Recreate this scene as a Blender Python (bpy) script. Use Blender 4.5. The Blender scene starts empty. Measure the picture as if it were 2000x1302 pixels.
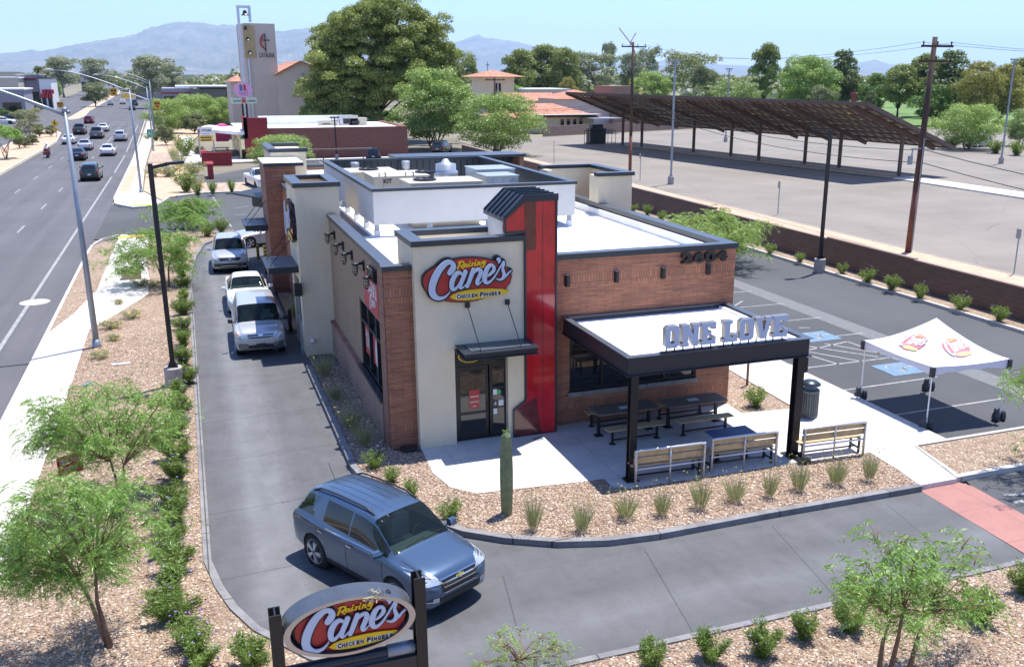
import bpy, math, random
import numpy as np
from mathutils import Vector, Matrix
from mathutils.bvhtree import BVHTree
R = random.Random(7)
NR = np.random.default_rng(11)
SC = bpy.context.scene
COL = SC.collection
# ---------------------------------------------------------------- camera (solved from the photograph's vanishing points)
YAW, PIT, ROL, FOC, CX, CY, CH = 0.364425, 0.283722, 0.0032162, 1851.955, 1080.214, 687.088, 10.0893
_f = Vector((math.sin(YAW)*math.cos(PIT), math.cos(YAW)*math.cos(PIT), -math.sin(PIT)))
_r = Vector((math.cos(YAW), -math.sin(YAW), 0.0)); _u = _r.cross(_f)
CR = _r*math.cos(ROL)+_u*math.sin(ROL); CU = -_r*math.sin(ROL)+_u*math.cos(ROL); CF = _f
CO = Vector((0, 0, CH))
def _d(x, y): return CF+CR*((x-CX)/FOC)-CU*((y-CY)/FOC)
def G(x, y, z=0.0):
    d = _d(x, y); return CO+d*((z-CH)/d.z)
def PY(x, y, Y):
    d = _d(x, y); return CO+d*(Y/d.y)
def PX(x, y, X):
    d = _d(x, y); return CO+d*(X/d.x)
def HT(x, yb, yt, z0=0.0):
    g = G(x, yb, z0); k = (yt-CY)/FOC       # height of the point above g seen at row yt
    n = CF*k+CU; q = Vector((g.x, g.y, 0))-CO   # solve (q+z*up).(CU + k*CF)=0
    return -(q.dot(n))/n.z
def HH(x, y, dist): # world point seen at a pixel, at a ground distance along its ray
    d = _d(x, y); s = dist/math.hypot(d.x, d.y); return CO+d*s
# ---------------------------------------------------------------- mesh helper
class MB:
    def __init__(s): s.v = []; s.f = []; s.m = []; s.uv = None
    def quad(s, a, b, c, d, m=0): n = len(s.v); s.v += [tuple(a), tuple(b), tuple(c), tuple(d)]; s.f.append((n, n+1, n+2, n+3)); s.m.append(m); return s
    def poly(s, pts, m=0): n = len(s.v); s.v += [tuple(p) for p in pts]; s.f.append(tuple(range(n, n+len(pts)))); s.m.append(m); return s
    def box(s, x0, x1, y0, y1, z0, z1, m=0, tm=None):
        n = len(s.v); s.v += [(x0,y0,z0),(x1,y0,z0),(x1,y1,z0),(x0,y1,z0),(x0,y0,z1),(x1,y0,z1),(x1,y1,z1),(x0,y1,z1)]
        s.f += [(n,n+3,n+2,n+1),(n+4,n+5,n+6,n+7),(n,n+1,n+5,n+4),(n+1,n+2,n+6,n+5),(n+2,n+3,n+7,n+6),(n+3,n,n+4,n+7)]
        s.m += [m, m if tm is None else tm, m, m, m, m]; return s
    def prism(s, pts, z0, z1, m=0, sm=None):
        a = sum(pts[i][0]*pts[(i+1) % len(pts)][1]-pts[(i+1) % len(pts)][0]*pts[i][1] for i in range(len(pts)))
        if a < 0: pts = pts[::-1]
        n = len(s.v); k = len(pts); s.v += [(p[0], p[1], z0) for p in pts]+[(p[0], p[1], z1) for p in pts]
        s.f.append(tuple(range(n+k, n+2*k))); s.m.append(m); s.f.append(tuple(range(n+k-1, n-1, -1))); s.m.append(m)
        for i in range(k): j = (i+1) % k; s.f.append((n+i, n+j, n+k+j, n+k+i)); s.m.append(m if sm is None else sm)
        return s
    def tube(s, path, rad, n=8, m=0, caps=True):
        P = [Vector(p) for p in path]; rs = rad if isinstance(rad, (list, tuple)) else [rad]*len(P); b = len(s.v)
        for i, p in enumerate(P):
            t = (P[min(i+1, len(P)-1)]-P[max(i-1, 0)]); t = t.normalized() if t.length > 1e-9 else Vector((0, 0, 1))
            a = t.orthogonal() if abs(t.z) > .99 else t.cross(Vector((0, 0, 1))); a.normalize()
            if abs(t.z) > .99: a = (Vector((1, 0, 0))-t*t.x).normalized()
            c = t.cross(a)
            for k in range(n): q = p+(a*math.cos(2*math.pi*(k+.5)/n)+c*math.sin(2*math.pi*(k+.5)/n))*rs[i]; s.v.append(tuple(q))
        for i in range(len(P)-1):
            for k in range(n): k2 = (k+1) % n; s.f.append((b+i*n+k, b+i*n+k2, b+(i+1)*n+k2, b+(i+1)*n+k)); s.m.append(m)
        if caps: s.f.append(tuple(range(b+n-1, b-1, -1))); s.m.append(m); e = b+(len(P)-1)*n; s.f.append(tuple(range(e, e+n))); s.m.append(m)
        return s
    def bar(s, a, b, w, h, m=0):   # rectangular bar from a to b, width w (horizontal), height h
        a, b = Vector(a), Vector(b); t = (b-a).normalized(); u = t.cross(Vector((0, 0, 1)))
        if u.length < .01: u = Vector((1, 0, 0))
        u.normalize(); v = u.cross(t); c = []
        for p in (a, b):
            for q in ((-1, -1), (1, -1), (1, 1), (-1, 1)): c.append(tuple(p+u*(q[0]*w/2)+v*(q[1]*h/2)))
        n = len(s.v); s.v += c
        for k in range(4): s.f.append((n+k, n+(k+1) % 4, n+4+(k+1) % 4, n+4+k)); s.m.append(m)
        s.f.append((n+3, n+2, n+1, n)); s.f.append((n+4, n+5, n+6, n+7)); s.m += [m, m]; return s
    def lathe(s, prof, n=16, c=(0, 0, 0), m=0, axis='z'):
        b = len(s.v)
        for r_, h in prof:
            for k in range(n):
                a = 2*math.pi*k/n; x, y = r_*math.cos(a), r_*math.sin(a)
                s.v.append({'z': (c[0]+x, c[1]+y, c[2]+h), 'y': (c[0]+x, c[1]+h, c[2]+y), 'x': (c[0]+h, c[1]+x, c[2]+y)}[axis])
        for i in range(len(prof)-1):
            for k in range(n): k2 = (k+1) % n; s.f.append((b+i*n+k, b+i*n+k2, b+(i+1)*n+k2, b+(i+1)*n+k)); s.m.append(m)
        s.f.append(tuple(range(b+n-1, b-1, -1))); e = b+(len(prof)-1)*n; s.f.append(tuple(range(e, e+n))); s.m += [m, m]; return s
    def mesh(s, name, mats, smooth=False):
        me = bpy.data.meshes.new(name); me.from_pydata(s.v, [], s.f)
        for m in (mats if isinstance(mats, (list, tuple)) else [mats]): me.materials.append(m)
        if any(s.m): me.polygons.foreach_set('material_index', s.m)
        if smooth: me.polygons.foreach_set('use_smooth', [True]*len(s.f))
        me.update(); return me
    def build(s, name, mats, parent=None, smooth=False, local=True): return link(name, s.mesh(name, mats, smooth), parent, local)
def link(name, data, parent=None, local=True):
    o = bpy.data.objects.new(name, data); COL.objects.link(o)
    if parent is not None:
        o.parent = parent
        if not local: o.matrix_parent_inverse = Matrix.LocRotScale(parent.location, parent.rotation_euler, parent.scale).inverted()
    return o
def tag(o, label=None, cat=None, group=None, kind=None):
    if label: o['label'] = label
    if cat: o['category'] = cat
    if group: o['group'] = group
    if kind: o['kind'] = kind
    return o
def thing(name, label, cat, loc=(0, 0, 0), rz=0.0, group=None):
    o = bpy.data.objects.new(name, None); COL.objects.link(o); o.location = loc; o.rotation_euler = (0, 0, rz); o.empty_display_size = .2
    return tag(o, label, cat, group)
def kids(o): return [c for c in bpy.data.objects if c.parent == o]
def dup(root, loc, rz=0.0, label=None, group=None, scale=None, remap=None):
    def cp(o, par):
        c = o.copy(); COL.objects.link(c)
        if par is not None: c.parent = par
        if remap and o.data is not None:
            for i, sl in enumerate(c.material_slots):
                if sl.material in remap: sl.link = 'OBJECT'; sl.material = remap[sl.material]
        for k in TREE.get(o.name, []): cp(k, c)
        return c
    TREE = {}
    def rec(o):
        TREE[o.name] = kids(o)
        for k in TREE[o.name]: rec(k)
    rec(root); r = cp(root, None); r.location = loc; r.rotation_euler = (0, 0, rz)
    if scale: r.scale = scale if isinstance(scale, (tuple, list)) else (scale,)*3
    if label: r['label'] = label
    if group: r['group'] = group
    return r
def shapes(polys, depth=0.0, bevel=0.0):  # closed 2D outlines (holes by even-odd) -> verts/faces, extruded +-depth/2, in xy plane
    cu = bpy.data.curves.new('c', 'CURVE'); cu.dimensions = '2D'; cu.fill_mode = 'BOTH'; cu.extrude = depth/2
    for p in polys:
        sp = cu.splines.new('POLY'); sp.points.add(len(p)-1); sp.use_cyclic_u = True
        for i, q in enumerate(p): sp.points[i].co = (q[0], q[1], 0, 1)
    o = bpy.data.objects.new('c', cu); me = bpy.data.meshes.new_from_object(o)
    v = [tuple(x.co) for x in me.vertices]; f = [tuple(x.vertices) for x in me.polygons]
    bpy.data.objects.remove(o); bpy.data.curves.remove(cu); bpy.data.meshes.remove(me); return v, f
def text(s, size=1.0, bold=0.0, depth=0.0, shear=0.0, spacing=1.0, align='CENTER', res=3):
    cu = bpy.data.curves.new('t', 'FONT'); cu.body = s; cu.size = size; cu.offset = bold; cu.extrude = depth/2; cu.shear = shear
    cu.space_character = spacing; cu.align_x = align; cu.align_y = 'CENTER'; cu.resolution_u = res
    o = bpy.data.objects.new('t', cu); me = bpy.data.meshes.new_from_object(o)
    v = [tuple(x.co) for x in me.vertices]; f = [tuple(x.vertices) for x in me.polygons]
    bpy.data.objects.remove(o); bpy.data.curves.remove(cu); bpy.data.meshes.remove(me); return v, f
def fit(v, w=None, h=None):   # scale text verts to a width and height, centred
    xs = [p[0] for p in v]; ys = [p[1] for p in v]; cx = (min(xs)+max(xs))/2; cy = (min(ys)+max(ys))/2
    sx = w/(max(xs)-min(xs)) if w else h/(max(ys)-min(ys)); sy = h/(max(ys)-min(ys)) if h else sx
    return [((p[0]-cx)*sx, (p[1]-cy)*sy, p[2]) for p in v]
def add(mb, vf, fn, m=0):
    v, f = vf; n = len(mb.v); mb.v += [tuple(fn(p)) for p in v]; mb.f += [tuple(i+n for i in q) for q in f]; mb.m += [m]*len(f); return mb
def front(x, y, z):   # text plane facing -Y: local (a,b,c) -> world
    return lambda p: (x+p[0], y-p[2], z+p[1])
def leftw(x, y, z):   # text plane facing -X
    return lambda p: (x-p[2], y-p[0], z+p[1])
# ---------------------------------------------------------------- materials
def nmat(name):
    m = bpy.data.materials.new(name); m.use_nodes = True; nt = m.node_tree; b = nt.nodes['Principled BSDF']; return m, nt, b
def lnk(nt, a, b): nt.links.new(a, b)
def mat(name, col, rough=.6, metal=0.0, spec=None, coat=0.0, var=0.0, scale=4.0, bump=0.0, bscale=60.0, alpha=None):
    m, nt, b = nmat(name); b.inputs['Base Color'].default_value = (*col, 1); b.inputs['Roughness'].default_value = rough; b.inputs['Metallic'].default_value = metal
    if spec is not None: b.inputs['Specular IOR Level'].default_value = spec
    if coat: b.inputs['Coat Weight'].default_value = coat; b.inputs['Coat Roughness'].default_value = .04
    if var or bump:
        tc = nt.nodes.new('ShaderNodeTexCoord')
    if var:
        n = nt.nodes.new('ShaderNodeTexNoise'); n.inputs['Scale'].default_value = scale; n.inputs['Detail'].default_value = 6; n.inputs['Roughness'].default_value = .65
        lnk(nt, tc.outputs['Object'], n.inputs['Vector']); r = ramp(nt, n.outputs['Fac'], [(.3, tuple(c*(1-var) for c in col)), (.7, tuple(min(1, c*(1+var)) for c in col))])
        lnk(nt, r, b.inputs['Base Color'])
    if bump: addbump(nt, b, tc.outputs['Object'], bscale, bump)
    return m
def ramp(nt, src, stops, interp='LINEAR'):
    r = nt.nodes.new('ShaderNodeValToRGB'); cr = r.color_ramp; cr.interpolation = interp
    while len(cr.elements) < len(stops): cr.elements.new(.5)
    for e, (p, c) in zip(cr.elements, stops): e.position = p; e.color = (*c, 1)
    lnk(nt, src, r.inputs['Fac']); return r.outputs['Color']
def addbump(nt, b, vec, scale, strength, tex='ShaderNodeTexNoise', dist=.02):
    n = nt.nodes.new(tex); n.inputs['Scale'].default_value = scale; lnk(nt, vec, n.inputs['Vector'])
    if tex == 'ShaderNodeTexNoise': n.inputs['Detail'].default_value = 4
    bp = nt.nodes.new('ShaderNodeBump'); bp.inputs['Strength'].default_value = strength; bp.inputs['Distance'].default_value = dist
    lnk(nt, n.outputs[0], bp.inputs['Height']); lnk(nt, bp.outputs['Normal'], b.inputs['Normal']); return bp
def noise(nt, vec, scale, detail=5, rough=.6, stretch=None):
    if stretch:
        mp = nt.nodes.new('ShaderNodeMapping'); mp.inputs['Scale'].default_value = stretch; lnk(nt, vec, mp.inputs['Vector']); vec = mp.outputs['Vector']
    n = nt.nodes.new('ShaderNodeTexNoise'); n.inputs['Scale'].default_value = scale; n.inputs['Detail'].default_value = detail; n.inputs['Roughness'].default_value = rough
    lnk(nt, vec, n.inputs['Vector']); return n.outputs['Fac']
def mix(nt, f, a, b, mode='MIX'):
    m = nt.nodes.new('ShaderNodeMix'); m.data_type = 'RGBA'; m.blend_type = mode
    for s, x in ((m.inputs[0], f), (m.inputs[6], a), (m.inputs[7], b)):
        if hasattr(x, 'links'): lnk(nt, x, s)
        else: s.default_value = x if isinstance(x, (int, float)) else (*x, 1)
    return m.outputs[2]
def math_(nt, op, a, b=0.0, c=0.0):
    m = nt.nodes.new('ShaderNodeMath'); m.operation = op
    for s, x in zip(m.inputs, (a, b, c)):
        if hasattr(x, 'links'): lnk(nt, x, s)
        else: s.default_value = x
    return m.outputs[0]
def objvec(nt): return nt.nodes.new('ShaderNodeTexCoord').outputs['Object']
def sep(nt, v): s = nt.nodes.new('ShaderNodeSeparateXYZ'); lnk(nt, v, s.inputs[0]); return s.outputs
def joints(nt, coord, period, off=0.0, w=.02):   # 1 on thin lines every `period` metres
    a = math_(nt, 'ADD', coord, off); a = math_(nt, 'DIVIDE', a, period); a = math_(nt, 'FRACT', a); return math_(nt, 'LESS_THAN', a, w/period)
# ---------------------------------------------------------------- surface materials
def m_asphalt(name, col, crack=.35, streak=True, patch=.12):
    m, nt, b = nmat(name); v = objvec(nt)
    big = noise(nt, v, .12, 5, .6); fine = noise(nt, v, 28, 3, .8)
    c = ramp(nt, big, [(.3, tuple(x*(1-patch) for x in col)), (.7, tuple(x*(1+patch) for x in col))])
    c = mix(nt, .55, c, ramp(nt, fine, [(.3, (.62,)*3), (.7, (1.0,)*3)]), 'MULTIPLY')
    if streak:
        st = noise(nt, v, 1.0, 4, .6, (.9, .02, 1)); c = mix(nt, .55, c, ramp(nt, st, [(.35, (.78,)*3), (.65, (1.1,)*3)]), 'MULTIPLY')
    if crack:
        vo = nt.nodes.new('ShaderNodeTexVoronoi'); vo.feature = 'DISTANCE_TO_EDGE'; vo.inputs['Scale'].default_value = .16
        nz = nt.nodes.new('ShaderNodeTexNoise'); nz.inputs['Scale'].default_value = 1.2; lnk(nt, v, nz.inputs['Vector'])
        lnk(nt, mix(nt, .12, v, nz.outputs['Color']), vo.inputs['Vector'])
        k = math_(nt, 'LESS_THAN', vo.outputs['Distance'], .0022); k = math_(nt, 'MULTIPLY', k, crack); c = mix(nt, k, c, tuple(x*.35 for x in col))
    lnk(nt, c, b.inputs['Base Color']); b.inputs['Roughness'].default_value = .85; b.inputs['Specular IOR Level'].default_value = .25
    addbump(nt, b, v, 90, .25, dist=.01); return m
def m_gravel(name, tones, scale=11.0, dirt=(.30, .22, .16)):
    m, nt, b = nmat(name); v = objvec(nt)
    nz = nt.nodes.new('ShaderNodeTexNoise'); nz.inputs['Scale'].default_value = scale*.8; lnk(nt, v, nz.inputs['Vector'])
    vv = mix(nt, .05, v, nz.outputs['Color'])
    vo = nt.nodes.new('ShaderNodeTexVoronoi'); vo.inputs['Scale'].default_value = scale; lnk(nt, vv, vo.inputs['Vector'])
    wn = nt.nodes.new('ShaderNodeSeparateColor'); lnk(nt, vo.outputs['Color'], wn.inputs[0])
    c = ramp(nt, wn.outputs[0], [(i/(len(tones)-1), t) for i, t in enumerate(tones)])
    ve = nt.nodes.new('ShaderNodeTexVoronoi'); ve.feature = 'DISTANCE_TO_EDGE'; ve.inputs['Scale'].default_value = scale; lnk(nt, vv, ve.inputs['Vector'])
    e = ramp(nt, ve.outputs['Distance'], [(.0, (.0,)*3), (.12, (1.0,)*3)])
    c = mix(nt, e, dirt, c); pt = ramp(nt, noise(nt, v, .9, 6, .75), [(.56, (0,)*3), (.66, (.75,)*3)]); c = mix(nt, pt, c, tuple(x*1.5 for x in dirt)); big = noise(nt, v, .5, 4); c = mix(nt, .5, c, ramp(nt, big, [(.3, (.8,)*3), (.7, (1.12,)*3)]), 'MULTIPLY')
    lnk(nt, c, b.inputs['Base Color']); b.inputs['Roughness'].default_value = .85
    bp = nt.nodes.new('ShaderNodeBump'); bp.inputs['Strength'].default_value = 1.0; bp.inputs['Distance'].default_value = .05
    hgt = mix(nt, .5, ramp(nt, ve.outputs['Distance'], [(.0, (0,)*3), (.35, (1,)*3)]), wn.outputs[1])
    lnk(nt, hgt, bp.inputs['Height']); lnk(nt, bp.outputs['Normal'], b.inputs['Normal']); return m
def m_concrete(name, col, jx=None, jy=None, ox=0, oy=0, var=.1, jw=.02, jd=.45, worn=None, rough=.8):
    m, nt, b = nmat(name); v = objvec(nt); s = sep(nt, v)
    c = ramp(nt, noise(nt, v, .7, 7, .62), [(.28, tuple(x*(1-var) for x in col)), (.72, tuple(min(1, x*(1+var)) for x in col))])
    c = mix(nt, .35, c, ramp(nt, noise(nt, v, 30, 3, .7), [(.3, (.8,)*3), (.7, (1.05,)*3)]), 'MULTIPLY')
    c = mix(nt, .5, c, ramp(nt, noise(nt, v, 2.3, 5, .75), [(.35, (.8,)*3), (.5, (1.0,)*3)]), 'MULTIPLY')
    if worn is not None: c = worn(nt, v, s, c)
    for k, (p, o) in enumerate(((jx, ox), (jy, oy))):
        if p: c = mix(nt, math_(nt, 'MULTIPLY', joints(nt, s[k], p, o, jw), jd), c, (.03, .03, .03))
    lnk(nt, c, b.inputs['Base Color']); b.inputs['Roughness'].default_value = rough; addbump(nt, b, v, 70, .15, dist=.01); return m
def m_brick(name, c1, c2, mortar, bw=.6, bh=.09, bands=(), sc=1.0, axis='x', mort=.012, dark=None):
    m, nt, b = nmat(name); v = objvec(nt); s = sep(nt, v); cb = nt.nodes.new('ShaderNodeCombineXYZ')
    hx = math_(nt, 'ADD', s[0], s[1]) if axis == 'xy' else s[0 if axis == 'x' else 1]
    lnk(nt, hx, cb.inputs[0]); lnk(nt, s[2], cb.inputs[1])
    def bt(w, h, vec):
        t = nt.nodes.new('ShaderNodeTexBrick'); t.inputs['Scale'].default_value = 1; t.inputs['Brick Width'].default_value = w; t.inputs['Row Height'].default_value = h
        t.inputs['Mortar Size'].default_value = mort; t.inputs['Mortar Smooth'].default_value = .1; t.inputs['Bias'].default_value = 0.0
        t.inputs['Color1'].default_value = (*c1, 1); t.inputs['Color2'].default_value = (*c2, 1); t.inputs['Mortar'].default_value = (*mortar, 1); lnk(nt, vec, t.inputs['Vector']); return t
    t = bt(bw, bh, cb.outputs[0]); c = t.outputs['Color']
    # long thin tone runs inside the courses
    st = noise(nt, cb.outputs[0], 1.0, 2, .5, (1.6, 14.0, 1)); c = mix(nt, .8, c, ramp(nt, st, [(.3, (.74, .72, .74)), (.5, (1, 1, 1)), (.72, (1.2, 1.12, 1.05))]), 'MULTIPLY')
    for (z0, z1, w, h) in bands:
        r2 = nt.nodes.new('ShaderNodeCombineXYZ'); lnk(nt, s[2], r2.inputs[1]); lnk(nt, hx, r2.inputs[0])
        t2 = bt(w, h, r2.outputs[0]); inb = math_(nt, 'MULTIPLY', math_(nt, 'GREATER_THAN', s[2], z0), math_(nt, 'LESS_THAN', s[2], z1))
        c = mix(nt, inb, c, t2.outputs['Color'])
    lnk(nt, c, b.inputs['Base Color']); b.inputs['Roughness'].default_value = .8
    bp = nt.nodes.new('ShaderNodeBump'); bp.inputs['Strength'].default_value = .6; bp.inputs['Distance'].default_value = .01; bp.invert = True
    lnk(nt, t.outputs['Fac'], bp.inputs['Height']); lnk(nt, bp.outputs['Normal'], b.inputs['Normal']); return m
def m_leaf(name, dark, light, rough=.55, sc=.9):
    m, nt, b = nmat(name); v = objvec(nt); oi = nt.nodes.new('ShaderNodeObjectInfo'); g = nt.nodes.new('ShaderNodeNewGeometry')
    r1 = g.outputs['Random Per Island']
    a = math_(nt, 'ADD', math_(nt, 'MULTIPLY', noise(nt, v, sc, 3), .75), math_(nt, 'MULTIPLY', r1, .45)); a = math_(nt, 'ADD', a, math_(nt, 'MULTIPLY', oi.outputs['Random'], .12))
    mid = tuple((x+y)/2 for x, y in zip(dark, light))
    c = ramp(nt, a, [(.3, dark), (.6, mid), (.95, light)])
    out = nt.nodes['Material Output']; nt.nodes.remove(b)
    d = nt.nodes.new('ShaderNodeBsdfDiffuse'); t = nt.nodes.new('ShaderNodeBsdfTranslucent'); ms = nt.nodes.new('ShaderNodeMixShader'); ms.inputs[0].default_value = .3
    gl = nt.nodes.new('ShaderNodeBsdfGlossy'); gl.inputs['Roughness'].default_value = .45; ms2 = nt.nodes.new('ShaderNodeMixShader'); ms2.inputs[0].default_value = .04
    lnk(nt, c, d.inputs['Color']); lnk(nt, mix(nt, .5, c, (.5, .6, .1), 'MIX'), t.inputs['Color']); lnk(nt, d.outputs[0], ms.inputs[1]); lnk(nt, t.outputs[0], ms.inputs[2])
    lnk(nt, ms.outputs[0], ms2.inputs[1]); lnk(nt, gl.outputs[0], ms2.inputs[2]); lnk(nt, ms2.outputs[0], out.inputs['Surface']); return m
def m_glass(name, col=(.02, .025, .03), tr=.0, rough=.04, tint=(.5, .65, .62)):
    m, nt, b = nmat(name); b.inputs['Base Color'].default_value = (*col, 1); b.inputs['Roughness'].default_value = rough; b.inputs['Specular IOR Level'].default_value = .8
    if tr:
        out = nt.nodes['Material Output']; t = nt.nodes.new('ShaderNodeBsdfTransparent'); t.inputs[0].default_value = (*tint, 1); ms = nt.nodes.new('ShaderNodeMixShader'); ms.inputs[0].default_value = tr
        lnk(nt, b.outputs[0], ms.inputs[1]); lnk(nt, t.outputs[0], ms.inputs[2]); lnk(nt, ms.outputs[0], out.inputs['Surface'])
    return m
def m_roofribs(name, col, period=.4, axis=0, depth=.02):
    m, nt, b = nmat(name); v = objvec(nt); s = sep(nt, v)
    k = joints(nt, s[axis], period, 100*period, period*.25); c = mix(nt, k, col, tuple(x*.45 for x in col)); lnk(nt, c, b.inputs['Base Color'])
    b.inputs['Roughness'].default_value = .45; b.inputs['Metallic'].default_value = .2
    bp = nt.nodes.new('ShaderNodeBump'); bp.inputs['Distance'].default_value = depth; lnk(nt, k, bp.inputs['Height']); lnk(nt, bp.outputs['Normal'], b.inputs['Normal']); return m
M = {}
M['road'] = m_asphalt('road_asphalt', (.135, .132, .14), .25)
M['lot'] = m_asphalt('lot_asphalt', (.098, .1, .105), 0, False, .18)
M['oldlot'] = m_asphalt('weathered_asphalt', (.262, .232, .2), .5, False, .15)
M['paint'] = mat('road_paint', (.62, .62, .6), .7, var=.25, scale=3); M['oldpaint'] = mat('worn_paint', (.29, .285, .28), .8, var=.35, scale=5)
M['fadepaint'] = mat('faint_paint', (.15, .15, .152), .8, var=.2, scale=5)
M['yellow'] = mat('yellow_paint', (.8, .5, .06), .7, var=.1); M['kerbyel'] = mat('kerb_yellow', (.45, .36, .2), .8, var=.2)
M['bluep'] = mat('blue_paint', (.13, .22, .32), .7, var=.25, scale=6)
M['walk'] = m_concrete('pale_concrete', (.66, .62, .57), None, 1.9, 0, 0, .06, .025, .3)
M['plaza'] = m_concrete('plaza_concrete', (.64, .61, .57), 1.85, 2.6, -.4, .3, .07, .02, .35)
M['kerb'] = m_concrete('kerb_concrete', (.24, .23, .23), 3.2, 3.1, .4, .8, .15, .03, .8)
M['kerbpale'] = m_concrete('pale_kerb', (.52, .49, .45), 3.0, 3.0, 0, 0, .12, .03, .4)
def worn_lane(nt, v, s, c):
    # tyre polish: two pale wheel bands up the straight, a darker band between; blotchy
    x = math_(nt, 'ADD', s[0], math_(nt, 'MULTIPLY', noise(nt, v, .35, 2), .35))
    a = math_(nt, 'ABSOLUTE', math_(nt, 'SUBTRACT', x, 1.25)); gt = math_(nt, 'GREATER_THAN', s[1], 17.0)
    band = ramp(nt, a, [(.0, (1.25,)*3), (.35, (1.3,)*3), (.75, (.92,)*3), (1.0, (.85,)*3)])
    dr = math_(nt, 'MULTIPLY', math_(nt, 'GREATER_THAN', noise(nt, v, 4.5, 3, .6), .63), math_(nt, 'LESS_THAN', math_(nt, 'ABSOLUTE', math_(nt, 'SUBTRACT', s[0], 1.75)), .38)); c = mix(nt, math_(nt, 'MULTIPLY', dr, .35), c, (.05, .045, .04))
    c = mix(nt, .32, c, ramp(nt, noise(nt, v, 1.0, 6, .7, (1.6, .12, 1)), [(.36, (.7,)*3), (.5, (1.0,)*3), (.68, (1.25,)*3)]), 'MULTIPLY')
    c = mix(nt, .35, c, ramp(nt, noise(nt, v, .9, 7, .8), [(.38, (.66,)*3), (.52, (1.0,)*3), (.68, (1.22,)*3)]), 'MULTIPLY')
    c2 = mix(nt, gt, c, mix(nt, 1.0, c, band, 'MULTIPLY'))
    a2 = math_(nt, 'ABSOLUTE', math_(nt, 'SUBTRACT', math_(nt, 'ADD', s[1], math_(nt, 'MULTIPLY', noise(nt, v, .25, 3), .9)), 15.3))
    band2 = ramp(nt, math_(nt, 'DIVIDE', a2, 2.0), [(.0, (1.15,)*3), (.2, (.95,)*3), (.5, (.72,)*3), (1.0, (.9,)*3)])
    jx = math_(nt, 'MULTIPLY', joints(nt, math_(nt, 'ADD', s[0], math_(nt, 'MULTIPLY', s[1], -.18)), 3.3, 1.0, .03), math_(nt, 'MULTIPLY', math_(nt, 'SUBTRACT', 1.0, gt), math_(nt, 'GREATER_THAN', s[0], 5.0)))
    jy = math_(nt, 'MULTIPLY', joints(nt, math_(nt, 'ADD', s[1], math_(nt, 'MULTIPLY', s[0], -.07)), 3.3, .9, .03), gt); jj_ = math_(nt, 'MULTIPLY', math_(nt, 'ADD', jx, jy), .6)
    c2 = mix(nt, jj_, c2, (.03, .03, .03)); c2 = c2
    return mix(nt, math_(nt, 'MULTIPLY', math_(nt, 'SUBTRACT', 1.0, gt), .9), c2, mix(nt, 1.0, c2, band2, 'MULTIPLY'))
M['lane'] = m_concrete('lane_concrete', (.118, .119, .123), None, None, 0, .9, .12, .03, .6, worn_lane, .7)
M['red_pad'] = m_concrete('red_concrete', (.36, .17, .145), 1.6, 1.6, 0, 0, .1, .02, .4)
TN = [(.34, .22, .14), (.48, .35, .24), (.42, .29, .19), (.62, .5, .38), (.32, .23, .16), (.52, .39, .27), (.22, .15, .11)]
M['gravel'] = m_gravel('tan_gravel', TN, 13.0, (.2, .13, .09))
M['stones'] = m_gravel('river_stones', [(.3, .22, .16), (.5, .4, .3), (.4, .28, .2), (.6, .5, .4)], 4.5)
M['dirt'] = mat('sandy_dirt', (.5, .36, .25), .95, var=.15, scale=1.3, bump=.3, bscale=12)
M['city'] = mat('dusty_ground', (.2, .175, .125), .95, var=.4, scale=.02)
M['grass'] = mat('park_grass', (.12, .2, .045), .9, var=.3, scale=.15)
M['stucco'] = mat('cream_stucco', (.78, .675, .49), .85, var=.05, scale=1.0, bump=.25, bscale=90)
M['stucco2'] = mat('grey_stucco', (.6, .585, .56), .85, var=.04, scale=1.0, bump=.25, bscale=90)
M['brownwall'] = mat('brown_stucco', (.33, .235, .155), .85, var=.06, scale=1.5, bump=.3, bscale=60)
M['brick'] = m_brick('red_brick', (.5, .205, .11), (.33, .14, .08), (.2, .11, .08), .55, .066, [(4.28, 4.62, .085, .4), (.62, .8, .085, .4)])
M['bricky'] = m_brick('red_brick_side', (.42, .2, .13), (.28, .14, .1), (.18, .1, .07), .55, .066, [(4.28, 4.62, .085, .4)], axis='y')
M['wains'] = m_brick('wainscot_brick', (.4, .23, .17), (.3, .18, .14), (.32, .26, .22), .4, .1, axis='y')
M['coping'] = mat('dark_coping', (.045, .055, .068), .35, .5, var=.1, scale=2)
M['copetop'] = mat('coping_top', (.11, .13, .16), .4, .5, var=.12, scale=1.2)
M['steel'] = mat('black_steel', (.024, .024, .027), .4, .3); M['bluesteel'] = mat('blue_black_steel', (.035, .042, .055), .35, .4, var=.1, scale=2)
M['roofwhite'] = mat('white_roof', (.86, .86, .85), .7, var=.03, scale=.8)
M['roof_shade'] = mat('grey_roof_shade', (.22, .2, .21), .9, var=.1)  # shade colour painted on the roof beside the machine screen
M['redgloss'] = mat('red_gloss_panel', (.55, .014, .025), .12, coat=.6, var=.2, scale=1.2)
M['redgloss2'] = mat('dark_red_panel', (.13, .02, .02), .15, coat=.6, var=.4, scale=2.5)
M['maroon'] = mat('maroon_wall', (.27, .025, .03), .75, var=.08, scale=2)
M['glass'] = m_glass('window_glass', (.012, .014, .018)); M['carglass'] = m_glass('car_glass', (.008, .01, .012))
M['windshield'] = m_glass('windshield_glass', (.02, .03, .03), .66, .03, (.62, .82, .78))
M['tyre'] = mat('tyre_rubber', (.018, .018, .019), .8); M['rim'] = mat('alloy_rim', (.62, .63, .66), .3, .55); M['well'] = mat('wheel_well', (.006,)*3, .9)
M['chrome'] = mat('chrome_trim', (.65, .66, .68), .18, 1.0); M['blackpl'] = mat('black_plastic', (.02, .02, .022), .55)
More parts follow.
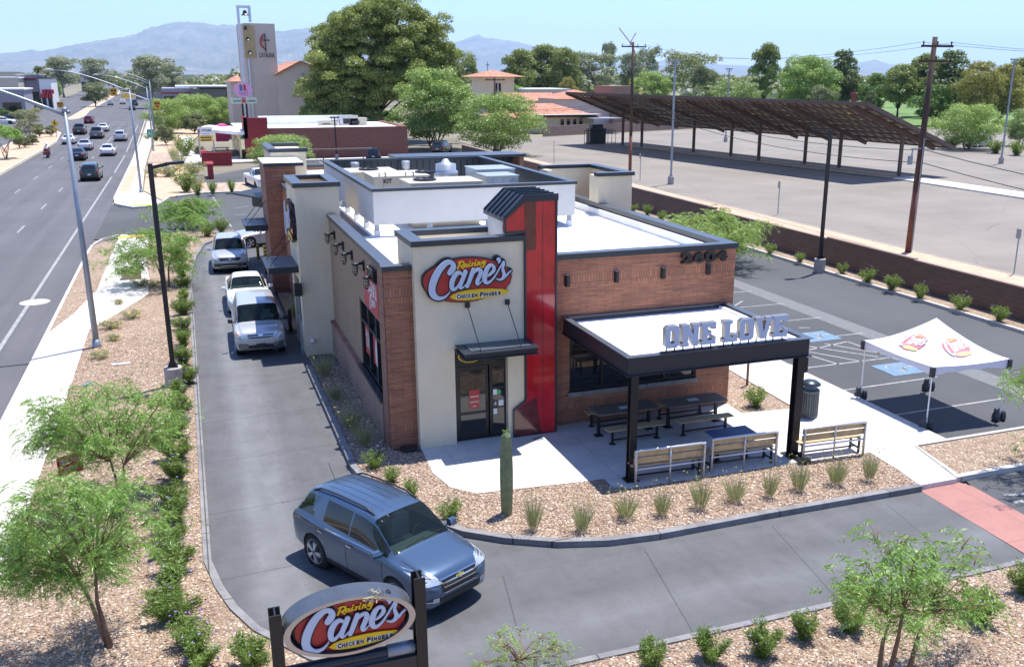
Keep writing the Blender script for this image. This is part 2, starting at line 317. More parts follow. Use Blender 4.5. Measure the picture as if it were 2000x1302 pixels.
M['lens'] = mat('headlight_lens', (.6, .63, .66), .1, .4, coat=.8); M['taill'] = mat('red_tail_lens', (.42, .01, .012), .15, coat=.6); M['amber'] = mat('amber_lens', (.7, .25, .03), .2)
M['galv'] = mat('galvanised_steel', (.28, .32, .37), .45, .4, var=.12, scale=3); M['white'] = mat('white_paint', (.78, .78, .78), .5)
M['signwhite'] = mat('sign_white', (.66, .72, .8), .4); M['signred'] = mat('sign_red', (.40, .012, .018), .35, coat=.3); M['signblack'] = mat('sign_black', (.012, .014, .02), .4)
M['signyel'] = mat('sign_yellow', (.78, .52, .01), .35); M['blade'] = mat('letter_face', (.5, .58, .72), .35); M['lettersd'] = mat('letter_return', (.3, .27, .24), .35, .6)
M['wood'] = mat('bench_wood', (.52, .38, .2), .65, var=.25, scale=6); M['tabletop'] = mat('table_top', (.2, .165, .135), .5, var=.15, scale=5); M['tableblue'] = mat('blue_slat_top', (.045, .085, .2), .5)
M['bark'] = mat('brown_bark', (.2, .12, .075), .9, var=.3, scale=12, bump=.5, bscale=30); M['darkbark'] = mat('dark_bark', (.07, .05, .04), .9, var=.3, scale=5)
M['polewood'] = mat('pole_wood', (.06, .036, .03), .85, var=.3, scale=3); M['polerust'] = mat('rusty_pole', (.17, .06, .035), .8, var=.3, scale=2)
M['carport'] = mat('rusty_brown_steel', (.115, .072, .06), .6, var=.2, scale=2)
M['tile'] = m_brick('clay_tile', (.42, .17, .1), (.58, .3, .2), (.3, .1, .06), .5, .28, axis='x', mort=.03)
M['panelback'] = mat('panel_back', (.34, .27, .2), .6, var=.25, scale=1.5)
M['cinder'] = m_brick('brown_block_wall', (.175, .105, .072), (.15, .09, .065), (.12, .075, .055), .4, .2, axis='y', mort=.008)
M['tan_wall'] = m_brick('long_tan_wall', (.36, .25, .2), (.3, .21, .17), (.27, .19, .15), .4, .2, axis='x', mort=.01)
M['churchblk'] = mat('beige_block', (.6, .52, .45), .9, var=.05, scale=.6)
M['redbrick'] = m_brick('plain_red_brick', (.3, .115, .085), (.24, .095, .075), (.19, .1, .08), .4, .1, axis='x', mort=.01)
M['cone'] = mat('concrete_base', (.38, .35, .32), .85, var=.12, scale=3, bump=.2)
M['corr'] = m_roofribs('ribbed_dark_metal', (.04, .048, .06), .3, 0); M['corry'] = m_roofribs('ribbed_dark_side', (.04, .048, .06), .3, 1)
def streaks(m, st, lo, sc=1.0):
    nt = m.node_tree; b = nt.nodes['Principled BSDF']; src = b.inputs['Base Color'].links[0].from_socket; v = objvec(nt)
    c = mix(nt, 1.0, src, ramp(nt, noise(nt, v, sc, 5, .7, st), [(.36, (lo,)*3), (.56, (1.0,)*3)]), 'MULTIPLY'); lnk(nt, c, b.inputs['Base Color'])
streaks(M['stucco'], (1.3, 1.3, .35), .94); streaks(M['stucco2'], (1.1, 1.1, .45), .965); streaks(M['brownwall'], (1.2, 1.2, .4), .93); streaks(M['roofwhite'], (1, 1, 1), .9, .6); streaks(M['redgloss'], (1.2, 1.2, .5), .68); streaks(M['brick'], (1, 1, .6), .8, .9); streaks(M['walk'], (1, 1, 1), .86, .8); streaks(M['plaza'], (1, 1, 1), .88, .9); streaks(M['kerb'], (1, 1, 1), .7, 2.0)
LG = dict(mesq=((.085, .185, .03), (.31, .52, .12)), lime=((.12, .21, .04), (.38, .52, .15)), shrub=((.05, .1, .018), (.22, .33, .07)), pine=((.07, .1, .022), (.33, .38, .1)),
          olive=((.07, .09, .045), (.24, .26, .14)), grey=((.13, .15, .1), (.36, .38, .27)), dark=((.04, .07, .025), (.14, .19, .07)), sage=((.12, .14, .075), (.36, .36, .2)),
          gold=((.16, .15, .03), (.42, .36, .1)), emer=((.02, .08, .015), (.1, .22, .04)), pale=((.12, .19, .06), (.3, .4, .15)))
for k, (a, b_) in LG.items(): M['leaf_'+k] = m_leaf('leaf_'+k, a, b_)
# ---------------------------------------------------------------- the ground, roads, beds and kerbs
def sheet(name, pts, z, m, kind='structure', z0=None):
    mb = MB()
    if z0 is None: mb.poly([(p[0], p[1], z) for p in pts])
    else: mb.prism(pts, z0, z)
    o = mb.build(name, m)
    if z0 is None and o.data.polygons[0].normal.z < 0: o.data.flip_normals()
    return tag(o, None, kind=kind)
def arc(cx, cy, r, a0, a1, n=8): return [(cx+r*math.cos(math.radians(a0+(a1-a0)*i/n)), cy+r*math.sin(math.radians(a0+(a1-a0)*i/n))) for i in range(n+1)]
def kerb(name, path, w=.15, z1=.15, m=None, side=1):
    P = [Vector((p[0], p[1])) for p in path]; mb = MB(); k = len(P); off = []
    for i, p in enumerate(P):
        t = (P[min(i+1, k-1)]-P[max(i-1, 0)]).normalized(); nrm = Vector((-t.y, t.x))*side
        off.append(p+nrm*w)
    for i in range(k-1):
        a, b, c, d = P[i], P[i+1], off[i+1], off[i]
        mb.quad((a.x, a.y, z1-.012), (b.x, b.y, z1-.012), (c.x, c.y, z1), (d.x, d.y, z1)); mb.quad((a.x, a.y, -.02), (b.x, b.y, -.02), (b.x, b.y, z1-.012), (a.x, a.y, z1-.012))
        mb.quad((d.x, d.y, z1), (c.x, c.y, z1), (c.x, c.y, -.02), (d.x, d.y, -.02))
    o = mb.build(name, m or M['kerb']); bm_fix(o); return tag(o, None, kind='structure')
def bm_fix(o):
    import bmesh
    bm = bmesh.new(); bm.from_mesh(o.data); bmesh.ops.remove_doubles(bm, verts=bm.verts, dist=1e-4); bmesh.ops.recalc_face_normals(bm, faces=bm.faces); bm.to_mesh(o.data); bm.free()
sheet('ground', [(-60000, -400), (60000, -400), (60000, 60000), (-60000, 60000)], -.06, M['city'])
sheet('road', [(-18.4, -40), (-5.95, -40), (-5.95, 66.5), (-5.95, 84), (-6.2, 130), (-6.9, 172), (-9, 308), (-13, 480), (-30, 1500), (-46, 1500), (-36, 620), (-27, 313), (-22, 200), (-18.5, 150)], 0, M['road'])
sheet('road.001', [(-24.2, -40), (-24.2, 170), (-24.9, 221), (-27, 313), (-36, 620), (-46, 1500), (-80, 1500), (-52, 600), (-40, 300), (-37.5, 180), (-37, -40)], 0, M['road'])
sheet('road.002', [(-25, 203), (-18, 203), (-20, 248), (-25.5, 243)], -.004, M['road'])
md = [(-24.1, -40), (-24.1, 175), (-24.3, 196), (-23.6, 200), (-22.4, 200.6), (-20.2, 190), (-18.6, 168), (-18.35, 150), (-18.35, -40)]
sheet('median', md, .13, M['dirt'], z0=-.02); kerb('median_kerb', md, .2, .15, M['kerbpale'], 1)
md2 = [(-24.4, 246), (-26, 300), (-33, 560), (-44, 1400), (-40, 1400), (-29.5, 560), (-24, 300), (-22.2, 262), (-22.6, 250), (-23.6, 244)]
sheet('median.001', md2, .13, M['dirt'], z0=-.02); kerb('median_kerb.001', md2, .2, .15, M['kerbpale'], 1)
sheet('yellow_edge_line', [(-18.2, -10), (-18.05, -10), (-18.05, 150), (-18.3, 168), (-18.45, 168), (-18.2, 150)], .006, M['kerbyel'])
# lane markings
mk = MB()
def strip(a, b, w=.12, z=.006, m=0):
    a = Vector(a); b = Vector(b); t = (b-a).normalized(); n_ = Vector((-t.y, t.x))*w/2; mk.quad((a-n_).to_3d()+Vector((0, 0, z)), (b-n_).to_3d()+Vector((0, 0, z)), (b+n_).to_3d()+Vector((0, 0, z)), (a+n_).to_3d()+Vector((0, 0, z)), m)
strip((-7.4, 10), (-7.26, 107.5), .16); strip((-7.25, 112), (-7.3, 136), .16); strip((-7.4, 142), (-8.6, 220), .16)
for k in range(18):
    y = 22+12.2*k
    bend = lambda yy: -max(0, yy-140)**2*.00013
    for x in (-10.88, -14.35):
        if y < 150 or y > 175: strip((x+bend(y), y), (x+bend(y+3.3), y+3.3), .13)
for x in (-10.9, -14.4): strip((x, 150), (x-.25, 178), .13)
for k in range(16): strip((-28.5, 60+k*14), (-28.5, 63.5+k*14), .13); strip((-32.5, 60+k*14), (-32.5, 63.5+k*14), .13)
for k in range(9): strip((-21.5+k*1.9, 206), (-20.5+k*1.9, 206), .5)
tag(mk.build('lane_markings', M['oldpaint']), kind='structure')
tag(MB().lathe([(.01, .012), (.62, .012), (.64, 0)], 28, tuple(G(68, 590))).build('manhole_cover', M['kerbpale']), 'round pale manhole cover on the near lane line of the road', 'manhole')
# driveway, rear lot, right lot, beside the road
sheet('driveway', [(-5.96, 66.2), (-5.96, 84.5), (-5.2, 82.2), (-2.7, 81.0), (-1.7, 86.7), (1.2, 89.1), (31.3, 89.1), (31.3, 66.2)], -.002, M['lot'])
sheet('parking_lot', [(2.4, 66.21), (31.3, 66.21), (31.3, 19.7), (19.6, 19.7), (19.6, 46.6), (2.4, 46.6)], -.004, M['lot'])
sheet('parking_lot.001', [(18.04, 17.1), (17.9, 13.6), (60, 13.6), (60, 17.5), (18.2, 17.5)], -.004, M['lot'])
sheet('rear_lot', [(0.5, 97.0), (40, 97.0), (40, 119.6), (9.5, 119.6), (6.2, 112), (.5, 103)], -.003, M['lot'])
sheet('drive_lane', [(-.32, 19.6), (-.13, 18.4), (.1, 17.5), (.45, 16.6), (1.3, 15.3), (2.4, 14.3), (3.8, 13.75), (5.4, 13.55), (16.4, 13.55), (16.62, 17.3), (12.1, 17.34), (9.2, 17.3), (8.0, 17.42), (6.9, 17.75), (5.85, 18.35), (5.05, 19.0), (4.2, 20.2), (3.55, 21.9), (3.29, 23.6), (3.29, 45.7), (3.3, 50), (3.8, 54), (5.4, 56.6), (8, 58.2), (14, 59.1), (19.6, 59.5), (19.6, 66.2), (3, 66.2), (1.5, 63.4), (.56, 61.4), (.02, 57.1), (-.33, 52)], 0, M['lane'])
sheet('drive_window_apron', [(3.3, 33.3), (4.5, 33.3), (4.5, 38.6), (3.3, 38.6)], .004, M['lane'])
sheet('red_pad', [(16.6, 17.36), (16.43, 13.6), (17.9, 13.6), (18.06, 17.1), (17.9, 17.45)], .006, M['red_pad'])
sheet('big_lot', [(40.2, 10), (40.2, 150), (58, 153.6), (72, 158.4), (120, 181), (175, 120), (175, 10)], 0, M['oldlot'])
sheet('dirt_strip', [(32.9, 10), (32.9, 118), (40.2, 118), (40.2, 10)], .1, M['dirt'], z0=-.02)
kerb('lot_kerb', [(40.2, 10), (40.2, 118)], .12, .13, M['kerbpale'], 1)
sheet('park_grass', [(128, 128), (176, 92), (700, 300), (700, 700), (150, 420)], -.03, M['grass'])
sheet('side_street', [(96, 104), (118, 98), (190, 84), (420, 60), (420, 78), (190, 104), (128, 122), (110, 126)], .004, M['oldlot'])
# sidewalk along the road
sheet('sidewalk', [(-5.8, -10), (-4.36, -10), (-4.32, 34), (-4.34, 41.4), (-3.4, 44), (-2.3, 47.5), (-2.3, 51), (-2.6, 56), (-2.7, 66.2), (-4.4, 66.8), (-4.5, 63), (-4.55, 56), (-4.6, 49.5), (-5.2, 44.5), (-5.8, 41.5)], .14, M['walk'], z0=-.02)
sheet('verge_gravel', [(-5.8, 41.6), (-5.2, 44.6), (-4.62, 49.5), (-4.57, 56), (-4.52, 63), (-5.2, 64.5), (-5.8, 62.5)], .125, M['gravel'], z0=-.02)
kerb('road_kerb', [(-5.95, -10), (-5.95, 60), (-5.9, 63), (-5.5, 65.4), (-4.6, 66.9), (-3.6, 67.5), (-1.5, 67.6)], .15, .15, M['kerbpale'], -1)
tag(MB().box(-4.5, -2.75, 65.2, 66.1, .12, .155).build('yellow_tactile_strip', M['yellow']), kind='structure')
sheet('sidewalk.001', [(-5.7, 83.8), (-4.3, 81.2), (-2.9, 81.4), (-2.2, 84), (-3.9, 92), (-4.4, 118), (-4.6, 168), (-6.7, 300), (-8, 300), (-6.3, 168), (-6.1, 120), (-6.0, 88)], .14, M['walk'], z0=-.02)
kerb('road_kerb.001', [(-1.6, 86.9), (-2.2, 83.0), (-2.9, 81.1), (-4.2, 80.8), (-5.5, 83.2), (-5.95, 87), (-6.15, 130), (-6.8, 172), (-8.9, 308)], .15, .15, M['kerbpale'], -1)
sheet('verge_gravel.001', [(-5.8, 92), (-5.0, 92), (-5.0, 118), (-5.9, 118)], .147, M['dirt'], z0=.1)
tag(MB().box(-4.4, -2.95, 81.5, 82.4, .12, .155).build('yellow_tactile_strip.001', M['yellow']), kind='structure')
sheet('roadside_dirt', [(-3.8, 92.6), (-2.2, 85), (-1.8, 86.9), (1.1, 89.2), (30, 89.2), (30, 97), (2, 97), (.5, 99), (.5, 150), (5, 215), (-6, 230), (-6.4, 175), (-4.3, 168), (-4.2, 118)], .1, M['dirt'], z0=-.02)
sheet('neighbour_path', [(-1.6, 120), (-.6, 135), (-.4, 172), (1.4, 172), (1.2, 135), (3.6, 128), (3.8, 120.5), (0, 119.7)], .13, M['walk'], z0=.02)
sheet('boulder_strip', [(-4.2, 122), (-.9, 122), (-.8, 138), (-4.3, 136)], .16, M['stones'], z0=.0)
sheet('neighbour_patio', [(2.4, 119.7), (8.8, 119.8), (7.6, 127.5), (3.4, 128.2), (2.6, 124)], .14, M['walk'], z0=.0)
sheet('neighbour_walk', [(4.8, 119.65), (28, 120.4), (28, 121.8), (4.8, 120.9)], .15, M['walk'], z0=-.02)
# planting beds
bedA = [(-4.36, 2), (-4.32, 34), (-4.34, 41.4), (-3.4, 44), (-2.3, 47.5), (-2.3, 51), (-2.6, 56), (-2.7, 66.4), (0, 67), (2.6, 66.5), (1.35, 63.5), (.42, 61.4), (-.12, 57.1), (-.48, 52), (-.47, 19.6), (-.28, 18.35), (-.05, 17.4), (.32, 16.5), (1.2, 15.15), (2.33, 14.15), (3.75, 13.58), (5.4, 13.4), (24, 13.4), (24, 2)]
sheet('gravel_bed', bedA, .115, M['gravel'], z0=-.03)
kerb('lane_kerb', [(2.55, 65.7), (1.5, 63.4), (.56, 61.4), (.02, 57.1), (-.33, 52), (-.32, 19.6), (-.13, 18.4), (.1, 17.5), (.45, 16.6), (1.3, 15.3), (2.4, 14.3), (3.8, 13.75), (5.4, 13.55), (16.4, 13.55), (17.9, 13.55), (24, 13.55)], .16, .15, M['kerb'], -1)
kerb('pale_lot_kerb', [(2.4, 66.3), (-.5, 67.1), (-1.6, 67.5)], .15, .15, M['kerbpale'], 1)
bedF = [(3.45, 33.2), (4.6, 33.2), (4.6, 24.4), (5.32, 24.0), (5.23, 22.5), (5.43, 21.45), (5.93, 20.88), (8.9, 20.59), (9.28, 20.6), (9.26, 20.09), (9.65, 19.83), (11.9, 19.77), (14.55, 19.76), (16.86, 19.64), (16.8, 18.46), (16.62, 17.5), (12.1, 17.52), (9.2, 17.47), (8.05, 17.58), (6.95, 17.9), (5.95, 18.48), (5.18, 19.1), (4.35, 20.27), (3.72, 21.95), (3.45, 23.6)]
sheet('gravel_bed.001', bedF, .115, M['gravel'], z0=-.03)
kerb('front_kerb', [(3.29, 33.3), (3.29, 23.6), (3.55, 21.9), (4.2, 20.2), (5.05, 19.0), (5.85, 18.35), (6.9, 17.75), (8.0, 17.42), (9.2, 17.3), (12.1, 17.34), (16.62, 17.3)], .17, .16, M['kerb'], 1)
kerb('front_kerb.001', [(3.29, 33.3), (4.4, 33.3)], .17, .16, M['kerb'], -1)
isl = [(3.44, 38.7), (4.55, 38.7), (4.55, 45.9), (3.44, 45.9)]
sheet('gravel_bed.002', isl, .115, M['gravel'], z0=-.03); kerb('island_kerb', [(3.3, 45.95), (3.3, 38.6), (4.5, 38.6)], .16, .15, M['kerb'], -1)
isl2 = [(3.46, 47.5), (3.46, 50), (3.95, 53.8), (5.5, 56.3), (6.4, 56.6), (6.4, 47.5)]
sheet('gravel_bed.003', isl2, .115, M['gravel'], z0=-.03); kerb('island_kerb.001', [(6.2, 57.2), (5.4, 56.6), (3.8, 54), (3.3, 50), (3.3, 47.4), (3.3, 46.1)], .16, .15, M['kerb'], 1)
sheet('plaza', [(5.3, 24.6), (5.32, 24.0), (5.23, 22.5), (5.43, 21.45), (5.93, 20.88), (8.9, 20.59), (9.28, 20.6), (9.26, 20.09), (9.65, 19.83), (11.9, 19.77), (14.55, 19.76), (16.86, 19.64), (16.8, 18.46), (16.62, 17.4), (17.82, 17.4), (18.35, 19.6), (19.6, 19.65), (19.6, 46.6), (17.25, 46.6), (17.23, 27.8), (17.05, 23.45), (15.24, 23.65), (15.28, 24.6)], .13, M['plaza'], z0=-.03)
sheet('gravel_bed.004', [(15.31, 24.6), (15.26, 23.7), (17.0, 23.5), (17.2, 27.8), (17.2, 46.6), (15.31, 46.6)], .118, M['gravel'], z0=-.03)
sheet('gravel_bed.005', [(18.38, 19.55), (17.95, 17.7), (18.6, 17.6), (40, 17.6), (40, 19.55)], .118, M['gravel'], z0=-.03)
kerb('white_kerb', [(17.86, 17.45), (18.4, 19.72), (40, 19.72)], .15, .15, M['kerbpale'], -1); kerb('white_kerb.001', [(17.86, 17.45), (40, 17.45)], .15, .15, M['kerbpale'], 1)
kerb('walk_edge', [(19.62, 46.6), (19.62, 19.75)], .14, .135, M['kerbpale'], -1)
sheet('gravel_bed.006', [(31.45, 17), (32.55, 17), (32.55, 118), (31.45, 97)], .115, M['gravel'], z0=-.03)
kerb('wall_bed_kerb', [(31.3, 17), (31.3, 89)], .15, .15, M['kerbpale'], -1)
kerb('lot_edge_kerb', [(31.3, 89.1), (1.2, 89.1), (-1.0, 87.4)], .15, .15, M['kerbpale'], -1)
sheet('gravel_bed.007', [(1.3, 89.3), (31, 89.3), (31, 96.2), (1.3, 96.2)], .13, M['stones'], z0=-.03)
# painted lot marks
mk = MB()
pxs = lambda a, b, w=.1: strip(tuple(G(*a)[:2]), tuple(G(*b)[:2]), w)
pxs((1509, 671), (1583, 658)); pxs((1583, 658), (1600, 657)); 
strip(tuple(G(1577, 684)[:2]), tuple(G(1655, 667)[:2]), .1); pxs((1655, 667), (1760, 705), .1)
for a, b in (((1577, 676), (1715, 697)), ((1580, 687), (1690, 707)), ((1545, 683), (1640, 712)), ((1520, 708), (1556, 714)), ((1610, 671), (1720, 690))): pxs(a, b, .1)
pxs((1555, 721), (1740, 698), .1); pxs((1640, 763), (1830, 736), .1); pxs((1742, 811), (1960, 778), .1); pxs((1430, 600), (1450, 588), .1); pxs((1560, 640), (1582, 640), .1)
for a, b in (((416, 385), (428, 403)), ((442, 429), (452, 443)), ((457, 407), (486, 403)), ((460, 420), (484, 419)), ((1960, 967), (2000, 964)), ((1980, 981), (2000, 978))): pxs(a, b, .12)
for k in range(7): strip((12+3*k, 84), (12+3*k, 88.6), .1)
for k in range(6): strip((19.8, 30.5+2.8*k), (25.2, 30.5+2.8*k), .1)
for k in range(5): strip((9+3*k, 114.5), (9+3*k, 119), .12)
tag(mk.build('parking_lines', M['oldpaint']), kind='structure')
tag(MB().poly([(21.6, 10+5, .003), (24.2, 10+5, .003), (24.2, 15.05, .003)]).build('road_patch', M['lot']), kind='structure') if 0 else None
sheet('concrete_swale', [(24.9, 19.7), (25.9, 19.7), (25.9, 84), (24.9, 84)], .003, M['fadepaint'])
mk = MB()
for k in range(16):
    for (x0, x1) in ((52.5, 55.0), (57.3, 60.5), (72.5, 76), (80, 83)): strip((x0, 36+5.6*k), (x1, 36+5.6*k), .12, .006)
for k in range(8): strip((44+k*6, 118.5), (46.5+k*6, 121.5), .12)
tag(mk.build('faded_parking_lines', M['oldpaint']), kind='structure')
def island(name, pts, m): return sheet(name, pts, .14, m, z0=-.02)
island('lot_island', [(66.0, 30), (69.2, 30), (70.4, 79.8), (67.3, 79.2)], M['walk'])
island('lot_island.001', [(67.6, 79.6), (70.2, 79.9), (63.4, 131), (60.4, 131)], M['stones'])
# accessible-bay symbols
def bay(px, sc=1.0):
    g = G(*px); mb = MB()
    mb.box(g.x-.75, g.x+.75, g.y-.65, g.y+.65, .003, .008, 0)
    def P(a): return [(g.x+y*sc, g.y-x*sc, .013) for x, y in a]
    ring = [(math.cos(t)*.36-.1, math.sin(t)*.36-.12) for t in [math.radians(a) for a in range(-30, 290, 20)]]; ring2 = [(math.cos(t)*.28-.1, math.sin(t)*.28-.12) for t in [math.radians(a) for a in range(-30, 290, 20)]]
    for i in range(len(ring)-1): mb.quad(*P([ring[i], ring[i+1], ring2[i+1], ring2[i]]), 1)
    mb.poly(P([(-.1, .0), (-.02, .0), (-.02, .4), (-.1, .4)]), 1); mb.poly(P([(-.02, .08), (.25, .08), (.25, .15), (-.02, .15)]), 1); mb.poly(P([(.25, .15), (.19, .15), (.36, -.3), (.42, -.26)]), 1)
    mb.lathe([(.001, .003), (.09, .003), (.09, 0)], 12, (g.x+.52, g.y+.06, .012), 1)
    return tag(mb.build('accessible_bay_symbol', [M['bluep'], M['oldpaint']]), None, kind='structure')
bay((1757, 720)); bay((1596, 657))
# low steel plate etc on the plaza
g = G(1051, 857, .13); tag(MB().box(g.x-.14, g.x+.14, g.y-.1, g.y+.1, .125, .14).build('drain_grate', M['galv']), 'small square drain grate in the concrete before the red panel', 'drain')
# ---------------------------------------------------------------- the restaurant (one building, parts under it)
B = thing('restaurant', 'brick and stucco drive-through restaurant with white roof and tall glossy red panel', 'restaurant', (4.6, 24.6, 0))
def part(mb, name, mats, parent=B, label=None, smooth=False, loc=None):
    o = mb.build(name, mats, parent, smooth)
    # geometry is in world metres: cancel every ancestor's location
    off = Vector((0, 0, 0)); p = parent; par = parent
    o.matrix_parent_inverse = Matrix.Identity(4)
    T = Vector((0, 0, 0)); q = par
    if par.data is None: T = par.location.copy()
    o.matrix_parent_inverse = Matrix.Translation(-T)
    if label: o['label'] = label
    return o
ZR = 4.8; YF = 24.6; XR = 15.3; XL = 4.6; YB = 57.0
# brick front right of the door with window hole (x 9.88..14.1, z .99..2.8)
wx0, wx1, wz0, wz1 = 9.9, 14.12, 1.12, 2.82
m = MB()
for (x0, x1, z0, z1) in ((9.3, wx0, 0, 5.12), (wx1, XR, 0, 5.12), (wx0, wx1, 0, wz0), (wx0, wx1, wz1, 5.12)): m.box(x0, x1, YF, YF+.3, z0, z1)
part(m, 'front_brick_wall', M['brick'])
part(MB().box(4.56, 5.31, 24.48, 24.9, 0, 5.14), 'corner_pier', M['brick'], label='narrow brick pier at the left front corner')
part(MB().box(4.53, 4.6, 24.55, 25.25, 0, 5.14), 'corner_pier_return', M['bricky'])
# left wall with window band y 24.95..29.0, z 1.4..3.45
m = MB(); ly0, ly1, lz0, lz1 = 25.28, 29.05, 1.32, 3.45
for (y0, y1, z0, z1) in ((24.9, ly0, 0, 5.12), (ly1, 36.0, 0, 5.12), (ly0, ly1, 0, lz0), (ly0, ly1, lz1, 5.12)): m.box(4.62, 4.9, y0, y1, z0, z1)
part(m, 'left_stucco_wall', M['brownwall'])
part(MB().box(4.615, 4.63, 25.25, 35.1, 4.42, 4.45), 'wall_reveal', M['steel'])
part(MB().box(4.5, 4.62, 25.25, 35.1, 0, 1.2), 'brick_wainscot', M['wains'], label='low brick wainscot under the left windows')
part(MB().box(4.46, 4.64, 25.25, 35.1, 1.2, 1.28), 'wainscot_cap', M['bricky'])
part(MB().box(XR-.3, XR, YF+.3, YB, 0, 5.12), 'right_wall', M['bricky'])
part(MB().box(4.62, XR, YB-.3, YB, 0, 4.95), 'rear_wall', M['brick'])
part(MB().box(4.9, XR-.3, 24.9, YB-.3, ZR-.1, ZR), 'flat_roof', M['roofwhite'], label='flat white membrane roof')
m = MB()  # coping
m.box(9.28, XR+.06, YF-.05, YF+.32, 5.1, 5.25, 0, 1); m.box(XR-.32, XR+.07, YF+.32, YB, 5.1, 5.25, 0, 1); m.box(4.56, 4.92, 24.78, 35.0, 5.12, 5.25, 0, 1); m.box(4.5, 5.3, 24.42, 24.78, 5.12, 5.26, 0, 1); m.box(4.6, XR+.05, YB-.32, YB+.05, 4.95, 5.1, 0, 1)
part(m, 'parapet_coping', [M['coping'], M['copetop']])
part(MB().box(XR-.42, XR-.33, 25, YB-.4, ZR, ZR+.26).box(9.5, XR-.42, 24.92, 25.0, ZR, ZR+.24), 'roof_upstand', M['roofwhite'])
# right window
w = part(MB().box(wx0, wx1, YF+.12, YF+.14, wz0, wz1), 'front_window', M['glass'])
m = MB(); m.box(wx0, wx1, YF+.06, YF+.16, wz0, wz0+.07).box(wx0, wx1, YF+.06, YF+.16, wz1-.07, wz1)
for i in range(5): x = wx0+(wx1-wx0-.06)*i/4; m.box(x, x+.06, YF+.055, YF+.155, wz0+.07, wz1-.07)
m.box(wx0+.06, wx1-.06, YF+.07, YF+.15, 2.2, 2.25)
def sub(mb, name, mats, parent, label=None):
    o = mb.build(name, mats, parent); T = B.location if parent.parent == B else parent.parent.location
    if label: o['label'] = label
    return o
sub(m, 'window_frame', M['steel'], w)
sub(MB().box(wx0-.05, wx1+.05, YF-.07, YF+.1, wz0-.13, wz0), 'window_sill', M['kerb'], w)
lw = part(MB().box(4.74, 4.76, ly0, ly1, lz0, lz1), 'left_window', M['glass'])
m = MB(); m.box(4.66, 4.78, ly0, ly1, lz0, lz0+.07).box(4.66, 4.78, ly0, ly1, lz1-.07, lz1).box(4.665, 4.775, ly0, ly1, 2.72, 2.8)
for i in range(4): y = ly0+(ly1-ly0-.07)*i/3; m.box(4.655, 4.78, y, y+.07, lz0+.07, lz1-.07)
sub(m, 'window_frame', M['steel'], lw)
sub(MB().box(4.45, 4.66, ly0-.02, ly1+.02, lz0-.09, lz0), 'window_sill', M['coping'], lw)
# interior hints behind the right window
part(MB().box(4.95, XR-.35, 30.0, 30.1, 0, 3.2), 'inner_wall', M['brownwall']); part(MB().box(4.9, XR-.3, 24.9, 30, .0, .1), 'inner_floor', M['tabletop'])
# entrance tower
ex0, ex1, ez1 = 6.35, 7.88, 2.92
m = MB()
for (x0, x1, z0, z1) in ((5.31, ex0, 0, 5.8), (ex1, 8.36, 0, 5.8), (ex0, ex1, ez1, 5.8)): m.box(x0, x1, 24.2, 24.5, z0, z1)
m.box(5.31, 5.6, 24.5, 26.2, 0, 5.8).box(8.1, 8.36, 24.5, 26.2, 4.9, 5.8).box(5.6, 8.1, 25.95, 26.2, 4.9, 5.8)
part(m, 'entrance_tower', M['stucco'], label='cream stucco tower that carries the oval logo sign')
m = MB(); m.box(5.24, 8.42, 24.13, 24.53, 5.78, 5.93, 0, 1).box(5.24, 5.62, 24.53, 26.25, 5.78, 5.93, 0, 1).box(8.08, 8.42, 24.53, 26.25, 5.78, 5.93, 0, 1).box(5.62, 8.08, 25.9, 26.25, 5.78, 5.93, 0, 1)
part(m, 'tower_coping', [M['coping'], M['copetop']])
part(MB().box(5.6, 8.1, 24.5, 25.95, 5.35, 5.45), 'tower_roof', M['roofwhite'])
door = part(MB().box(ex0+.08, ex0+1.0, 24.40, 24.46, .14, 2.3), 'entrance_door', M['steel'])
m = MB()
for (x0, x1, z0, z1) in ((6.53, 7.26, 1.55, 2.18), (6.53, 7.26, .98, 1.48), (6.53, 7.26, .38, .9), ): m.box(x0, x1, 24.385, 24.395, z0, z1)
sub(m, 'door_glass', M['glass'], door)
sub(MB().tube([(7.3, 24.39, 1.2), (7.3, 24.33, 1.18), (7.3, 24.33, .95), (7.3, 24.39, .93)], .014), 'handle', M['steel'], door)
sl = part(MB().box(7.4, ex1, 24.42, 24.46, .14, 2.3), 'sidelight', M['steel'])
m = MB()
for z0, z1 in ((1.62, 2.2), (1.05, 1.55), (.3, 1.0)): m.box(7.48, 7.82, 24.4, 24.415, z0, z1)
sub(m, 'sidelight_glass', M['glass'], sl)
tr = part(MB().box(ex0, ex1, 24.42, 24.47, 2.3, ez1), 'transom', M['steel']); m = MB().box(6.42, 7.32, 24.40, 24.415, 2.38, 2.86).box(7.46, 7.82, 24.40, 24.415, 2.38, 2.86); sub(m, 'transom_glass', M['glass'], tr)
def ellr(cx, cz, a, b, t, y, n=28):
    mb = MB()
    for i in range(n):
        t0, t1 = 2*math.pi*i/n, 2*math.pi*(i+1)/n
        P = lambda t_, s: (cx+(a*s)*math.cos(t_), y, cz+(b*s)*math.sin(t_))
        mb.quad(P(t0, 1), P(t1, 1), P(t1, 1-t), P(t0, 1-t))
    return mb
sub(ellr(6.85, 2.62, .36, .2, .12, 24.39), 'oval_decal', M['signyel'], tr)
part(MB().box(ex0, ex0+.08, 24.4, 24.47, 0.1, 2.3).box(ex0, ex1, 24.39, 24.47, .1, .14), 'door_frame', M['steel'])
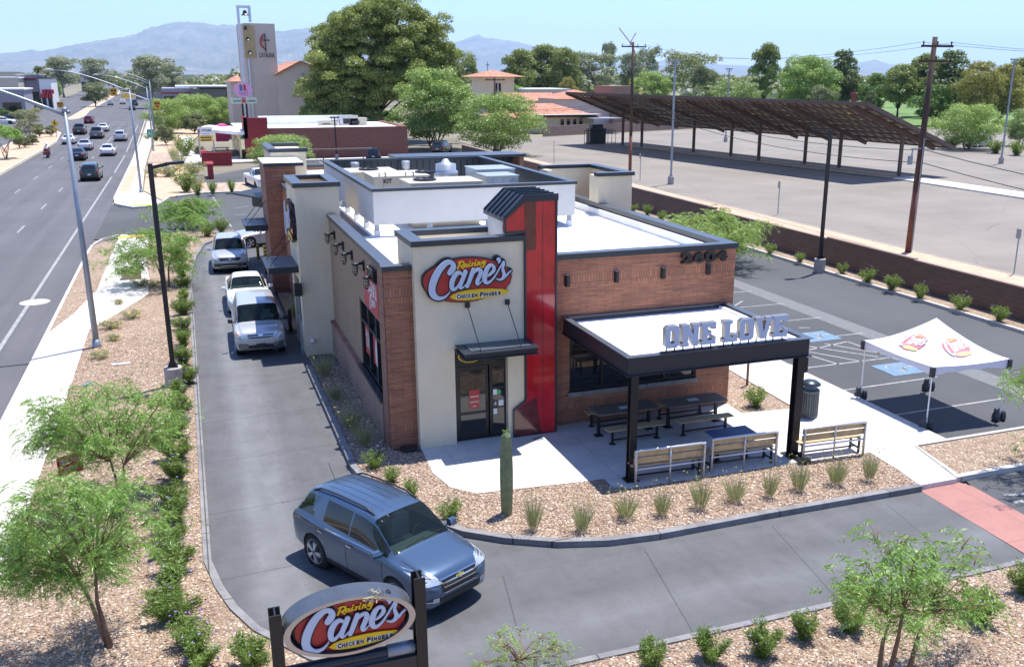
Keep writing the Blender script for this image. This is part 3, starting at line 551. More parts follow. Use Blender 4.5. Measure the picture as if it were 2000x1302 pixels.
# posters on the door
m = MB().box(6.78, 7.08, 24.37, 24.383, 1.06, 1.62, 0)
f = front(6.93, 24.368, 1.42); add(m, (fit(text('PLEASE USE', .1, .004)[0], .24), text('PLEASE USE', .1, .004)[1]), f, 1)
f = front(6.93, 24.368, 1.26); tt = text('DRIVE THRU', .1, .004); add(m, (fit(tt[0], .25), tt[1]), f, 1); f = front(6.93, 24.368, 1.13); tt = text('OPEN', .1, .003); add(m, (fit(tt[0], .1), tt[1]), f, 1)
tag(m.build('door_notice', [M['signred'], M['white']]), 'small red paper notice with white lettering on the entrance door', 'notice')
m = MB().lathe([(.001, 0), (.07, 0), (.07, -.008)], 18, (7.66, 24.398, 1.47), 0, 'y'); tag(m.build('round_sticker', M['leaf_emer'] if 0 else mat('sticker_green', (.05, .45, .15), .4)), 'round green sticker on the glass beside the entrance door', 'sticker')
m = MB().box(7.5, 7.62, 24.385, 24.398, 1.06, 1.24, 0).lathe([(.001, 0), (.035, 0), (.035, -.004)], 12, (7.55, 24.384, 1.12), 1, 'y').box(7.55, 7.57, 24.38, 24.384, 1.13, 1.2, 1)
m.box(7.65, 7.79, 24.385, 24.398, 1.05, 1.22, 2); tag(m.build('access_decal', [M['steel'], M['white'], M['white']]), 'small wheelchair symbol decal low on the sidelight glass', 'decal')
tag(MB().box(7.49, 7.6, 24.385, 24.398, .82, .98).build('paper_notice', M['white']), 'white paper notice below the wheelchair decal', 'notice')
tag(MB().box(7.49, 7.6, 24.385, 24.398, 1.4, 1.56).build('paper_notice', M['white']), 'white and red paper notice left of the green sticker', 'notice')
# canopy over the door
aw = part(MB().box(6.42, 8.42, 23.25, 24.2, 2.86, 3.0).box(6.36, 8.48, 23.19, 24.2, 3.0, 3.02).box(6.36, 8.48, 23.19, 24.2, 2.84, 2.86), 'door_canopy', M['bluesteel'], label='flat dark steel canopy over the entrance')
m = MB().box(6.6, 8.3, 23.4, 24.1, 3.02, 3.04); sub(m, 'canopy_top', M['copetop'], aw)
for x, px in ((6.62, 0), (7.9, 1)):
    a = PY(912 if not px else 990, 595 if not px else 589, 24.2); sub(MB().tube([(a.x, 24.18, a.z), (a.x+.12, 23.35, 3.03)], .012, 6).box(a.x-.06, a.x+.06, 24.12, 24.2, a.z-.07, a.z+.07), 'tie_rod', M['steel'], aw)
# red panel tower: outline traced on the plane y=24.15
o1 = [(8.4, 24.42), (9.32, 24.42)]
m = MB(); Y0 = 24.16
red = [(8.39, 1.2), (8.02, .96), (8.02, .12), (9.3, .12), (9.3, 6.85), (8.38, 6.85), (7.82, 6.42), (7.82, 6.02), (8.39, 6.02)]
v, f = shapes([red], .2); add(m, (v, f), lambda p: (p[0], Y0+.1-p[2], p[1])); part(m, 'red_panel', M['redgloss'], label='tall glossy red panel tower beside the door')
m = MB()
v, f = shapes([[(8.72, 6.83), (8.4, 6.83), (8.4, 5.5), (8.72, 5.5)][::-1]], .01); add(m, (v, f), lambda p: (p[0]-.02, Y0-.006-p[2], p[1])); part(m, 'dark_red_panel', M['redgloss2']); m = MB()
v, f = shapes([[(8.4, .15), (8.04, .15), (8.04, .95), (8.72, 1.25), (8.85, .15)]], .01); add(m, (v, f), lambda p: (p[0], Y0-.006-p[2], p[1]))
part(m, 'dark_red_panel', M['redgloss2'])
m = MB()
ol = red+[red[0]]
for a, b in zip(ol[:-1], ol[1:]): m.bar((a[0], Y0-.01, a[1]), (b[0], Y0-.01, b[1]), .05, .05)
m.box(8.9, 8.91, Y0-.009, Y0, .2, 6.8)
part(m, 'panel_trim', M['coping'])
part(MB().box(7.86, 9.28, 24.37, 25.85, 4.5, 6.3).box(8.3, 9.28, 24.37, 25.85, 6.3, 6.8), 'chimney_body', M['stucco2'])
m = MB(); prof = [(7.76, 6.32), (7.76, 6.4), (8.36, 6.98), (9.34, 6.98), (9.34, 6.84), (8.4, 6.84)]
n = len(prof)
for i in range(n-1):
    a, b = prof[i], prof[i+1]; m.quad((a[0], 24.1, a[1]), (b[0], 24.1, b[1]), (b[0], 25.95, b[1]), (a[0], 25.95, a[1]))
m.poly([(p[0], 24.1, p[1]) for p in prof]); m.poly([(p[0], 25.95, p[1]) for p in prof][::-1])
for k in range(6):
    y = 24.12+k*.36; m.bar((7.76, y, 6.43), (8.36, y, 7.0), .03, .04); m.bar((8.36, y, 7.0), (9.34, y, 7.0), .03, .04)
o = part(m, 'metal_cap_roof', M['bluesteel'], label='dark standing-seam metal cap on the red tower'); bm_fix(o)
# patio canopy
cx0, cx1, cy0, cy1, cz0, cz1 = 9.7, 15.0, 20.22, 24.6, 2.96, 3.42
pc = thing('patio_canopy', 'flat black steel patio canopy with white roof carried on two posts before the brick wall', 'canopy', (cx0, cy0, 0))
m = MB()
m.box(cx0, cx1, cy0, cy0+.09, cz0, cz1).box(cx0, cx0+.09, cy0+.09, cy1, cz0, cz1).box(cx1-.09, cx1, cy0+.09, cy1, cz0, cz1).box(cx0+.09, cx1-.09, cy1-.1, cy1-.002, cz0, cz1)
m.box(cx0-.06, cx1+.06, cy0-.07, cy0+.14, cz1, cz1+.02, 1).box(cx0-.06, cx0+.12, cy0+.14, cy1-.01, cz1, cz1+.02, 1).box(cx1-.12, cx1+.06, cy0+.14, cy1-.01, cz1, cz1+.02, 1).box(cx0+.12, cx1-.12, cy1-.12, cy1-.003, cz1, cz1+.02, 1)
m.box(cx0-.06, cx1+.06, cy0-.07, cy0+.14, cz0-.02, cz0).box(cx0-.06, cx0+.12, cy0+.14, cy1-.01, cz0-.02, cz0).box(cx1-.12, cx1+.06, cy0+.14, cy1-.01, cz0-.02, cz0)
part(m, 'fascia_beam', [M['bluesteel'], M['copetop']], pc)
part(MB().box(cx0+.1, cx1-.1, cy0+.1, cy1-.11, 3.1, 3.3), 'roof', M['roofwhite'], pc)
part(MB().box(cx1-.26, cx1-.1, cy0+.1, cy1-.11, 3.3, 3.36).box(cx0+.1, cx0+.2, cy0+.1, cy1-.11, 3.3, 3.34), 'roof_upstand', M['roofwhite'], pc)
part(MB().box(cx0+.09, cx1-.09, cy0+.09, cy1-.1, 3.04, 3.1), 'soffit', M['steel'], pc)
m = MB().box(9.78, 9.98, 20.18, 20.2, .1, cz0-.02).box(9.78, 9.98, 20.36, 20.38, .1, cz0-.02).box(9.87, 9.89, 20.2, 20.36, .1, cz0-.02).box(9.7, 10.05, 20.1, 20.45, .13, .15)
part(m, 'post', M['steel'], pc)
m = MB().box(14.62, 14.84, 20.12, 20.14, .1, cz0-.02).box(14.62, 14.84, 20.34, 20.36, .1, cz0-.02).box(14.72, 14.74, 20.14, 20.34, .1, cz0-.02).box(14.5, 14.95, 20.0, 20.46, .13, .16).box(14.6, 14.86, 19.55, 20.1, .12, .24)
m.bar((14.9, 20.25, 2.9), (14.9, 20.25, 2.5), .12, .2); part(m, 'post', M['steel'], pc)
for k, (x, y) in enumerate(((11.6, 21.6), (13.4, 21.7))):
    fn = thing('ceiling_fan', ['steel ceiling fan under the patio canopy by the left window', 'steel ceiling fan under the patio canopy near the right post'][k], 'fan', (x, y, 2.85), .4*k, 'fans under the patio canopy')
    MB().lathe([(.02, .22), (.02, .08), (.12, .06), (.12, -.04), (.04, -.07)], 14).build('motor', M['galv'], fn, True)
    for q in range(3):
        a = q*2.094; c, s_ = math.cos(a), math.sin(a); MB().quad((.1*c-.04*s_, .1*s_+.04*c, .0), (.75*c-.08*s_, .75*s_+.08*c, .01), (.75*c+.08*s_, .75*s_-.08*c, -.02), (.1*c+.04*s_, .1*s_-.04*c, -.01)).build('blade', M['galv'], fn)
# roof-top screen
sx0, sx1, sy0, sy1 = 5.74, 13.06, 32.05, 43.9
sz0, sz1 = 5.2, 6.42
m = MB().box(sx0, sx1, sy0, sy0+.12, sz0, sz1-.1).box(sx0, sx0+.12, sy0+.12, sy1, sz0, sz1-.1)
part(m, 'roof_screen', M['stucco2'], label='pale grey stucco screen around the roof machines')
part(MB().box(sx0+.12, sx1-.12, sy0+.12, sy0+.16, sz0, sz1-.1), 'screen_lining', M['corr']); part(MB().box(sx0+.12, sx1-.12, sy1-.12, sy1, sz0, sz1-.1), 'screen_back', M['corr'])
part(MB().box(sx1-.14, sx1, sy0+.12, sy1-.12, sz0, sz1-.1), 'screen_side', M['corry'])
part(MB().box(sx0-.06, sx1+.06, sy0-.06, sy0+.2, sz1-.1, sz1, 0, 1).box(sx0-.06, sx0+.2, sy0+.2, sy1, sz1-.1, sz1, 0, 1).box(sx1-.2, sx1+.06, sy0+.2, sy1, sz1-.1, sz1, 0, 1).box(sx0+.2, sx1-.2, sy1-.2, sy1, sz1-.1, sz1, 0, 1), 'screen_coping', [M['coping'], M['copetop']])
for x, y in [(5.85, 32.2), (7.7, 32.2), (9.8, 32.2), (11.8, 32.2), (12.9, 32.2)]+[(5.85, 34.2+2.1*k) for k in range(5)]:
    part(MB().box(x-.07, x+.07, y-.07, y+.07, ZR, sz0+.02).box(x-.09, x+.09, y-.09, y+.09, ZR, ZR+.2, 1), 'screen_post', [M['galv'], M['roofwhite']])
part(MB().box(9.2, 15.4, 45.7, 45.95, 4.5, 6.3), 'rear_screen', M['corr']); part(MB().box(15.2, 15.42, 44.5, 45.7, 0, 6.3), 'rear_screen_side', M['bricky'])
part(MB().box(9.1, 15.45, 44.3, 46.3, 6.3, 6.42, 0, 1), 'rear_screen_coping', [M['coping'], M['copetop']])
part(MB().poly([(sx0-.9, 32.3, ZR+.004), (sx0-.1, 32.3, ZR+.004), (sx0-.1, 43, ZR+.004), (sx0-.9, 43, ZR+.004)]), 'screen_shade_strip', M['roof_shade'])  # the screen's shadow band on the white roof, painted as a dark strip
# stucco tower at the drive-through window
m = MB().box(3.5, 5.05, 35.05, 35.3, 0, 6.22).box(3.5, 3.75, 35.3, 38.1, 2.75, 6.22).box(3.5, 3.75, 35.3, 35.75, 0, 2.75).box(3.5, 3.75, 37.6, 38.1, 0, 2.75).box(3.5, 3.75, 35.75, 37.6, 0, 1.0).box(3.75, 5.05, 37.85, 38.1, 4.5, 6.22).box(4.8, 5.05, 35.3, 37.85, 4.7, 6.22)
t2 = part(m, 'drive_window_tower', M['stucco'], label='cream stucco tower over the drive-through window')
part(MB().box(3.42, 5.12, 34.97, 35.35, 6.22, 6.38, 0, 1).box(3.42, 3.82, 35.35, 38.15, 6.22, 6.38, 0, 1).box(3.82, 5.12, 37.8, 38.15, 6.22, 6.38, 0, 1).box(4.75, 5.12, 35.35, 37.8, 6.22, 6.38, 0, 1), 'tower_coping', [M['coping'], M['copetop']])
part(MB().box(3.75, 5.0, 35.3, 37.8, 5.6, 5.7), 'tower_roof', M['dirt'])
dw = part(MB().box(3.6, 3.62, 35.8, 37.55, 1.05, 2.7), 'drive_window', M['glass']); sub(MB().box(3.56, 3.64, 35.75, 37.6, 1.0, 1.07).box(3.56, 3.64, 35.75, 37.6, 2.68, 2.75).box(3.56, 3.64, 36.6, 36.68, 1.07, 2.68), 'window_frame', M['steel'], dw)
a2 = part(MB().box(2.42, 3.5, 35.6, 37.9, 3.05, 3.27).box(2.36, 3.5, 35.54, 37.96, 3.27, 3.29), 'window_canopy', M['bluesteel'], label='dark steel canopy over the drive-through window')
for y in (35.9, 37.4): sub(MB().tube([(3.48, y, 4.45), (2.5, y-.1, 3.3)], .014, 6).box(3.44, 3.5, y-.06, y+.06, 4.4, 4.52), 'tie_rod', M['steel'], a2)
# second brick tower and further parts of the left side
part(MB().box(3.35, 4.3, 46.2, 46.5, 0, 6.0), 'brick_tower', M['brick'], label='narrow brick tower behind the drive-through window')
part(MB().box(3.33, 3.6, 46.22, 49.2, 0, 6.0).box(3.6, 5.0, 48.9, 49.2, 0, 6), 'brick_tower_side', M['bricky'])
part(MB().box(3.28, 5.1, 46.1, 49.3, 6.0, 6.16, 0, 1), 'brick_tower_coping', [M['coping'], M['roofwhite']])
part(MB().box(4.05, 4.9, 38.1, 46.2, 0, 5.12), 'left_rear_wall', M['brick']); part(MB().box(4.0, 4.95, 38.1, 46.2, 5.12, 5.24, 0, 1), 'left_rear_coping', [M['coping'], M['copetop']])
part(MB().box(3.9, 5.6, 49.3, 53.5, 0, 6.4), 'rear_stucco_tower', M['stucco']); part(MB().box(3.8, 4.2, 49.2, 53.6, 6.4, 6.58, 0, 1).box(4.2, 5.7, 49.2, 49.5, 6.4, 6.58, 0, 1).box(4.2, 5.7, 53.2, 53.6, 6.4, 6.58, 0, 1), 'rear_tower_coping', [M['coping'], M['copetop']])
part(MB().box(4.0, 4.62, 53.5, YB, 0, 4.95), 'rear_left_wall', M['bricky'])
a3 = part(MB().box(2.3, 3.35, 46.6, 49.0, 3.0, 3.25).box(2.24, 3.35, 46.54, 49.06, 3.25, 3.27), 'rear_canopy', M['bluesteel'])
for y in (46.9, 48.6): sub(MB().tube([(3.35, y, 4.4), (2.4, y-.1, 3.28)], .014, 6), 'tie_rod', M['steel'], a3)
a4 = part(MB().prism([(2.15, 53.5), (3.9, 49.9), (3.9, 56.2)], 3.94, 4.03), 'sloped_metal_awning', m_roofribs('awning_ribs', (.035, .038, .045), .3, 1)); sub(MB().prism([(3.0, 51.9), (3.88, 50.3), (3.88, 51.6), (3.5, 52.6)], 3.5, 3.93), 'awning_bracket', M['steel'], a4)
# rear right stucco towers
part(MB().box(15.0, 16.45, 34.4, 34.65, ZR-.3, 6.3).box(16.2, 16.45, 34.65, 38.2, 0, 6.3).box(13.95, 14.2, 37.3, 38.2, ZR, 6.3).box(14.2, 16.2, 38.0, 38.25, ZR, 6.3).box(15.0, 15.25, 34.65, 35.3, ZR-.2, 6.3), 'rear_right_tower', M['stucco'])
part(MB().box(14.92, 16.52, 34.3, 34.68, 6.3, 6.44, 0, 1).box(16.12, 16.52, 34.68, 38.3, 6.3, 6.44, 0, 1).box(13.9, 16.12, 37.95, 38.3, 6.3, 6.44, 0, 1), 'rear_right_coping', [M['coping'], M['copetop']])
part(MB().box(15.32, 16.45, 34.42, 38.2, 0, ZR-.3), 'rear_right_base', M['stucco'])
# railing on the rear roof
rl = MB(); z = 5.2
for x in (6.4, 8.1, 10.2): rl.tube([(x-1.3, 52, z-.3), (x-1.3, 52, z+1.1)], .03, 6)
rl.tube([(5.0, 52, z+1.1), (9.4, 52, z+1.1)], .03, 6).tube([(5.0, 52, z+.5), (9.4, 52, z+.5)], .02, 6); part(rl, 'roof_railing', M['steel'])
# roof machines (each its own thing, standing on the roof)
def machine(name, label, x0, x1, y0, y1, z1, col, fans=(), cat='air conditioner', txt=None, panels=3):
    t = thing(name, label, cat, ((x0+x1)/2, (y0+y1)/2, ZR), 0, 'machines on the restaurant roof'); w, d, h = (x1-x0)/2, (y1-y0)/2, z1-ZR
    m = MB().box(-w, w, -d, d, .15, h).box(-w-.04, w+.04, -d-.04, d+.04, h, h+.04).box(-w+.1, w-.1, -d+.1, d-.1, 0, .15)
    m.build('casing', col, t)
    m = MB()
    for k in range(panels): x = -w+2*w*(k+.5)/panels; m.box(x-.01, x+.01, -d-.012, -d-.002, .25, h-.05)
    m.box(w*.45, w*.92, -d-.02, -d-.003, .3, h-.12); m.build('access_panel', M['galv'], t)
    for fx in fans: MB().lathe([(.42, 0), (.42, .06), (.36, .07), (.3, .03), (.06, .05), (.03, .08)], 20, (fx, 0, h+.04)).tube([(fx-.27, 0, h+.13), (fx+.36, 0, h+.13)], .015, 5).tube([(fx, -.27, h+.13), (fx, .36, h+.13)], .015, 5).build('fan_guard', M['steel'], t)
    if txt:
        m = MB()
        for s_, x, z in txt: q = text(s_, .22, .006); add(m, q, front(x, -d-.02, z))
        m.build('stencilled_number', M['steel'], t)
    return t
crm = mat('cream_sheet_metal', (.5, .46, .38), .5, .2, var=.05); gal2 = mat('pale_sheet_metal', (.5, .53, .55), .35, .6, var=.08, scale=3)
zA = PY(780, 346, 36.4).z; zB = PY(870, 358, 33.4).z; zC = PY(970, 332, 36.6).z; xA0, xA1 = PY(730, 346, 36.4).x, PY(838, 346, 36.4).x
machine('rooftop_air_unit', 'long cream rooftop air unit stencilled 1 and 2 behind the screen', xA0, xA1, 36.4, 38.6, zA, crm, (1.2,), txt=[('1  2', -.75, 1.62), ('1   2', .3, 1.62), ('KIT', -.55, 1.38)])
machine('rooftop_air_unit', 'low cream rooftop air unit with a round fan just inside the front of the screen', PY(802, 358, 33.4).x, PY(942, 358, 33.4).x, 33.4, 35.2, zB, crm, (-.6,))
machine('rooftop_air_unit', 'cream rooftop air unit at the rear left of the screen', 6.2, 8.3, 40.2, 42.2, 6.15, crm, (0,))
machine('supply_air_unit', 'galvanised sheet-metal supply air unit at the right inside the screen', PY(932, 340, 36.6).x, PY(1005, 340, 36.6).x, 36.6, 38.3, zC, gal2, (), 'air unit'); 
machine('supply_air_unit', 'smaller sloping galvanised air unit in front of the tall one', PY(952, 350, 34.6).x, PY(1012, 350, 34.6).x, 34.6, 36.0, PY(985, 345, 34.6).z, gal2, (), 'air unit')
t = thing('exhaust_fan', 'round galvanised exhaust fan hood on a square curb marked EF KIT', 'exhaust fan', (PY(871, 340, 38.9).x, 38.9, ZR), 0, 'machines on the restaurant roof')
MB().box(-.45, .45, -.45, .45, 0, 1.15).build('fan_curb', gal2, t); MB().lathe([(.5, 1.15), (.5, 1.45), (.42, 1.5), (.42, 1.75), (.2, 1.8), (.1, 1.95)], 20).build('fan_hood', gal2, t, True)
m = MB(); q = text('EF', .24, .006); add(m, q, front(0, -.47, .95)); q = text('KIT', .24, .006); add(m, q, front(0, -.47, .65)); m.build('stencilled_letters', M['steel'], t)
for k, (x, y, lb) in enumerate(((7.0, 43.2, 'small white vent cap at the rear left corner inside the screen'), (9.3, 43.2, 'small white vent cap at the middle of the rear screen'))):
    t = thing('vent_cap', lb, 'vent', (x, y, ZR), 0, 'white vent caps on the roof'); MB().lathe([(.07, 0), (.07, 1.2), (.18, 1.2), (.2, 1.5), (.16, 1.55)], 12).build('pipe', gal2, t)
# wall lights
def jar(y, z, label):
    t = thing('caged_wall_lamp', label, 'lamp', (4.62, y, z), 0, 'caged lamps on the left wall')
    MB().box(-.06, 0, -.09, .09, -.14, .14).build('back_plate', M['steel'], t); MB().tube([(-.06, 0, .06), (-.2, 0, .06), (-.27, 0, .03)], .045, 8).lathe([(.1, .02), (.1, .07), (.04, .1)], 14, (-.27, 0, 0)).build('arm', M['steel'], t)
    m = MB().lathe([(.065, .02), (.07, -.13), (.05, -.21), (.01, -.23)], 12, (-.27, 0, 0)); m.build('glass_jar', mat('jar_glass', (.55, .45, .3), .2) if 'jarm' not in M else M['jarm'], t, True)
    m = MB()
    for k in range(6): a = k*math.pi/3; m.tube([(-.27+.08*math.cos(a), .08*math.sin(a), .02), (-.27+.08*math.cos(a), .08*math.sin(a), -.18), (-.27+.02*math.cos(a), .02*math.sin(a), -.3)], .008, 4)
    for z_ in (-.06, -.16): m.tube([(-.27+.08*math.cos(a), .08*math.sin(a), z_) for a in [k*math.pi/6 for k in range(13)]], .008, 4)
    m.build('wire_cage', M['steel'], t)
M['jarm'] = mat('jar_glass', (.55, .45, .3), .2)
for k, (px, y_) in enumerate(((647, 463), (664, 484), (681, 502), (704, 522), (727, 548))):
    p_ = PX(px+6, y_-4, 4.6); jar(p_.y, p_.z, ['caged wall lamp on the brown wall, farthest of the five', 'second caged wall lamp from the stucco tower', 'middle one of the five caged wall lamps', 'caged wall lamp just beyond the red banner', 'caged wall lamp nearest the brick corner pier, over the red banner'][k])
for k, (px, py) in enumerate(((1107, 547), (1203, 539), (1294, 532), (1382, 524))):
    p_ = PY(px, py, 24.6); t = thing('wall_sconce', 'half-round black wall sconce on the brick, '+['nearest the red panel', 'second from the red panel', 'second from the right corner', 'just below the house number'][k], 'sconce', (p_.x, 24.6, p_.z), 0, 'sconces on the front brick wall')
    MB().prism([(-.07, 0), (.07, 0), (.07, -.08), (.04, -.13), (-.04, -.13), (-.07, -.08)], -.17, .15).build('shade', M['steel'], t); MB().prism([(-.055, -.01), (.055, -.01), (.05, -.07), (0, -.11), (-.05, -.07)], .15, .156).build('lens', M['white'], t)
for px, py, lb in ((611, 664, 'small round floodlight low on the drive-through tower wall'),):
    p_ = PY(px, py, 35.05); tag(MB().lathe([(.07, 0), (.09, -.1), (.05, -.18)], 12, (p_.x, 35.05, p_.z), 0, 'y').build('wall_floodlight', M['white'], None, True), lb, 'light')
t = thing('menu_box', 'black box on a post beside the drive-through window', 'box', (3.35, 34.85, .1)); MB().box(-.14, .14, -.12, .12, 2.25, 2.7).build('box', M['steel'], t); MB().box(-.03, .03, .05, .1, 0, 2.25).build('post', M['galv'], t)
t = thing('rock_light', 'squat black up-light box at the foot of the brick corner pier', 'light', (5.0, 24.22, .1)); MB().prism([(-.2, -.14), (.2, -.14), (.22, .1), (-.22, .1)], 0, .14).build('housing', M['blackpl'], t); MB().box(-.16, .16, -.12, .08, .141, .15).build('lens', M['glass'], t)
# ---------------------------------------------------------------- logo, lettering, signs
def cat_spline(P, n=6):
    out = []
    for i in range(len(P)-1):
        p0, p1, p2, p3 = P[max(i-1, 0)], P[i], P[i+1], P[min(i+2, len(P)-1)]
        for k in range(n):
            t = k/n; out.append(tuple(.5*((2*p1[j])+(-p0[j]+p2[j])*t+(2*p0[j]-5*p1[j]+4*p2[j]-p3[j])*t*t+(-p0[j]+3*p1[j]-3*p2[j]+p3[j])*t**3) for j in range(3)))
    out.append(tuple(P[-1])); return out
LETTERS = [  # strokes of the script word: (x, y, half width) in the traced sign's own units
 [(642,438,52),(690,375,60),(722,305,56),(690,235,48),(612,218,50),(520,275,60),(425,385,68),(345,530,72),(292,680,74),(282,810,70),(325,905,66),(420,955,44),(530,935,28),(610,870,16),(655,805,7)],
 [(885,455,30),(830,432,38),(755,485,48),(700,590,52),(684,690,50),(700,765,42),(760,760,30),(830,680,24),(890,560,24)],
 [(968,412,44),(925,520,44),(880,630,42),(858,705,40),(872,748,28),(925,722,15),(975,660,7)],
 [(1128,372,42),(1088,480,44),(1040,610,42),(998,712,38)],[(1070,520,22),(1120,440,28),(1190,380,34),(1262,366,38),(1278,430,44),(1238,530,42),(1202,620,40),(1212,668,28),(1262,640,16),(1310,590,7)],
 [(1400,512,10),(1475,462,26),(1545,375,36),(1540,298,32),(1480,278,34),(1412,345,44),(1370,455,50),(1355,560,50),(1385,628,40),(1450,622,28),(1530,550,20),(1610,430,17),(1680,310,17),(1745,205,24)],
 [(1748,205,24),(1752,262,24),(1728,330,28),(1742,410,34),(1758,475,38),(1730,540,34),(1665,572,22),(1600,552,12)],[(1745,540,14),(1800,490,22),(1850,428,18),(1898,388,15)],[(1642,158,44),(1655,195,30),(1638,232,10)]]
RAISING = [[(872,218,14),(815,358,15)],[(838,232,10),(920,212,13),(948,245,14),(915,288,13),(868,300,10)],[(880,298,13),(930,350,15)],[(1012,262,9),(968,272,12),(945,305,13),(972,318,11),(1008,278,10)],[(1015,262,10),(998,310,11),(1028,306,9)],
 [(1062,240,10),(1042,298,12),(1062,300,9)],[(1070,204,12),(1072,207,12)],[(1146,242,9),(1112,244,11),(1118,268,12),(1108,294,12),(1082,292,9)],[(1182,226,10),(1164,288,12),(1184,290,9)],[(1194,187,12),(1197,190,12)],
 [(1238,216,10),(1214,284,12)],[(1222,250,9),(1258,218,11),(1268,238,12),(1256,276,11),(1284,272,9)],[(1380,206,9),(1332,210,12),(1310,240,12),(1332,256,11),(1368,226,10)],[(1384,204,11),(1362,272,12),(1332,318,12),(1290,308,10)]]
BODY = [(112,600),(128,520),(200,430),(330,345),(480,270),(620,215),(740,186),(900,155),(1150,140),(1400,160),(1600,212),(1770,300),(1880,400),(1918,510),(1885,650),(1790,770),(1500,905),(1200,1000),(900,1032),(700,1026),(560,1004),(380,940),(190,830),(128,720)]
BANNER = [(652,935),(715,880),(820,835),(1000,795),(1250,768),(1500,758),(1740,768),(1830,790),(1868,822),(1810,862),(1650,900),(1400,945),(1150,988),(980,1000),(820,998),(720,975)]
def ribbon(st, grow=0.0, n=6, dx=0, dy=0):
    P = cat_spline(st, n); L, Rr = [], []
    for i, p in enumerate(P):
        a, b = P[max(i-1, 0)], P[min(i+1, len(P)-1)]; tx, ty = b[0]-a[0], b[1]-a[1]; l = math.hypot(tx, ty) or 1; nx, ny = -ty/l, tx/l; w = p[2]+grow
        L.append((p[0]+nx*w+dx, p[1]+ny*w+dy)); Rr.append((p[0]-nx*w+dx, p[1]-ny*w+dy))
    def cap(c, frm, w):   # round cap, half circle from frm
        a0 = math.atan2(frm[1]-c[1], frm[0]-c[0]); return [(c[0]+w*math.cos(a0-math.pi*k/6), c[1]+w*math.sin(a0-math.pi*k/6)) for k in range(1, 6)]
    e, s = P[-1], P[0]; c1 = (e[0]+dx, e[1]+dy); c0 = (s[0]+dx, s[1]+dy)
    return L+cap(c1, L[-1], e[2]+grow)+Rr[::-1]+cap(c0, Rr[0], s[2]+grow)
# the sign's plane coordinates (metres), then centred
def Lp(x, y): p_ = PY(815+x*.095, 490+y*.095, 24.1); return (p_.x, p_.z)
_c = Lp(1015, 580)
def Lu(x, y): q = Lp(x, y); return (q[0]-_c[0], q[1]-_c[1])
def grown(poly, g):
    cx = sum(p[0] for p in poly)/len(poly); cy = sum(p[1] for p in poly)/len(poly)
    return [(p[0]+(p[0]-cx)/(math.hypot(p[0]-cx, p[1]-cy))*g, p[1]+(p[1]-cy)/(math.hypot(p[0]-cx, p[1]-cy))*g) for p in poly]
def logo_parts():
    parts = {}
    def lay(name, polys, z0, z1, dz=.002):
        mb = parts.setdefault(name, MB())
        for k, pl in enumerate(polys):
            q = [Lu(*p) for p in pl]; v, f = shapes([q], z1-z0); zc = (z0+z1)/2+dz*k
            add(mb, (v, f), lambda p: (p[0], p[1], p[2]+zc))
    lay('backing', [grown(BODY, 26)]+[ribbon(s, 34, 5) for s in LETTERS]+[grown(BANNER, 10)], 0, .12, .0011)
    lay('red_field', [BODY], .136, .150)
    lay('letter_shadow', [ribbon(s, 22, 5, 14, 18) for s in LETTERS], .160, .164, .0012)
    lay('banner', [BANNER], .168, .19)
    lay('script_letters', [ribbon(s, -2, 6) for s in LETTERS], .196, .222, .0016)
    lay('word_raising', [ribbon(s, 2, 4) for s in RAISING], .160, .17, .001)
    # CHICKEN FINGERS, small capitals on the banner's slant
    mb = MB(); mw = MB(); x = 785.0
    for w_, ch in enumerate('CHICKEN FINGERS'):
        if ch == ' ': x += 40; continue
        big = w_ in (0, 8); hgt = 92 if big else 76; wd = {'I': 34}.get(ch, 62 if not big else 72)
        t = text(ch, 1, .075); vv = fit(t[0], 1, 1); base = 968-(x-785)*.094
        def mp(p, gx=0.0, z=.197): s_ = 1+gx/wd; s2 = 1+gx/hgt; return (*Lu(x+wd/2+p[0]*(wd-9)*s_+(-p[1])*-4, base-hgt/2-p[1]*hgt*s2), z)
        add(mb, (vv, t[1]), lambda p: mp(p)); 
        q = [Lu(x+a*wd-2, base-hgt*b_-(a-.5)*6) for a, b_ in ((-.03, -.05), (.97, -.05), (.97, 1.05), (-.03, 1.05))]; mw.poly([(*c, .1935) for c in q])
        sf = MB()
        x += wd+3
    parts['banner_words'] = mb; parts['banner_word_edge'] = mw
    return parts
LOGO = logo_parts()
LM = dict(backing='signblack', red_field='signred', letter_shadow='signblack', banner='signyel', script_letters='blade', word_raising='signyel', banner_words='signblack', banner_word_edge='white')
def place_logo(t, fn, skip=(), mats=None, flat=False, squash=1.0):
    for nm, mb in LOGO.items():
        if nm in skip: continue
        o = MB(); o.v = [tuple(fn((p[0], p[1], p[2]*squash))) for p in mb.v]; o.f = mb.f; o.m = mb.m; ob = o.build(nm, M[(mats or {}).get(nm, LM[nm])], t)
c0 = PY(815+1015*.095, 490+580*.095, 24.1)
t = thing('wall_logo_sign', 'large oval red and white script sign on the entrance tower above the door canopy', 'sign', (c0.x, 24.2, c0.z), 0, 'oval restaurant logo signs'); place_logo(t, lambda p: (p[0], -p[2], p[1]))
tp_ = PX(563, 405, 3.5); s_ = 1.0
t = thing('wall_logo_sign', 'oval script sign seen edge-on on the drive-through tower', 'sign', (3.5, 36.4, 4.85), 0, 'oval restaurant logo signs'); place_logo(t, lambda p: (-p[2], -p[0]*.95, p[1]*1.25))
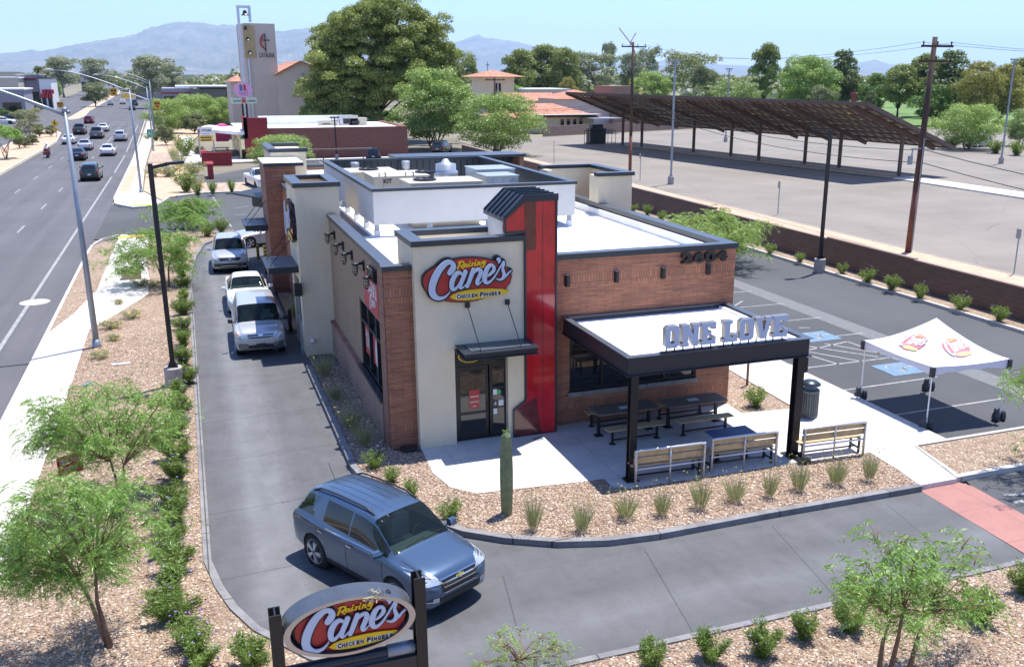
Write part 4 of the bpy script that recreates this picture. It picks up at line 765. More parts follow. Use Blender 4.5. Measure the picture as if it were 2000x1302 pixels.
# pylon sign in the foreground: leftmost and rightmost points of the oval face seen in the photo fix its place
Dp = 6.9  # distance along Y of the sign's face (between the camera and the turn of the lane)
pl, pr = PY(553, 1243, 10.5), PY(812, 1203, 10.5)
ax = (pr-pl); ax.z = 0; Wd = ax.length; ux = ax.normalized(); ang = math.atan2(ux.y, ux.x)
ang = 0.0; ctr = (pl+pr)/2; Wd = pr.x-pl.x
S = Wd/2.85*1.0
t = thing('pylon_sign', 'freestanding oval script sign in a grey ring between two black posts beside the drive lane', 'sign', (ctr.x, ctr.y, 0), ang)
zc = ctr.z
a_ = Wd/2; b_ = PY(738, 1157, 10.5).z-ctr.z
m = MB(); n = 48
def el(t_, k=1, y=0, dz=0): return (a_*k*math.cos(t_), y, zc+b_*k*math.sin(t_)+dz)
dep = .36
for i in range(n):
    t0, t1 = 2*math.pi*i/n, 2*math.pi*(i+1)/n
    m.quad(el(t0), el(t1), el(t1, .9), el(t0, .9), 0); m.quad(el(t0), el(t0, 1, dep), el(t1, 1, dep), el(t1), 1); m.quad(el(t0, .9), el(t1, .9), el(t1, .9, .2), el(t0, .9, .2), 1)
m.poly([el(2*math.pi*i/n, .9, .2) for i in range(n)], 1); m.poly([el(2*math.pi*i/n, 1, dep) for i in range(n)][::-1], 1)
m.build('ring_housing', [mat('brushed_ring', (.5, .46, .42), .3, .5), mat('grey_can', (.12, .135, .155), .35, .6, var=.15, scale=3)], t)
t2_ = .87*Wd/2.51; place_logo(t, lambda p: (p[0]*t2_, .19-p[2]*.8, zc+p[1]*t2_-.015))
for x, dz in ((-a_-.07, -.03), (a_+.07, .12)):
    m = MB().box(x-.07, x+.07, 0, .02, .1, zc+b_*.93+dz).box(x-.07, x+.07, .2, .22, .1, zc+b_*.93+dz).box(x-.01, x+.01, .02, .2, .1, zc+b_*.93+dz).box(x-.2, x+.2, -.1, .32, .1, .14); m.build('post', M['steel'], t)
m = MB().tube([(-a_-.02, .1, zc-b_-.12), (a_, .1, zc-b_-.12)], .07, 12).box(-a_, a_, .02, .3, zc-b_-1.1, zc-b_-.22); m.build('cabinet', M['bluesteel'], t)
m = MB().tube([(a_*.55, .1, zc-b_-.12), (a_*.97, .1, zc-b_-.12)], .085, 12); m.build('metal_sleeve', M['galv'], t, True)
# twig nest on the sign
m = MB(); rr = random.Random(3)
for k in range(90):
    a = rr.uniform(0, 6.28); l = rr.uniform(.06, .17); c = Vector((rr.gauss(0, .07), rr.gauss(0, .05), rr.gauss(0, .03))); d = Vector((math.cos(a), math.sin(a)*.6, rr.uniform(-.7, .5)))*l; m.tube([c-d/2, c+d/2+Vector((0, 0, .01))], .004, 3)
wp = Matrix.Rotation(ang, 4, 'Z') @ Vector((a_*.36, .06, 0)); o = m.build('bird_nest', mat('dry_twig', (.5, .42, .28), .9)); o.location = (ctr.x+wp.x, ctr.y+wp.y, zc+b_*.8); tag(o, 'dry twig bird nest lodged at the top of the freestanding oval sign', 'nest')
# canopy letters ONE LOVE (slab letters built as outlines)
def letter(ch):
    if ch == 'O':
        o = [(.18, 0), (.82, 0), (1, .12), (1, .88), (.82, 1), (.18, 1), (0, .88), (0, .12)]; i = [(.36, .22), (.64, .22), (.64, .78), (.36, .78)]; return [o, i]
    if ch == 'N': return [[(0, 0), (.42, 0), (.42, .16), (.36, .16), (.36, .52), (.66, 0), (.92, 0), (.92, .84), (1, .84), (1, 1), (.58, 1), (.58, .84), (.64, .84), (.64, .5), (.38, 1), (0, 1), (0, .84), (.08, .84), (.08, .16), (0, .16)]]
    if ch == 'E': return [[(0, 0), (1, 0), (1, .34), (.72, .34), (.72, .2), (.45, .2), (.45, .42), (.7, .42), (.7, .6), (.45, .6), (.45, .8), (.72, .8), (.72, .68), (1, .68), (1, 1), (0, 1), (0, .83), (.1, .83), (.1, .17), (0, .17)]]
    if ch == 'L': return [[(0, 0), (1, 0), (1, .36), (.7, .36), (.7, .2), (.48, .2), (.48, .83), (.62, .83), (.62, 1), (0, 1), (0, .83), (.12, .83), (.12, .17), (0, .17)]]
    if ch == 'V': return [[(.34, 0), (.68, 0), (.92, .83), (1, .83), (1, 1), (.58, 1), (.58, .83), (.64, .83), (.51, .3), (.38, .83), (.43, .83), (.43, 1), (0, 1), (0, .83), (.08, .83)]]
X0, X1 = 1280+150*.135, 1280+1905*.135
spec = [('O', 140, 340), ('N', 368, 640), ('E', 655, 870), ('L', 975, 1185), ('O', 1215, 1420), ('V', 1440, 1680), ('E', 1690, 1910)]
lab = dict(zip(range(7), ['pale block letter O that begins the first word on the patio canopy', 'pale block letter N on the patio canopy edge', 'pale block letter E that ends the first word on the canopy edge', 'pale block letter L that begins the second word on the canopy edge', 'pale block letter O in the second word, right of the L', 'pale block letter V on the patio canopy edge', 'pale block letter E at the far right end of the canopy lettering']))
zt, zb = PY(1304, 636, 20.24).z, PY(1304, 679, 20.24).z
cs = thing('canopy_lettering', 'raised pale block letters ONE LOVE standing along the front edge of the patio canopy', 'letters', (12.5, 20.24, 3.44))
for k, (ch, xa, xb) in enumerate(spec):
    ya = 660-(xa-140)*.0155*7.4/7.4; xw0 = PY(1280+xa*.135, 660-(xa-140)*.017, 20.24).x; xw1 = PY(1280+xb*.135, 660-(xb-140)*.017, 20.24).x
    q = [[(xw0+a*(xw1-xw0)-12.5, .12+b*(zt-zb)) for a, b in pl] for pl in letter(ch)]
    v, f = shapes(q, .16); m = MB(); add(m, (v, f), lambda p: (p[0], .06-p[2], p[1]), 1)
    v, f = shapes(q, .012); add(m, (v, f), lambda p: (p[0], -.03-p[2], p[1]), 0)
    lo = m.build('letter', [M['blade'], M['lettersd']], cs)
    m = MB()
    for a in (.2, .8): x = xw0+a*(xw1-xw0)-12.5; m.tube([(x, .06, 0), (x, .06, .14)], .018, 6)
    m.build('support_pin', M['steel'], lo)
MB().box(PY(1293, 683, 20.24).x-12.5, PY(1536, 662, 20.24).x-12.5, -.04, .12, -.02, .02).build('base_rail', M['bluesteel'], cs)
# 2604 numbers
def number(x0, x1, z0, z1, fn, label):
    m = MB(); t_ = text('2604', 1, .045, .12, spacing=1.12); v = fit(t_[0], x1-x0, z1-z0); v = [(p[0], p[1], p[2]*1.0) for p in v]; add(m, (v, t_[1]), fn); return tag(m.build('house_number', M['steel']), label, 'number', 'house numbers')
a, b = PY(1331, 516, 24.5), PY(1421, 493, 24.5); number(a.x, b.x, 4.74, 5.06, front((a.x+b.x)/2, 24.53, 4.9), 'black house number 2604 at the right top of the brick front')
number(0, 1.0, 0, .34, leftw(4.5, 25.95, 4.8), 'house number 2604 high on the left wall beside the coping, seen at a sharp angle')
# banners on the left wall
def banner(y0, y1, z0, z1, lines, label, x=4.6, logo=False, drop=False):
    m = MB().box(x-.012, x, y0, y1, z0, z1, 0); H_ = z1-z0; n_ = len(lines); top = z1-.06*H_
    for k, s_ in enumerate(lines):
        q = text(s_, 1, .02); w_ = (y1-y0)*.8; h_ = min(H_*.62/max(3, n_), .3); v = fit(q[0], w_, h_); zc_ = (z1-H_*(.14+.62*(k+.5)/max(3, n_))) if not logo else z1-H_*(.1+.2*(k+.5))
        add(m, (v, q[1]), leftw(x-.016, (y0+y1)/2, zc_), 1)
    o = m.build('banner' if drop else 'window_poster', [M['signred2'], M['white']]); return tag(o, label, 'banner' if drop else 'poster')
M['signred2'] = mat('poster_red', (.5, .03, .05), .5)
o = banner(25.7, 27.95, 3.5, 4.5, ['DRIVE THRU', 'OPEN'], 'red vinyl banner with white words and logo hung above the left windows', 4.61, True, True)
m = MB()
for s in LETTERS: 
    v, f = shapes([[Lu(*p) for p in ribbon(s, 4, 4)]], 0); add(m, (v, f), lambda p: (4.594, 26.6-p[0]*.42, 3.78+p[1]*.42))
m.build('printed_logo', M['white'], o)
for k, (y0, y1, ln, lb) in enumerate(((27.85, 28.85, ['DRIVE', 'THRU', 'OPEN'], 'red window poster reading drive thru open in the window bay farthest from the corner'), (26.55, 27.5, ['I'], 'red window poster with a white drawing in the middle window bay'), (25.35, 26.25, ['DRIVE', 'THRU', 'OPEN'], 'red window poster reading drive thru open in the window bay nearest the corner pier'))):
    if k == 1:
        m = MB().box(4.722, 4.732, y0, y1, 1.75, 2.62, 0)
        for s in ([(0, .75, .05), (-.02, .6, .1), (-.05, .35, .14), (0, .15, .2), (.02, .05, .12)],):
            v, f = shapes([[(p[0], p[1]) for p in ribbon(s, 0, 5)]], 0); add(m, (v, f), lambda p: (4.72, 27.02-p[0], 1.82+p[1]), 1)
        tag(m.build('window_poster', [M['signred2'], M['white']]), lb, 'poster', 'red posters in the left windows')
    else:
        o = banner(y0, y1, 1.75, 2.62, ln, lb, 4.732); o['group'] = 'red posters in the left windows'
# small red OPEN yard sign among the trees
g = G(146, 968, .1); t = thing('yard_sign', 'small red yard sign reading drive thru open under the feathery tree by the pavement', 'sign', g, .5)
m = MB().box(-.3, .3, -.01, 0, .6, 1.1, 0)
for s_, z in (('DRIVE-THRU', .95), ('OPEN', .75)): q = text(s_, 1, .02); v = fit(q[0], .46 if len(s_) > 5 else .3, .12); add(m, (v, q[1]), front(0, -.014, z), 1)
m.build('panel', [M['signred2'], M['white']], t); MB().tube([(-.2, .005, 0), (-.2, .005, 1.08)], .006, 4).tube([(.2, .005, 0), (.2, .005, 1.08)], .006, 4).build('wire_stake', M['galv'], t)
# canopy tent with printed roof
fl = [G(1678, 777), G(1804, 836), G(1941, 822), G(1813, 764)]
cxm = sum((p_.x for p_ in fl))/4; cym = sum((p_.y for p_ in fl))/4
fl = [Vector((19.78, 23.75, 0)), Vector((19.78, 20.75, 0)), Vector((22.45, 20.62, 0)), Vector((22.5, 23.7, 0))]
cxm, cym = 21.12, 22.2
t = thing('canopy_tent', 'white pop-up canopy tent with two printed red logos standing in the parking lot', 'tent', (cxm, cym, 0))
ez = 1.98; vz = 1.72; m = MB()
C4 = [Vector((p_.x-cxm, p_.y-cym, 0)) for p_ in fl]; ap = Vector((0.02, 0.08, 2.95)); N = 10
def roofpt(i, u, v_):  # side i, u along edge 0..1, v from eave 0 to apex 1
    a, b = C4[i]*1.03, C4[(i+1) % 4]*1.03; e = a.lerp(b, u); sag = -.05*math.sin(math.pi*u)*(1-v_); z = ez+(ap.z-ez)*(v_**1.45)+sag
    e = e.lerp(Vector((ap.x, ap.y, 0)), v_); return Vector((e.x, e.y, z))
for i in range(4):
    for a in range(N):
        for b in range(N): m.quad(roofpt(i, a/N, b/N), roofpt(i, (a+1)/N, b/N), roofpt(i, (a+1)/N, (b+1)/N), roofpt(i, a/N, (b+1)/N))
rf = m.build('fabric_roof', mat('white_fabric', (.85, .85, .87), .8), t, True); bm_fix(rf)
m = MB()
for i in range(4):
    for a in range(14):
        def vp_(u, top): p_ = roofpt(i, u, 0); w_ = .02*math.sin(u*37+i); return Vector((p_.x*(1+.0)+w_*.6, p_.y+w_*.6, (p_.z if top else vz+.05*math.sin(math.pi*u)-.02*math.sin(u*23))))
        m.quad(vp_(a/14, 0), vp_((a+1)/14, 0), vp_((a+1)/14, 1), vp_(a/14, 1))
m.build('valance', M.setdefault('fabric2', mat('white_valance', (.7, .72, .82), .8)), t, True)
for i in range(4):
    p_ = C4[i]; lg = MB().tube([(p_.x, p_.y, .02), (p_.x, p_.y, 1.95)], .022, 8).box(p_.x-.05, p_.x+.05, p_.y-.05, p_.y+.05, 0, .02); lo = lg.build('leg', M['galv'] if 0 else M['white'], t)
    MB().box(p_.x*1.035-.06, p_.x*1.035+.06, p_.y*1.035-.06, p_.y*1.035+.06, vz-.05, ez-.02).build('corner_patch', M['coping'], t)
m = MB()
for s in [BODY]: pass
for (side, cu_, cv_) in ((0, .42, .42), (1, .5, .42)):
    ob = MB()
    def onroof(q, lift):
        # local logo metres -> (u,v) on the roof side
        a, b = C4[side], C4[(side+1) % 4]; L_ = (b-a).length; v_ = cv_+q[1]*.35; wid = max(.2, 1-v_); u_ = .5+q[0]*.4/L_/wid*.9
        if side == 0: u_ = .5+q[0]*.4/L_/wid*.9
        u_ = min(.98, max(.02, u_)); v_ = min(.95, max(.03, v_)); p_ = roofpt(side, u_, v_); return (p_.x, p_.y, p_.z+lift)
    def layflat(polys, mi, lift):
        for k, pl in enumerate(polys):
            v, f = shapes([[Lu(*p) for p in pl]], 0); add(ob, (v, f), lambda q: onroof(q, lift+.0012*k), mi)
    import bmesh
    layflat([BODY], 0, .03); layflat([ribbon(s, 10, 3, 10, 12) for s in LETTERS], 3, .036); layflat([ribbon(s, 5, 4) for s in LETTERS], 1, .048); layflat([BANNER], 2, .036); layflat([ribbon(s, 2, 3) for s in RAISING], 2, .06)
    ob.build('printed_logo', [M.setdefault('prred', mat('print_red', (.7, .2, .25), .8)), M['white'], M.setdefault('pryel', mat('print_yellow', (.85, .6, .25), .8)), M.setdefault('prgrey', mat('print_grey', (.5, .4, .4), .8))], rf)
for i, lb in enumerate(('dark weight bag round the tent leg nearest the trash can', 'dark weight bag round the front tent leg by the pavement edge', 'dark weight bag round the right tent leg', 'dark weight bag round the rear tent leg')):
    p_ = fl[i]; m = MB().lathe([(.1, .005), (.13, .08), (.12, .2), (.07, .3), (.09, .36), (.05, .42)], 10, (p_.x-.1, p_.y+.02, 0)).lathe([(.08, .005), (.1, .1), (.08, .26), (.04, .33)], 10, (p_.x+.12, p_.y-.03, 0)); tag(m.build('weight_bag', M.setdefault('bag', mat('dark_bag', (.04, .045, .06), .5, var=.4, scale=12, bump=.6, bscale=20)), None, True), lb, 'bag', 'weight bags on the tent legs')
# pole-mounted double sign beyond (ice cream shop)
def signtext(mb, s_, w_, h_, x, y, z, mi, bold=.02): q = text(s_, 1, bold); v = fit(q[0], w_, h_); add(mb, (v, q[1]), front(x, y, z), mi)
yS = 126.0; c = PY(475, 176, yS); t = thing('pole_sign', 'pink oval ice-cream shop sign above a pale rectangular panel on a black pole', 'sign', (c.x, yS, 0))
rx = (PY(494, 176, yS).x-PY(456.5, 176, yS).x)/2; rz = (PY(475, 161, yS).z-PY(475, 190, yS).z)/2; zz = c.z
m = MB(); n = 28; P = [(rx*math.cos(2*math.pi*i/n), rz*math.sin(2*math.pi*i/n)) for i in range(n)]
v, f = shapes([P], .4); add(m, (v, f), lambda p: (p[0], .2-p[2], zz+p[1]), 0)
signtext(m, 'B', rx*.34, rz*.85, -rx*.2, -.02, zz+rz*.3, 1, .06); signtext(m, 'R', rx*.34, rz*.85, rx*.22, -.02, zz+rz*.3, 2, .06); signtext(m, 'baskin', rx*.95, rz*.26, 0, -.02, zz-rz*.32, 3); signtext(m, 'robbins', rx*.95, rz*.26, 0, -.02, zz-rz*.62, 3)
m.build('oval_panel', [mat('pink_face', (.75, .4, .6), .5), M.setdefault('teal', mat('teal_letter', (.03, .2, .3), .5)), mat('crimson_letter', (.5, .01, .08), .5), mat('mauve_letter', (.4, .25, .45), .5)], t)
zr = PY(475, 197, yS).z; m = MB().box(-rx*1.38, rx*1.32, 0, .3, zr-.34, zr+.34, 0); signtext(m, 'baskin', rx*.8, .3, -rx*.72, -.02, zr, 1); signtext(m, 'BR', rx*.5, .5, 0, -.03, zr, 2, .05); signtext(m, 'robbins', rx*.85, .3, rx*.78, -.02, zr, 1)
m.build('lower_panel', [mat('pale_lime_panel', (.6, .68, .5), .5), M['teal'], M['signred2']], t); MB().box(-.35, -.12, .05, .25, 0, zr-.34).box(.12, .35, .05, .25, 0, zr-.34).box(-.2, .2, .05, .25, zr+.34, zz-rz*.9).build('pole', M['steel'], t)
# CATALINA roadside board
c = PY(402, 266, 128.0); t = thing('notice_board_sign', 'white roadside board reading CATALINA above a yellow panel by the neighbour path', 'sign', (c.x, 128, .1), 0)
w_ = (PY(416, 266, 128).x-PY(388, 266, 128).x)/2; h0 = PY(402, 250, 128).z; h1 = PY(402, 266, 128).z; h2 = PY(402, 278, 128).z
m = MB().box(-w_, w_, 0, .25, h1, h0, 0).box(-w_*.9, w_*.95, -.01, .2, h2, h1-.04, 1); signtext(m, 'CATALINA', w_*1.35, .28, .12, -.02, h0-.4, 2); m.tube([(-w_*.8, -.02, h0-.25), (-w_*.86, -.02, h0-.6), (-w_*.8, -.02, h0-.75)], .05, 5, 3)
for k in range(2): m.box(-w_*.5, w_*.5, -.015, -.005, h0-.85-.22*k, h0-.78-.22*k, 4)
for k in range(2): m.box(-w_*.75, w_*.75, -.02, -.011, h1-.35-.32*k, h1-.2-.32*k, 2)
m.build('panel', [M['white'], M['yellow'], M['steel'], M['signred2'], M['galv']], t); MB().box(-w_-.1, -w_+.08, 0, .2, 0, h0-.3).box(w_-.08, w_+.08, 0, .2, 0, h2+.2).build('post', M['cone'], t)
# ---------------------------------------------------------------- vehicles
# profile: list of (x from nose 0..1, zb, w, zs(shoulder), zt(top), wt(top half width / w))
PROF = dict(
 suv=dict(L=4.77, W=1.84, wb=(.2, .80), wr=.36, cowl=.235, rf=.40, rr=.90, re=.985, split=(.42, .545, .735, .86), P=[
  (0, .42, .50, .62, .70, .70), (.012, .33, .72, .76, .84, .76), (.04, .26, .86, .86, .95, .80), (.10, .24, .905, .93, 1.03, .80), (.18, .24, .92, .99, 1.09, .79), (.235, .24, .92, 1.02, 1.13, .79), (.31, .24, .92, 1.04, 1.38, .75), (.40, .24, .92, 1.05, 1.62, .70),
  (.50, .24, .92, 1.06, 1.68, .69), (.65, .24, .92, 1.08, 1.68, .68), (.80, .25, .915, 1.10, 1.65, .67), (.90, .28, .90, 1.12, 1.58, .64), (.955, .32, .88, 1.10, 1.32, .70), (.985, .36, .84, 1.02, 1.10, .78), (1.0, .44, .70, .80, .85, .80)]),
 box=dict(L=4.3, W=1.82, wb=(.19, .79), wr=.345, cowl=.205, rf=.335, rr=.95, re=.992, split=(.36, .53, .74, .9), P=[
  (0, .40, .60, .66, .74, .80), (.012, .32, .80, .88, .93, .84), (.05, .26, .88, .98, 1.03, .85), (.10, .25, .90, 1.03, 1.09, .85), (.205, .25, .91, 1.08, 1.17, .84), (.27, .25, .91, 1.09, 1.48, .80), (.335, .25, .91, 1.09, 1.74, .78), (.45, .25, .91, 1.09, 1.79, .77),
  (.70, .25, .91, 1.10, 1.79, .77), (.88, .28, .90, 1.11, 1.77, .76), (.95, .30, .89, 1.11, 1.70, .76), (.98, .34, .87, 1.05, 1.25, .84), (.992, .36, .85, 1.0, 1.06, .86), (1.0, .44, .78, .85, .9, .86)]),
 sedan=dict(L=4.75, W=1.82, wb=(.195, .79), wr=.335, cowl=.27, rf=.42, rr=.67, re=.835, split=(.43, .56, .66, .78), P=[
  (0, .38, .55, .50, .56, .75), (.012, .28, .76, .62, .68, .78), (.05, .22, .87, .72, .79, .80), (.14, .2, .90, .82, .90, .80), (.27, .2, .91, .90, .99, .79), (.35, .2, .91, .92, 1.24, .72), (.42, .2, .91, .93, 1.40, .66),
  (.50, .2, .91, .93, 1.45, .64), (.60, .2, .91, .94, 1.44, .63), (.68, .2, .91, .95, 1.37, .63), (.77, .22, .90, .96, 1.18, .68), (.835, .24, .89, .97, 1.04, .76), (.93, .26, .87, .96, 1.01, .78), (.985, .32, .82, .88, .93, .80), (1.0, .42, .72, .68, .72, .8)]),
 truck=dict(L=5.6, W=1.95, wb=(.17, .79), wr=.39, cowl=.235, rf=.345, rr=.565, re=.60, split=(.35, .46, .56, .57), P=[
  (0, .45, .66, .80, .86, .84), (.012, .36, .86, 1.02, 1.07, .85), (.05, .32, .94, 1.10, 1.16, .85), (.14, .32, .97, 1.14, 1.22, .84), (.235, .32, .975, 1.17, 1.27, .84), (.29, .32, .975, 1.18, 1.56, .76), (.345, .32, .975, 1.18, 1.80, .70),
  (.42, .32, .975, 1.18, 1.85, .68), (.52, .32, .975, 1.18, 1.84, .68), (.565, .32, .975, 1.18, 1.76, .68), (.60, .34, .975, 1.18, 1.22, .90), (.62, .34, .975, 1.18, 1.2, .91), (.95, .38, .96, 1.17, 1.19, .91), (.99, .42, .93, 1.15, 1.17, .91), (1.0, .5, .88, 1.0, 1.02, .9)]))
PAINTS = {}
def paint(name, col, metal=.35, rough=.28):
    if name not in PAINTS: PAINTS[name] = mat('paint_'+name, col, rough, metal, coat=.7)
    return PAINTS[name]
def car_mesh(kind, nx=90, scale=(1, 1, 1)):
    p = PROF[kind]; L = p['L']*scale[0]; Pn = np.array(p['P']); xs = Pn[:, 0]
    keys = sorted(set([p['cowl'], p['rf'], p['rr'], p['re']]))
    base = np.linspace(0, 1, nx)**1.0; base = np.concatenate([[0, .004, .012, .022, .034], base[base > .04]]); base = base[base < .97]; base = np.concatenate([base, [.975, .983, .99, .996, 1.0], keys]); X = np.unique(np.round(base, 4))
    # smooth (monotone) interpolation
    def pch(y):
        h = np.diff(xs); d = np.diff(y)/h; m = np.zeros(len(xs)); m[0], m[-1] = d[0], d[-1]
        for i in range(1, len(xs)-1): m[i] = 0 if d[i-1]*d[i] <= 0 else (2*d[i-1]*d[i])/(d[i-1]+d[i])
        k = np.clip(np.searchsorted(xs, X, side='right')-1, 0, len(xs)-2); t = (X-xs[k])/h[k]; t2, t3 = t*t, t**3
        return (2*t3-3*t2+1)*y[k]+(t3-2*t2+t)*h[k]*m[k]+(-2*t3+3*t2)*y[k+1]+(t3-t2)*h[k]*m[k+1]
    zb, w, zs, zt, wt = [pch(Pn[:, i]) for i in range(1, 6)]; w = w*scale[1]*p['W']/1.84/1.0*(1.84/p['W']); zb, zs, zt = zb*scale[2], zs*scale[2], zt*scale[2]
    ring = []; kinds = []
    cab = np.clip((zt-zs-.12)/.35, 0, 1)
    rows = []
    def row(y, z): rows.append((y, z))
    row(w*0, zb); row(w*.80, zb); row(w*.93, zb+.02); row(w*.975, zb+.10); row(w*.985, zb+.22)
    for t in (.45, .6, .75): row(w*(1.0-.0*t), zb+(zs-zb)*t)
    row(w*.995, zb+(zs-zb)*.88); row(w*.965, zb+(zs-zb)*.97); row(w*.93, zs)
    wy = wt*w; ze = zt-.05-.03*cab
    for t in (.08, .3, .52, .74, .92): row(w*.925+(wy-w*.925)*t+.02*math.sin(math.pi*t)*cab, zs+(ze-zs)*t)
    row(wy, ze); row(wy*.93, ze+(zt-ze)*.55); row(wy*.8, ze+(zt-ze)*.8); row(wy*.5, ze+(zt-ze)*.95); row(wy*.25, zt); row(wy*0, zt+.004)
    nr = len(rows); V = np.zeros((len(X), 2*nr-1, 3))
    for j, (y, z) in enumerate(rows):
        V[:, j, 0] = L/2-X*L; V[:, j, 1] = y; V[:, j, 2] = z; V[:, 2*nr-2-j, 0] = L/2-X*L; V[:, 2*nr-2-j, 1] = -y; V[:, 2*nr-2-j, 2] = z
    # wheel arches
    cen = [(L/2-a*L, p['wr']*scale[2]) for a in p['wb']]; Ra = p['wr']*scale[2]*1.17; nR = 2*nr-1
    inside = np.zeros((len(X), nR), bool)
    for cx, cz in cen:
        d = np.hypot(V[:, :, 0]-cx, V[:, :, 2]-cz); side = np.abs(V[:, :, 1]) > .62*p['W']/2
        ins = (d < Ra) & side; inside |= ins
    faces = {}
    drop = set()
    for i in range(len(X)-1):
        for j in range(nR-1):
            q = [inside[i, j], inside[i+1, j], inside[i+1, j+1], inside[i, j+1]]
            if all(q): drop.add((i, j))
    for i in range(len(X)):
        for j in range(nR):
            if inside[i, j]:
                for cx, cz in cen:
                    dx, dz = V[i, j, 0]-cx, V[i, j, 2]-cz; d = math.hypot(dx, dz)
                    if d < Ra and d > 1e-4: V[i, j, 0] = cx+dx/d*Ra; V[i, j, 2] = cz+dz/d*Ra
    def region(i, j):
        jj = j if j < nr-1 else 2*nr-3-j; x = (X[i]+X[i+1])/2
        if 11 <= jj <= 14 and p['cowl']+.03 < x < p['re']-.015:
            s = p['split']; mid = s[1]
            if x < s[1]-.012: return 'sw0' 
            if s[1]+.0 < x < s[2]: return 'sw1'
            if kind == 'box' and s[2]+.025 < x < p['rr']-.02: return 'sw2'
            if kind == 'suv' and s[2]+.075+.012*(jj-11) < x < p['rr']+.045-.012*(jj-11): return 'sw2'
            if kind == 'truck' and x > s[1]+.0 and x < p['rr']-.02: return 'sw1'
            if kind == 'sedan' and s[2]+.0 < x < s[2]+.035: return 'sw1'
            return 'body'
        if jj >= 16 and p['cowl']+.006 < x < p['rf']-.004: return 'ws'
        if jj >= 16 and p['rr']+.006 < x < p['re']-.01 and (jj >= 17): return 'rw'
        s = p['split']
        if 3 <= jj <= 9 and zt[i] > 0:
            lo = p['cowl']+.05; 
            if lo < x < s[1]: return 'fd'
            if s[1] < x < s[2]+(.03 if kind != 'truck' else 0): return 'rd'
        return 'body'
    out = {}
    for i in range(len(X)-1):
        for j in range(nR-1):
            if (i, j) in drop: continue
            r = region(i, j); sd = 'l' if j < nr-1 else 'r'
            key = r+sd if r in ('fd', 'rd', 'sw0', 'sw1', 'sw2') else r
            out.setdefault(key, []).append((i, j))
    meshes = {}
    for key, fl in out.items():
        idx = {}; vs = []; fs = []
        for (i, j) in fl:
            q = []
            for a, b in ((i, j), (i+1, j), (i+1, j+1), (i, j+1)):
                if (a, b) not in idx: idx[(a, b)] = len(vs); vs.append(tuple(V[a, b]))
                q.append(idx[(a, b)])
            fs.append(tuple(q))
        if key == 'body':
            for i in (0, len(X)-1):
                q = [idx.get((i, j)) for j in range(nR)]; q = [x for x in q if x is not None]; fs.append(tuple(q if i == 0 else q[::-1]))
        mb = MB(); mb.v = vs; mb.f = fs; mb.m = [0]*len(fs); meshes[key] = mb
    allmb = MB(); n0 = 0
    for mb in meshes.values(): allmb.f += [tuple(x+len(allmb.v) for x in q) for q in mb.f]; allmb.v += mb.v
    bvh = BVHTree.FromPolygons(allmb.v, allmb.f)
    return dict(meshes=meshes, bvh=bvh, L=L, cen=cen, p=p, scale=scale, V=V)
def patch(cm, corners, axis, lift=.008, n=5, m=5):
    """project a four-cornered patch onto the shell; axis 'f','r','s-','s+','t'"""
    mb = MB(); D = dict(f=Vector((-1, 0, 0)), r=Vector((1, 0, 0)), t=Vector((0, 0, -1)))
    D['s-'] = Vector((0, 1, 0)); D['s+'] = Vector((0, -1, 0)); d = D[axis]; g = {}
    for i in range(n+1):
        for j in range(m+1):
            u, v = i/n, j/m; c = corners; a = [(c[0][k]*(1-u)+c[1][k]*u)*(1-v)+(c[3][k]*(1-u)+c[2][k]*u)*v for k in (0, 1)]
            o = {'f': (4, a[0], a[1]), 'r': (-4, a[0], a[1]), 's-': (a[0], -3, a[1]), 's+': (a[0], 3, a[1]), 't': (a[0], a[1], 4)}[axis]
            h = cm['bvh'].ray_cast(Vector(o), d); g[i, j] = (h[0]-d*lift) if h[0] is not None else None
    for i in range(n):
        for j in range(m):
            q = [g[i, j], g[i+1, j], g[i+1, j+1], g[i, j+1]]
            if all(x is not None for x in q): mb.quad(*q)
    bmf = mb
    return bmf
def merge(*mbs):
    o = MB()
    for mb in mbs: o.f += [tuple(x+len(o.v) for x in q) for q in mb.f]; o.m += mb.m; o.v += mb.v
    return o
def wheel(t, x, y, r, out, spokes=5, detail=True, w=.22):
    wt_ = thing_empty('wheel', (x, y, r), t); s = 1 if out > 0 else -1; n = 28 if detail else 14
    MB().lathe([(r*.66, -w/2), (r*.95, -w/2), (r, -w/2+.03), (r, w/2-.03), (r*.95, w/2), (r*.68, w/2), (r*.66, w/2-.02)], n, (0, 0, 0), 0, 'y').build('tyre', M['tyre'], wt_, True)
    m = MB().lathe([(r*.02, s*.03), (r*.67, s*.03), (r*.68, s*(w/2-.01)), (r*.64, s*(w/2-.005)), (r*.62, s*.05)][:4], n, (0, 0, 0), 0, 'y')
    if detail:
        m2 = MB(); yo = s*(w/2-.015)
        for k in range(spokes):
            a = 2*math.pi*k/spokes; 
            for da in (-.13, .13):
                m2.bar((r*.1*math.cos(a), yo, r*.1*math.sin(a)), (r*.66*math.cos(a+da), yo+s*.004, r*.66*math.sin(a+da)), .1*r/.36, .04)
        m2.lathe([(r*.01, yo-s*.02), (r*.14, yo-s*.02), (r*.12, yo+s*.015)], 12, (0, 0, 0), 0, 'y'); 
        for k in range(24): a0, a1 = 2*math.pi*k/24, 2*math.pi*(k+1)/24; m2.quad((r*.63*math.cos(a0), yo+s*.004, r*.63*math.sin(a0)), (r*.63*math.cos(a1), yo+s*.004, r*.63*math.sin(a1)), (r*.75*math.cos(a1), yo+s*.018, r*.75*math.sin(a1)), (r*.75*math.cos(a0), yo+s*.018, r*.75*math.sin(a0)))
        m.build('hub', M['well'], wt_); m2.build('rim', M['rim'], wt_)
    else: m.build('rim', M['rim'], wt_)
    return wt_
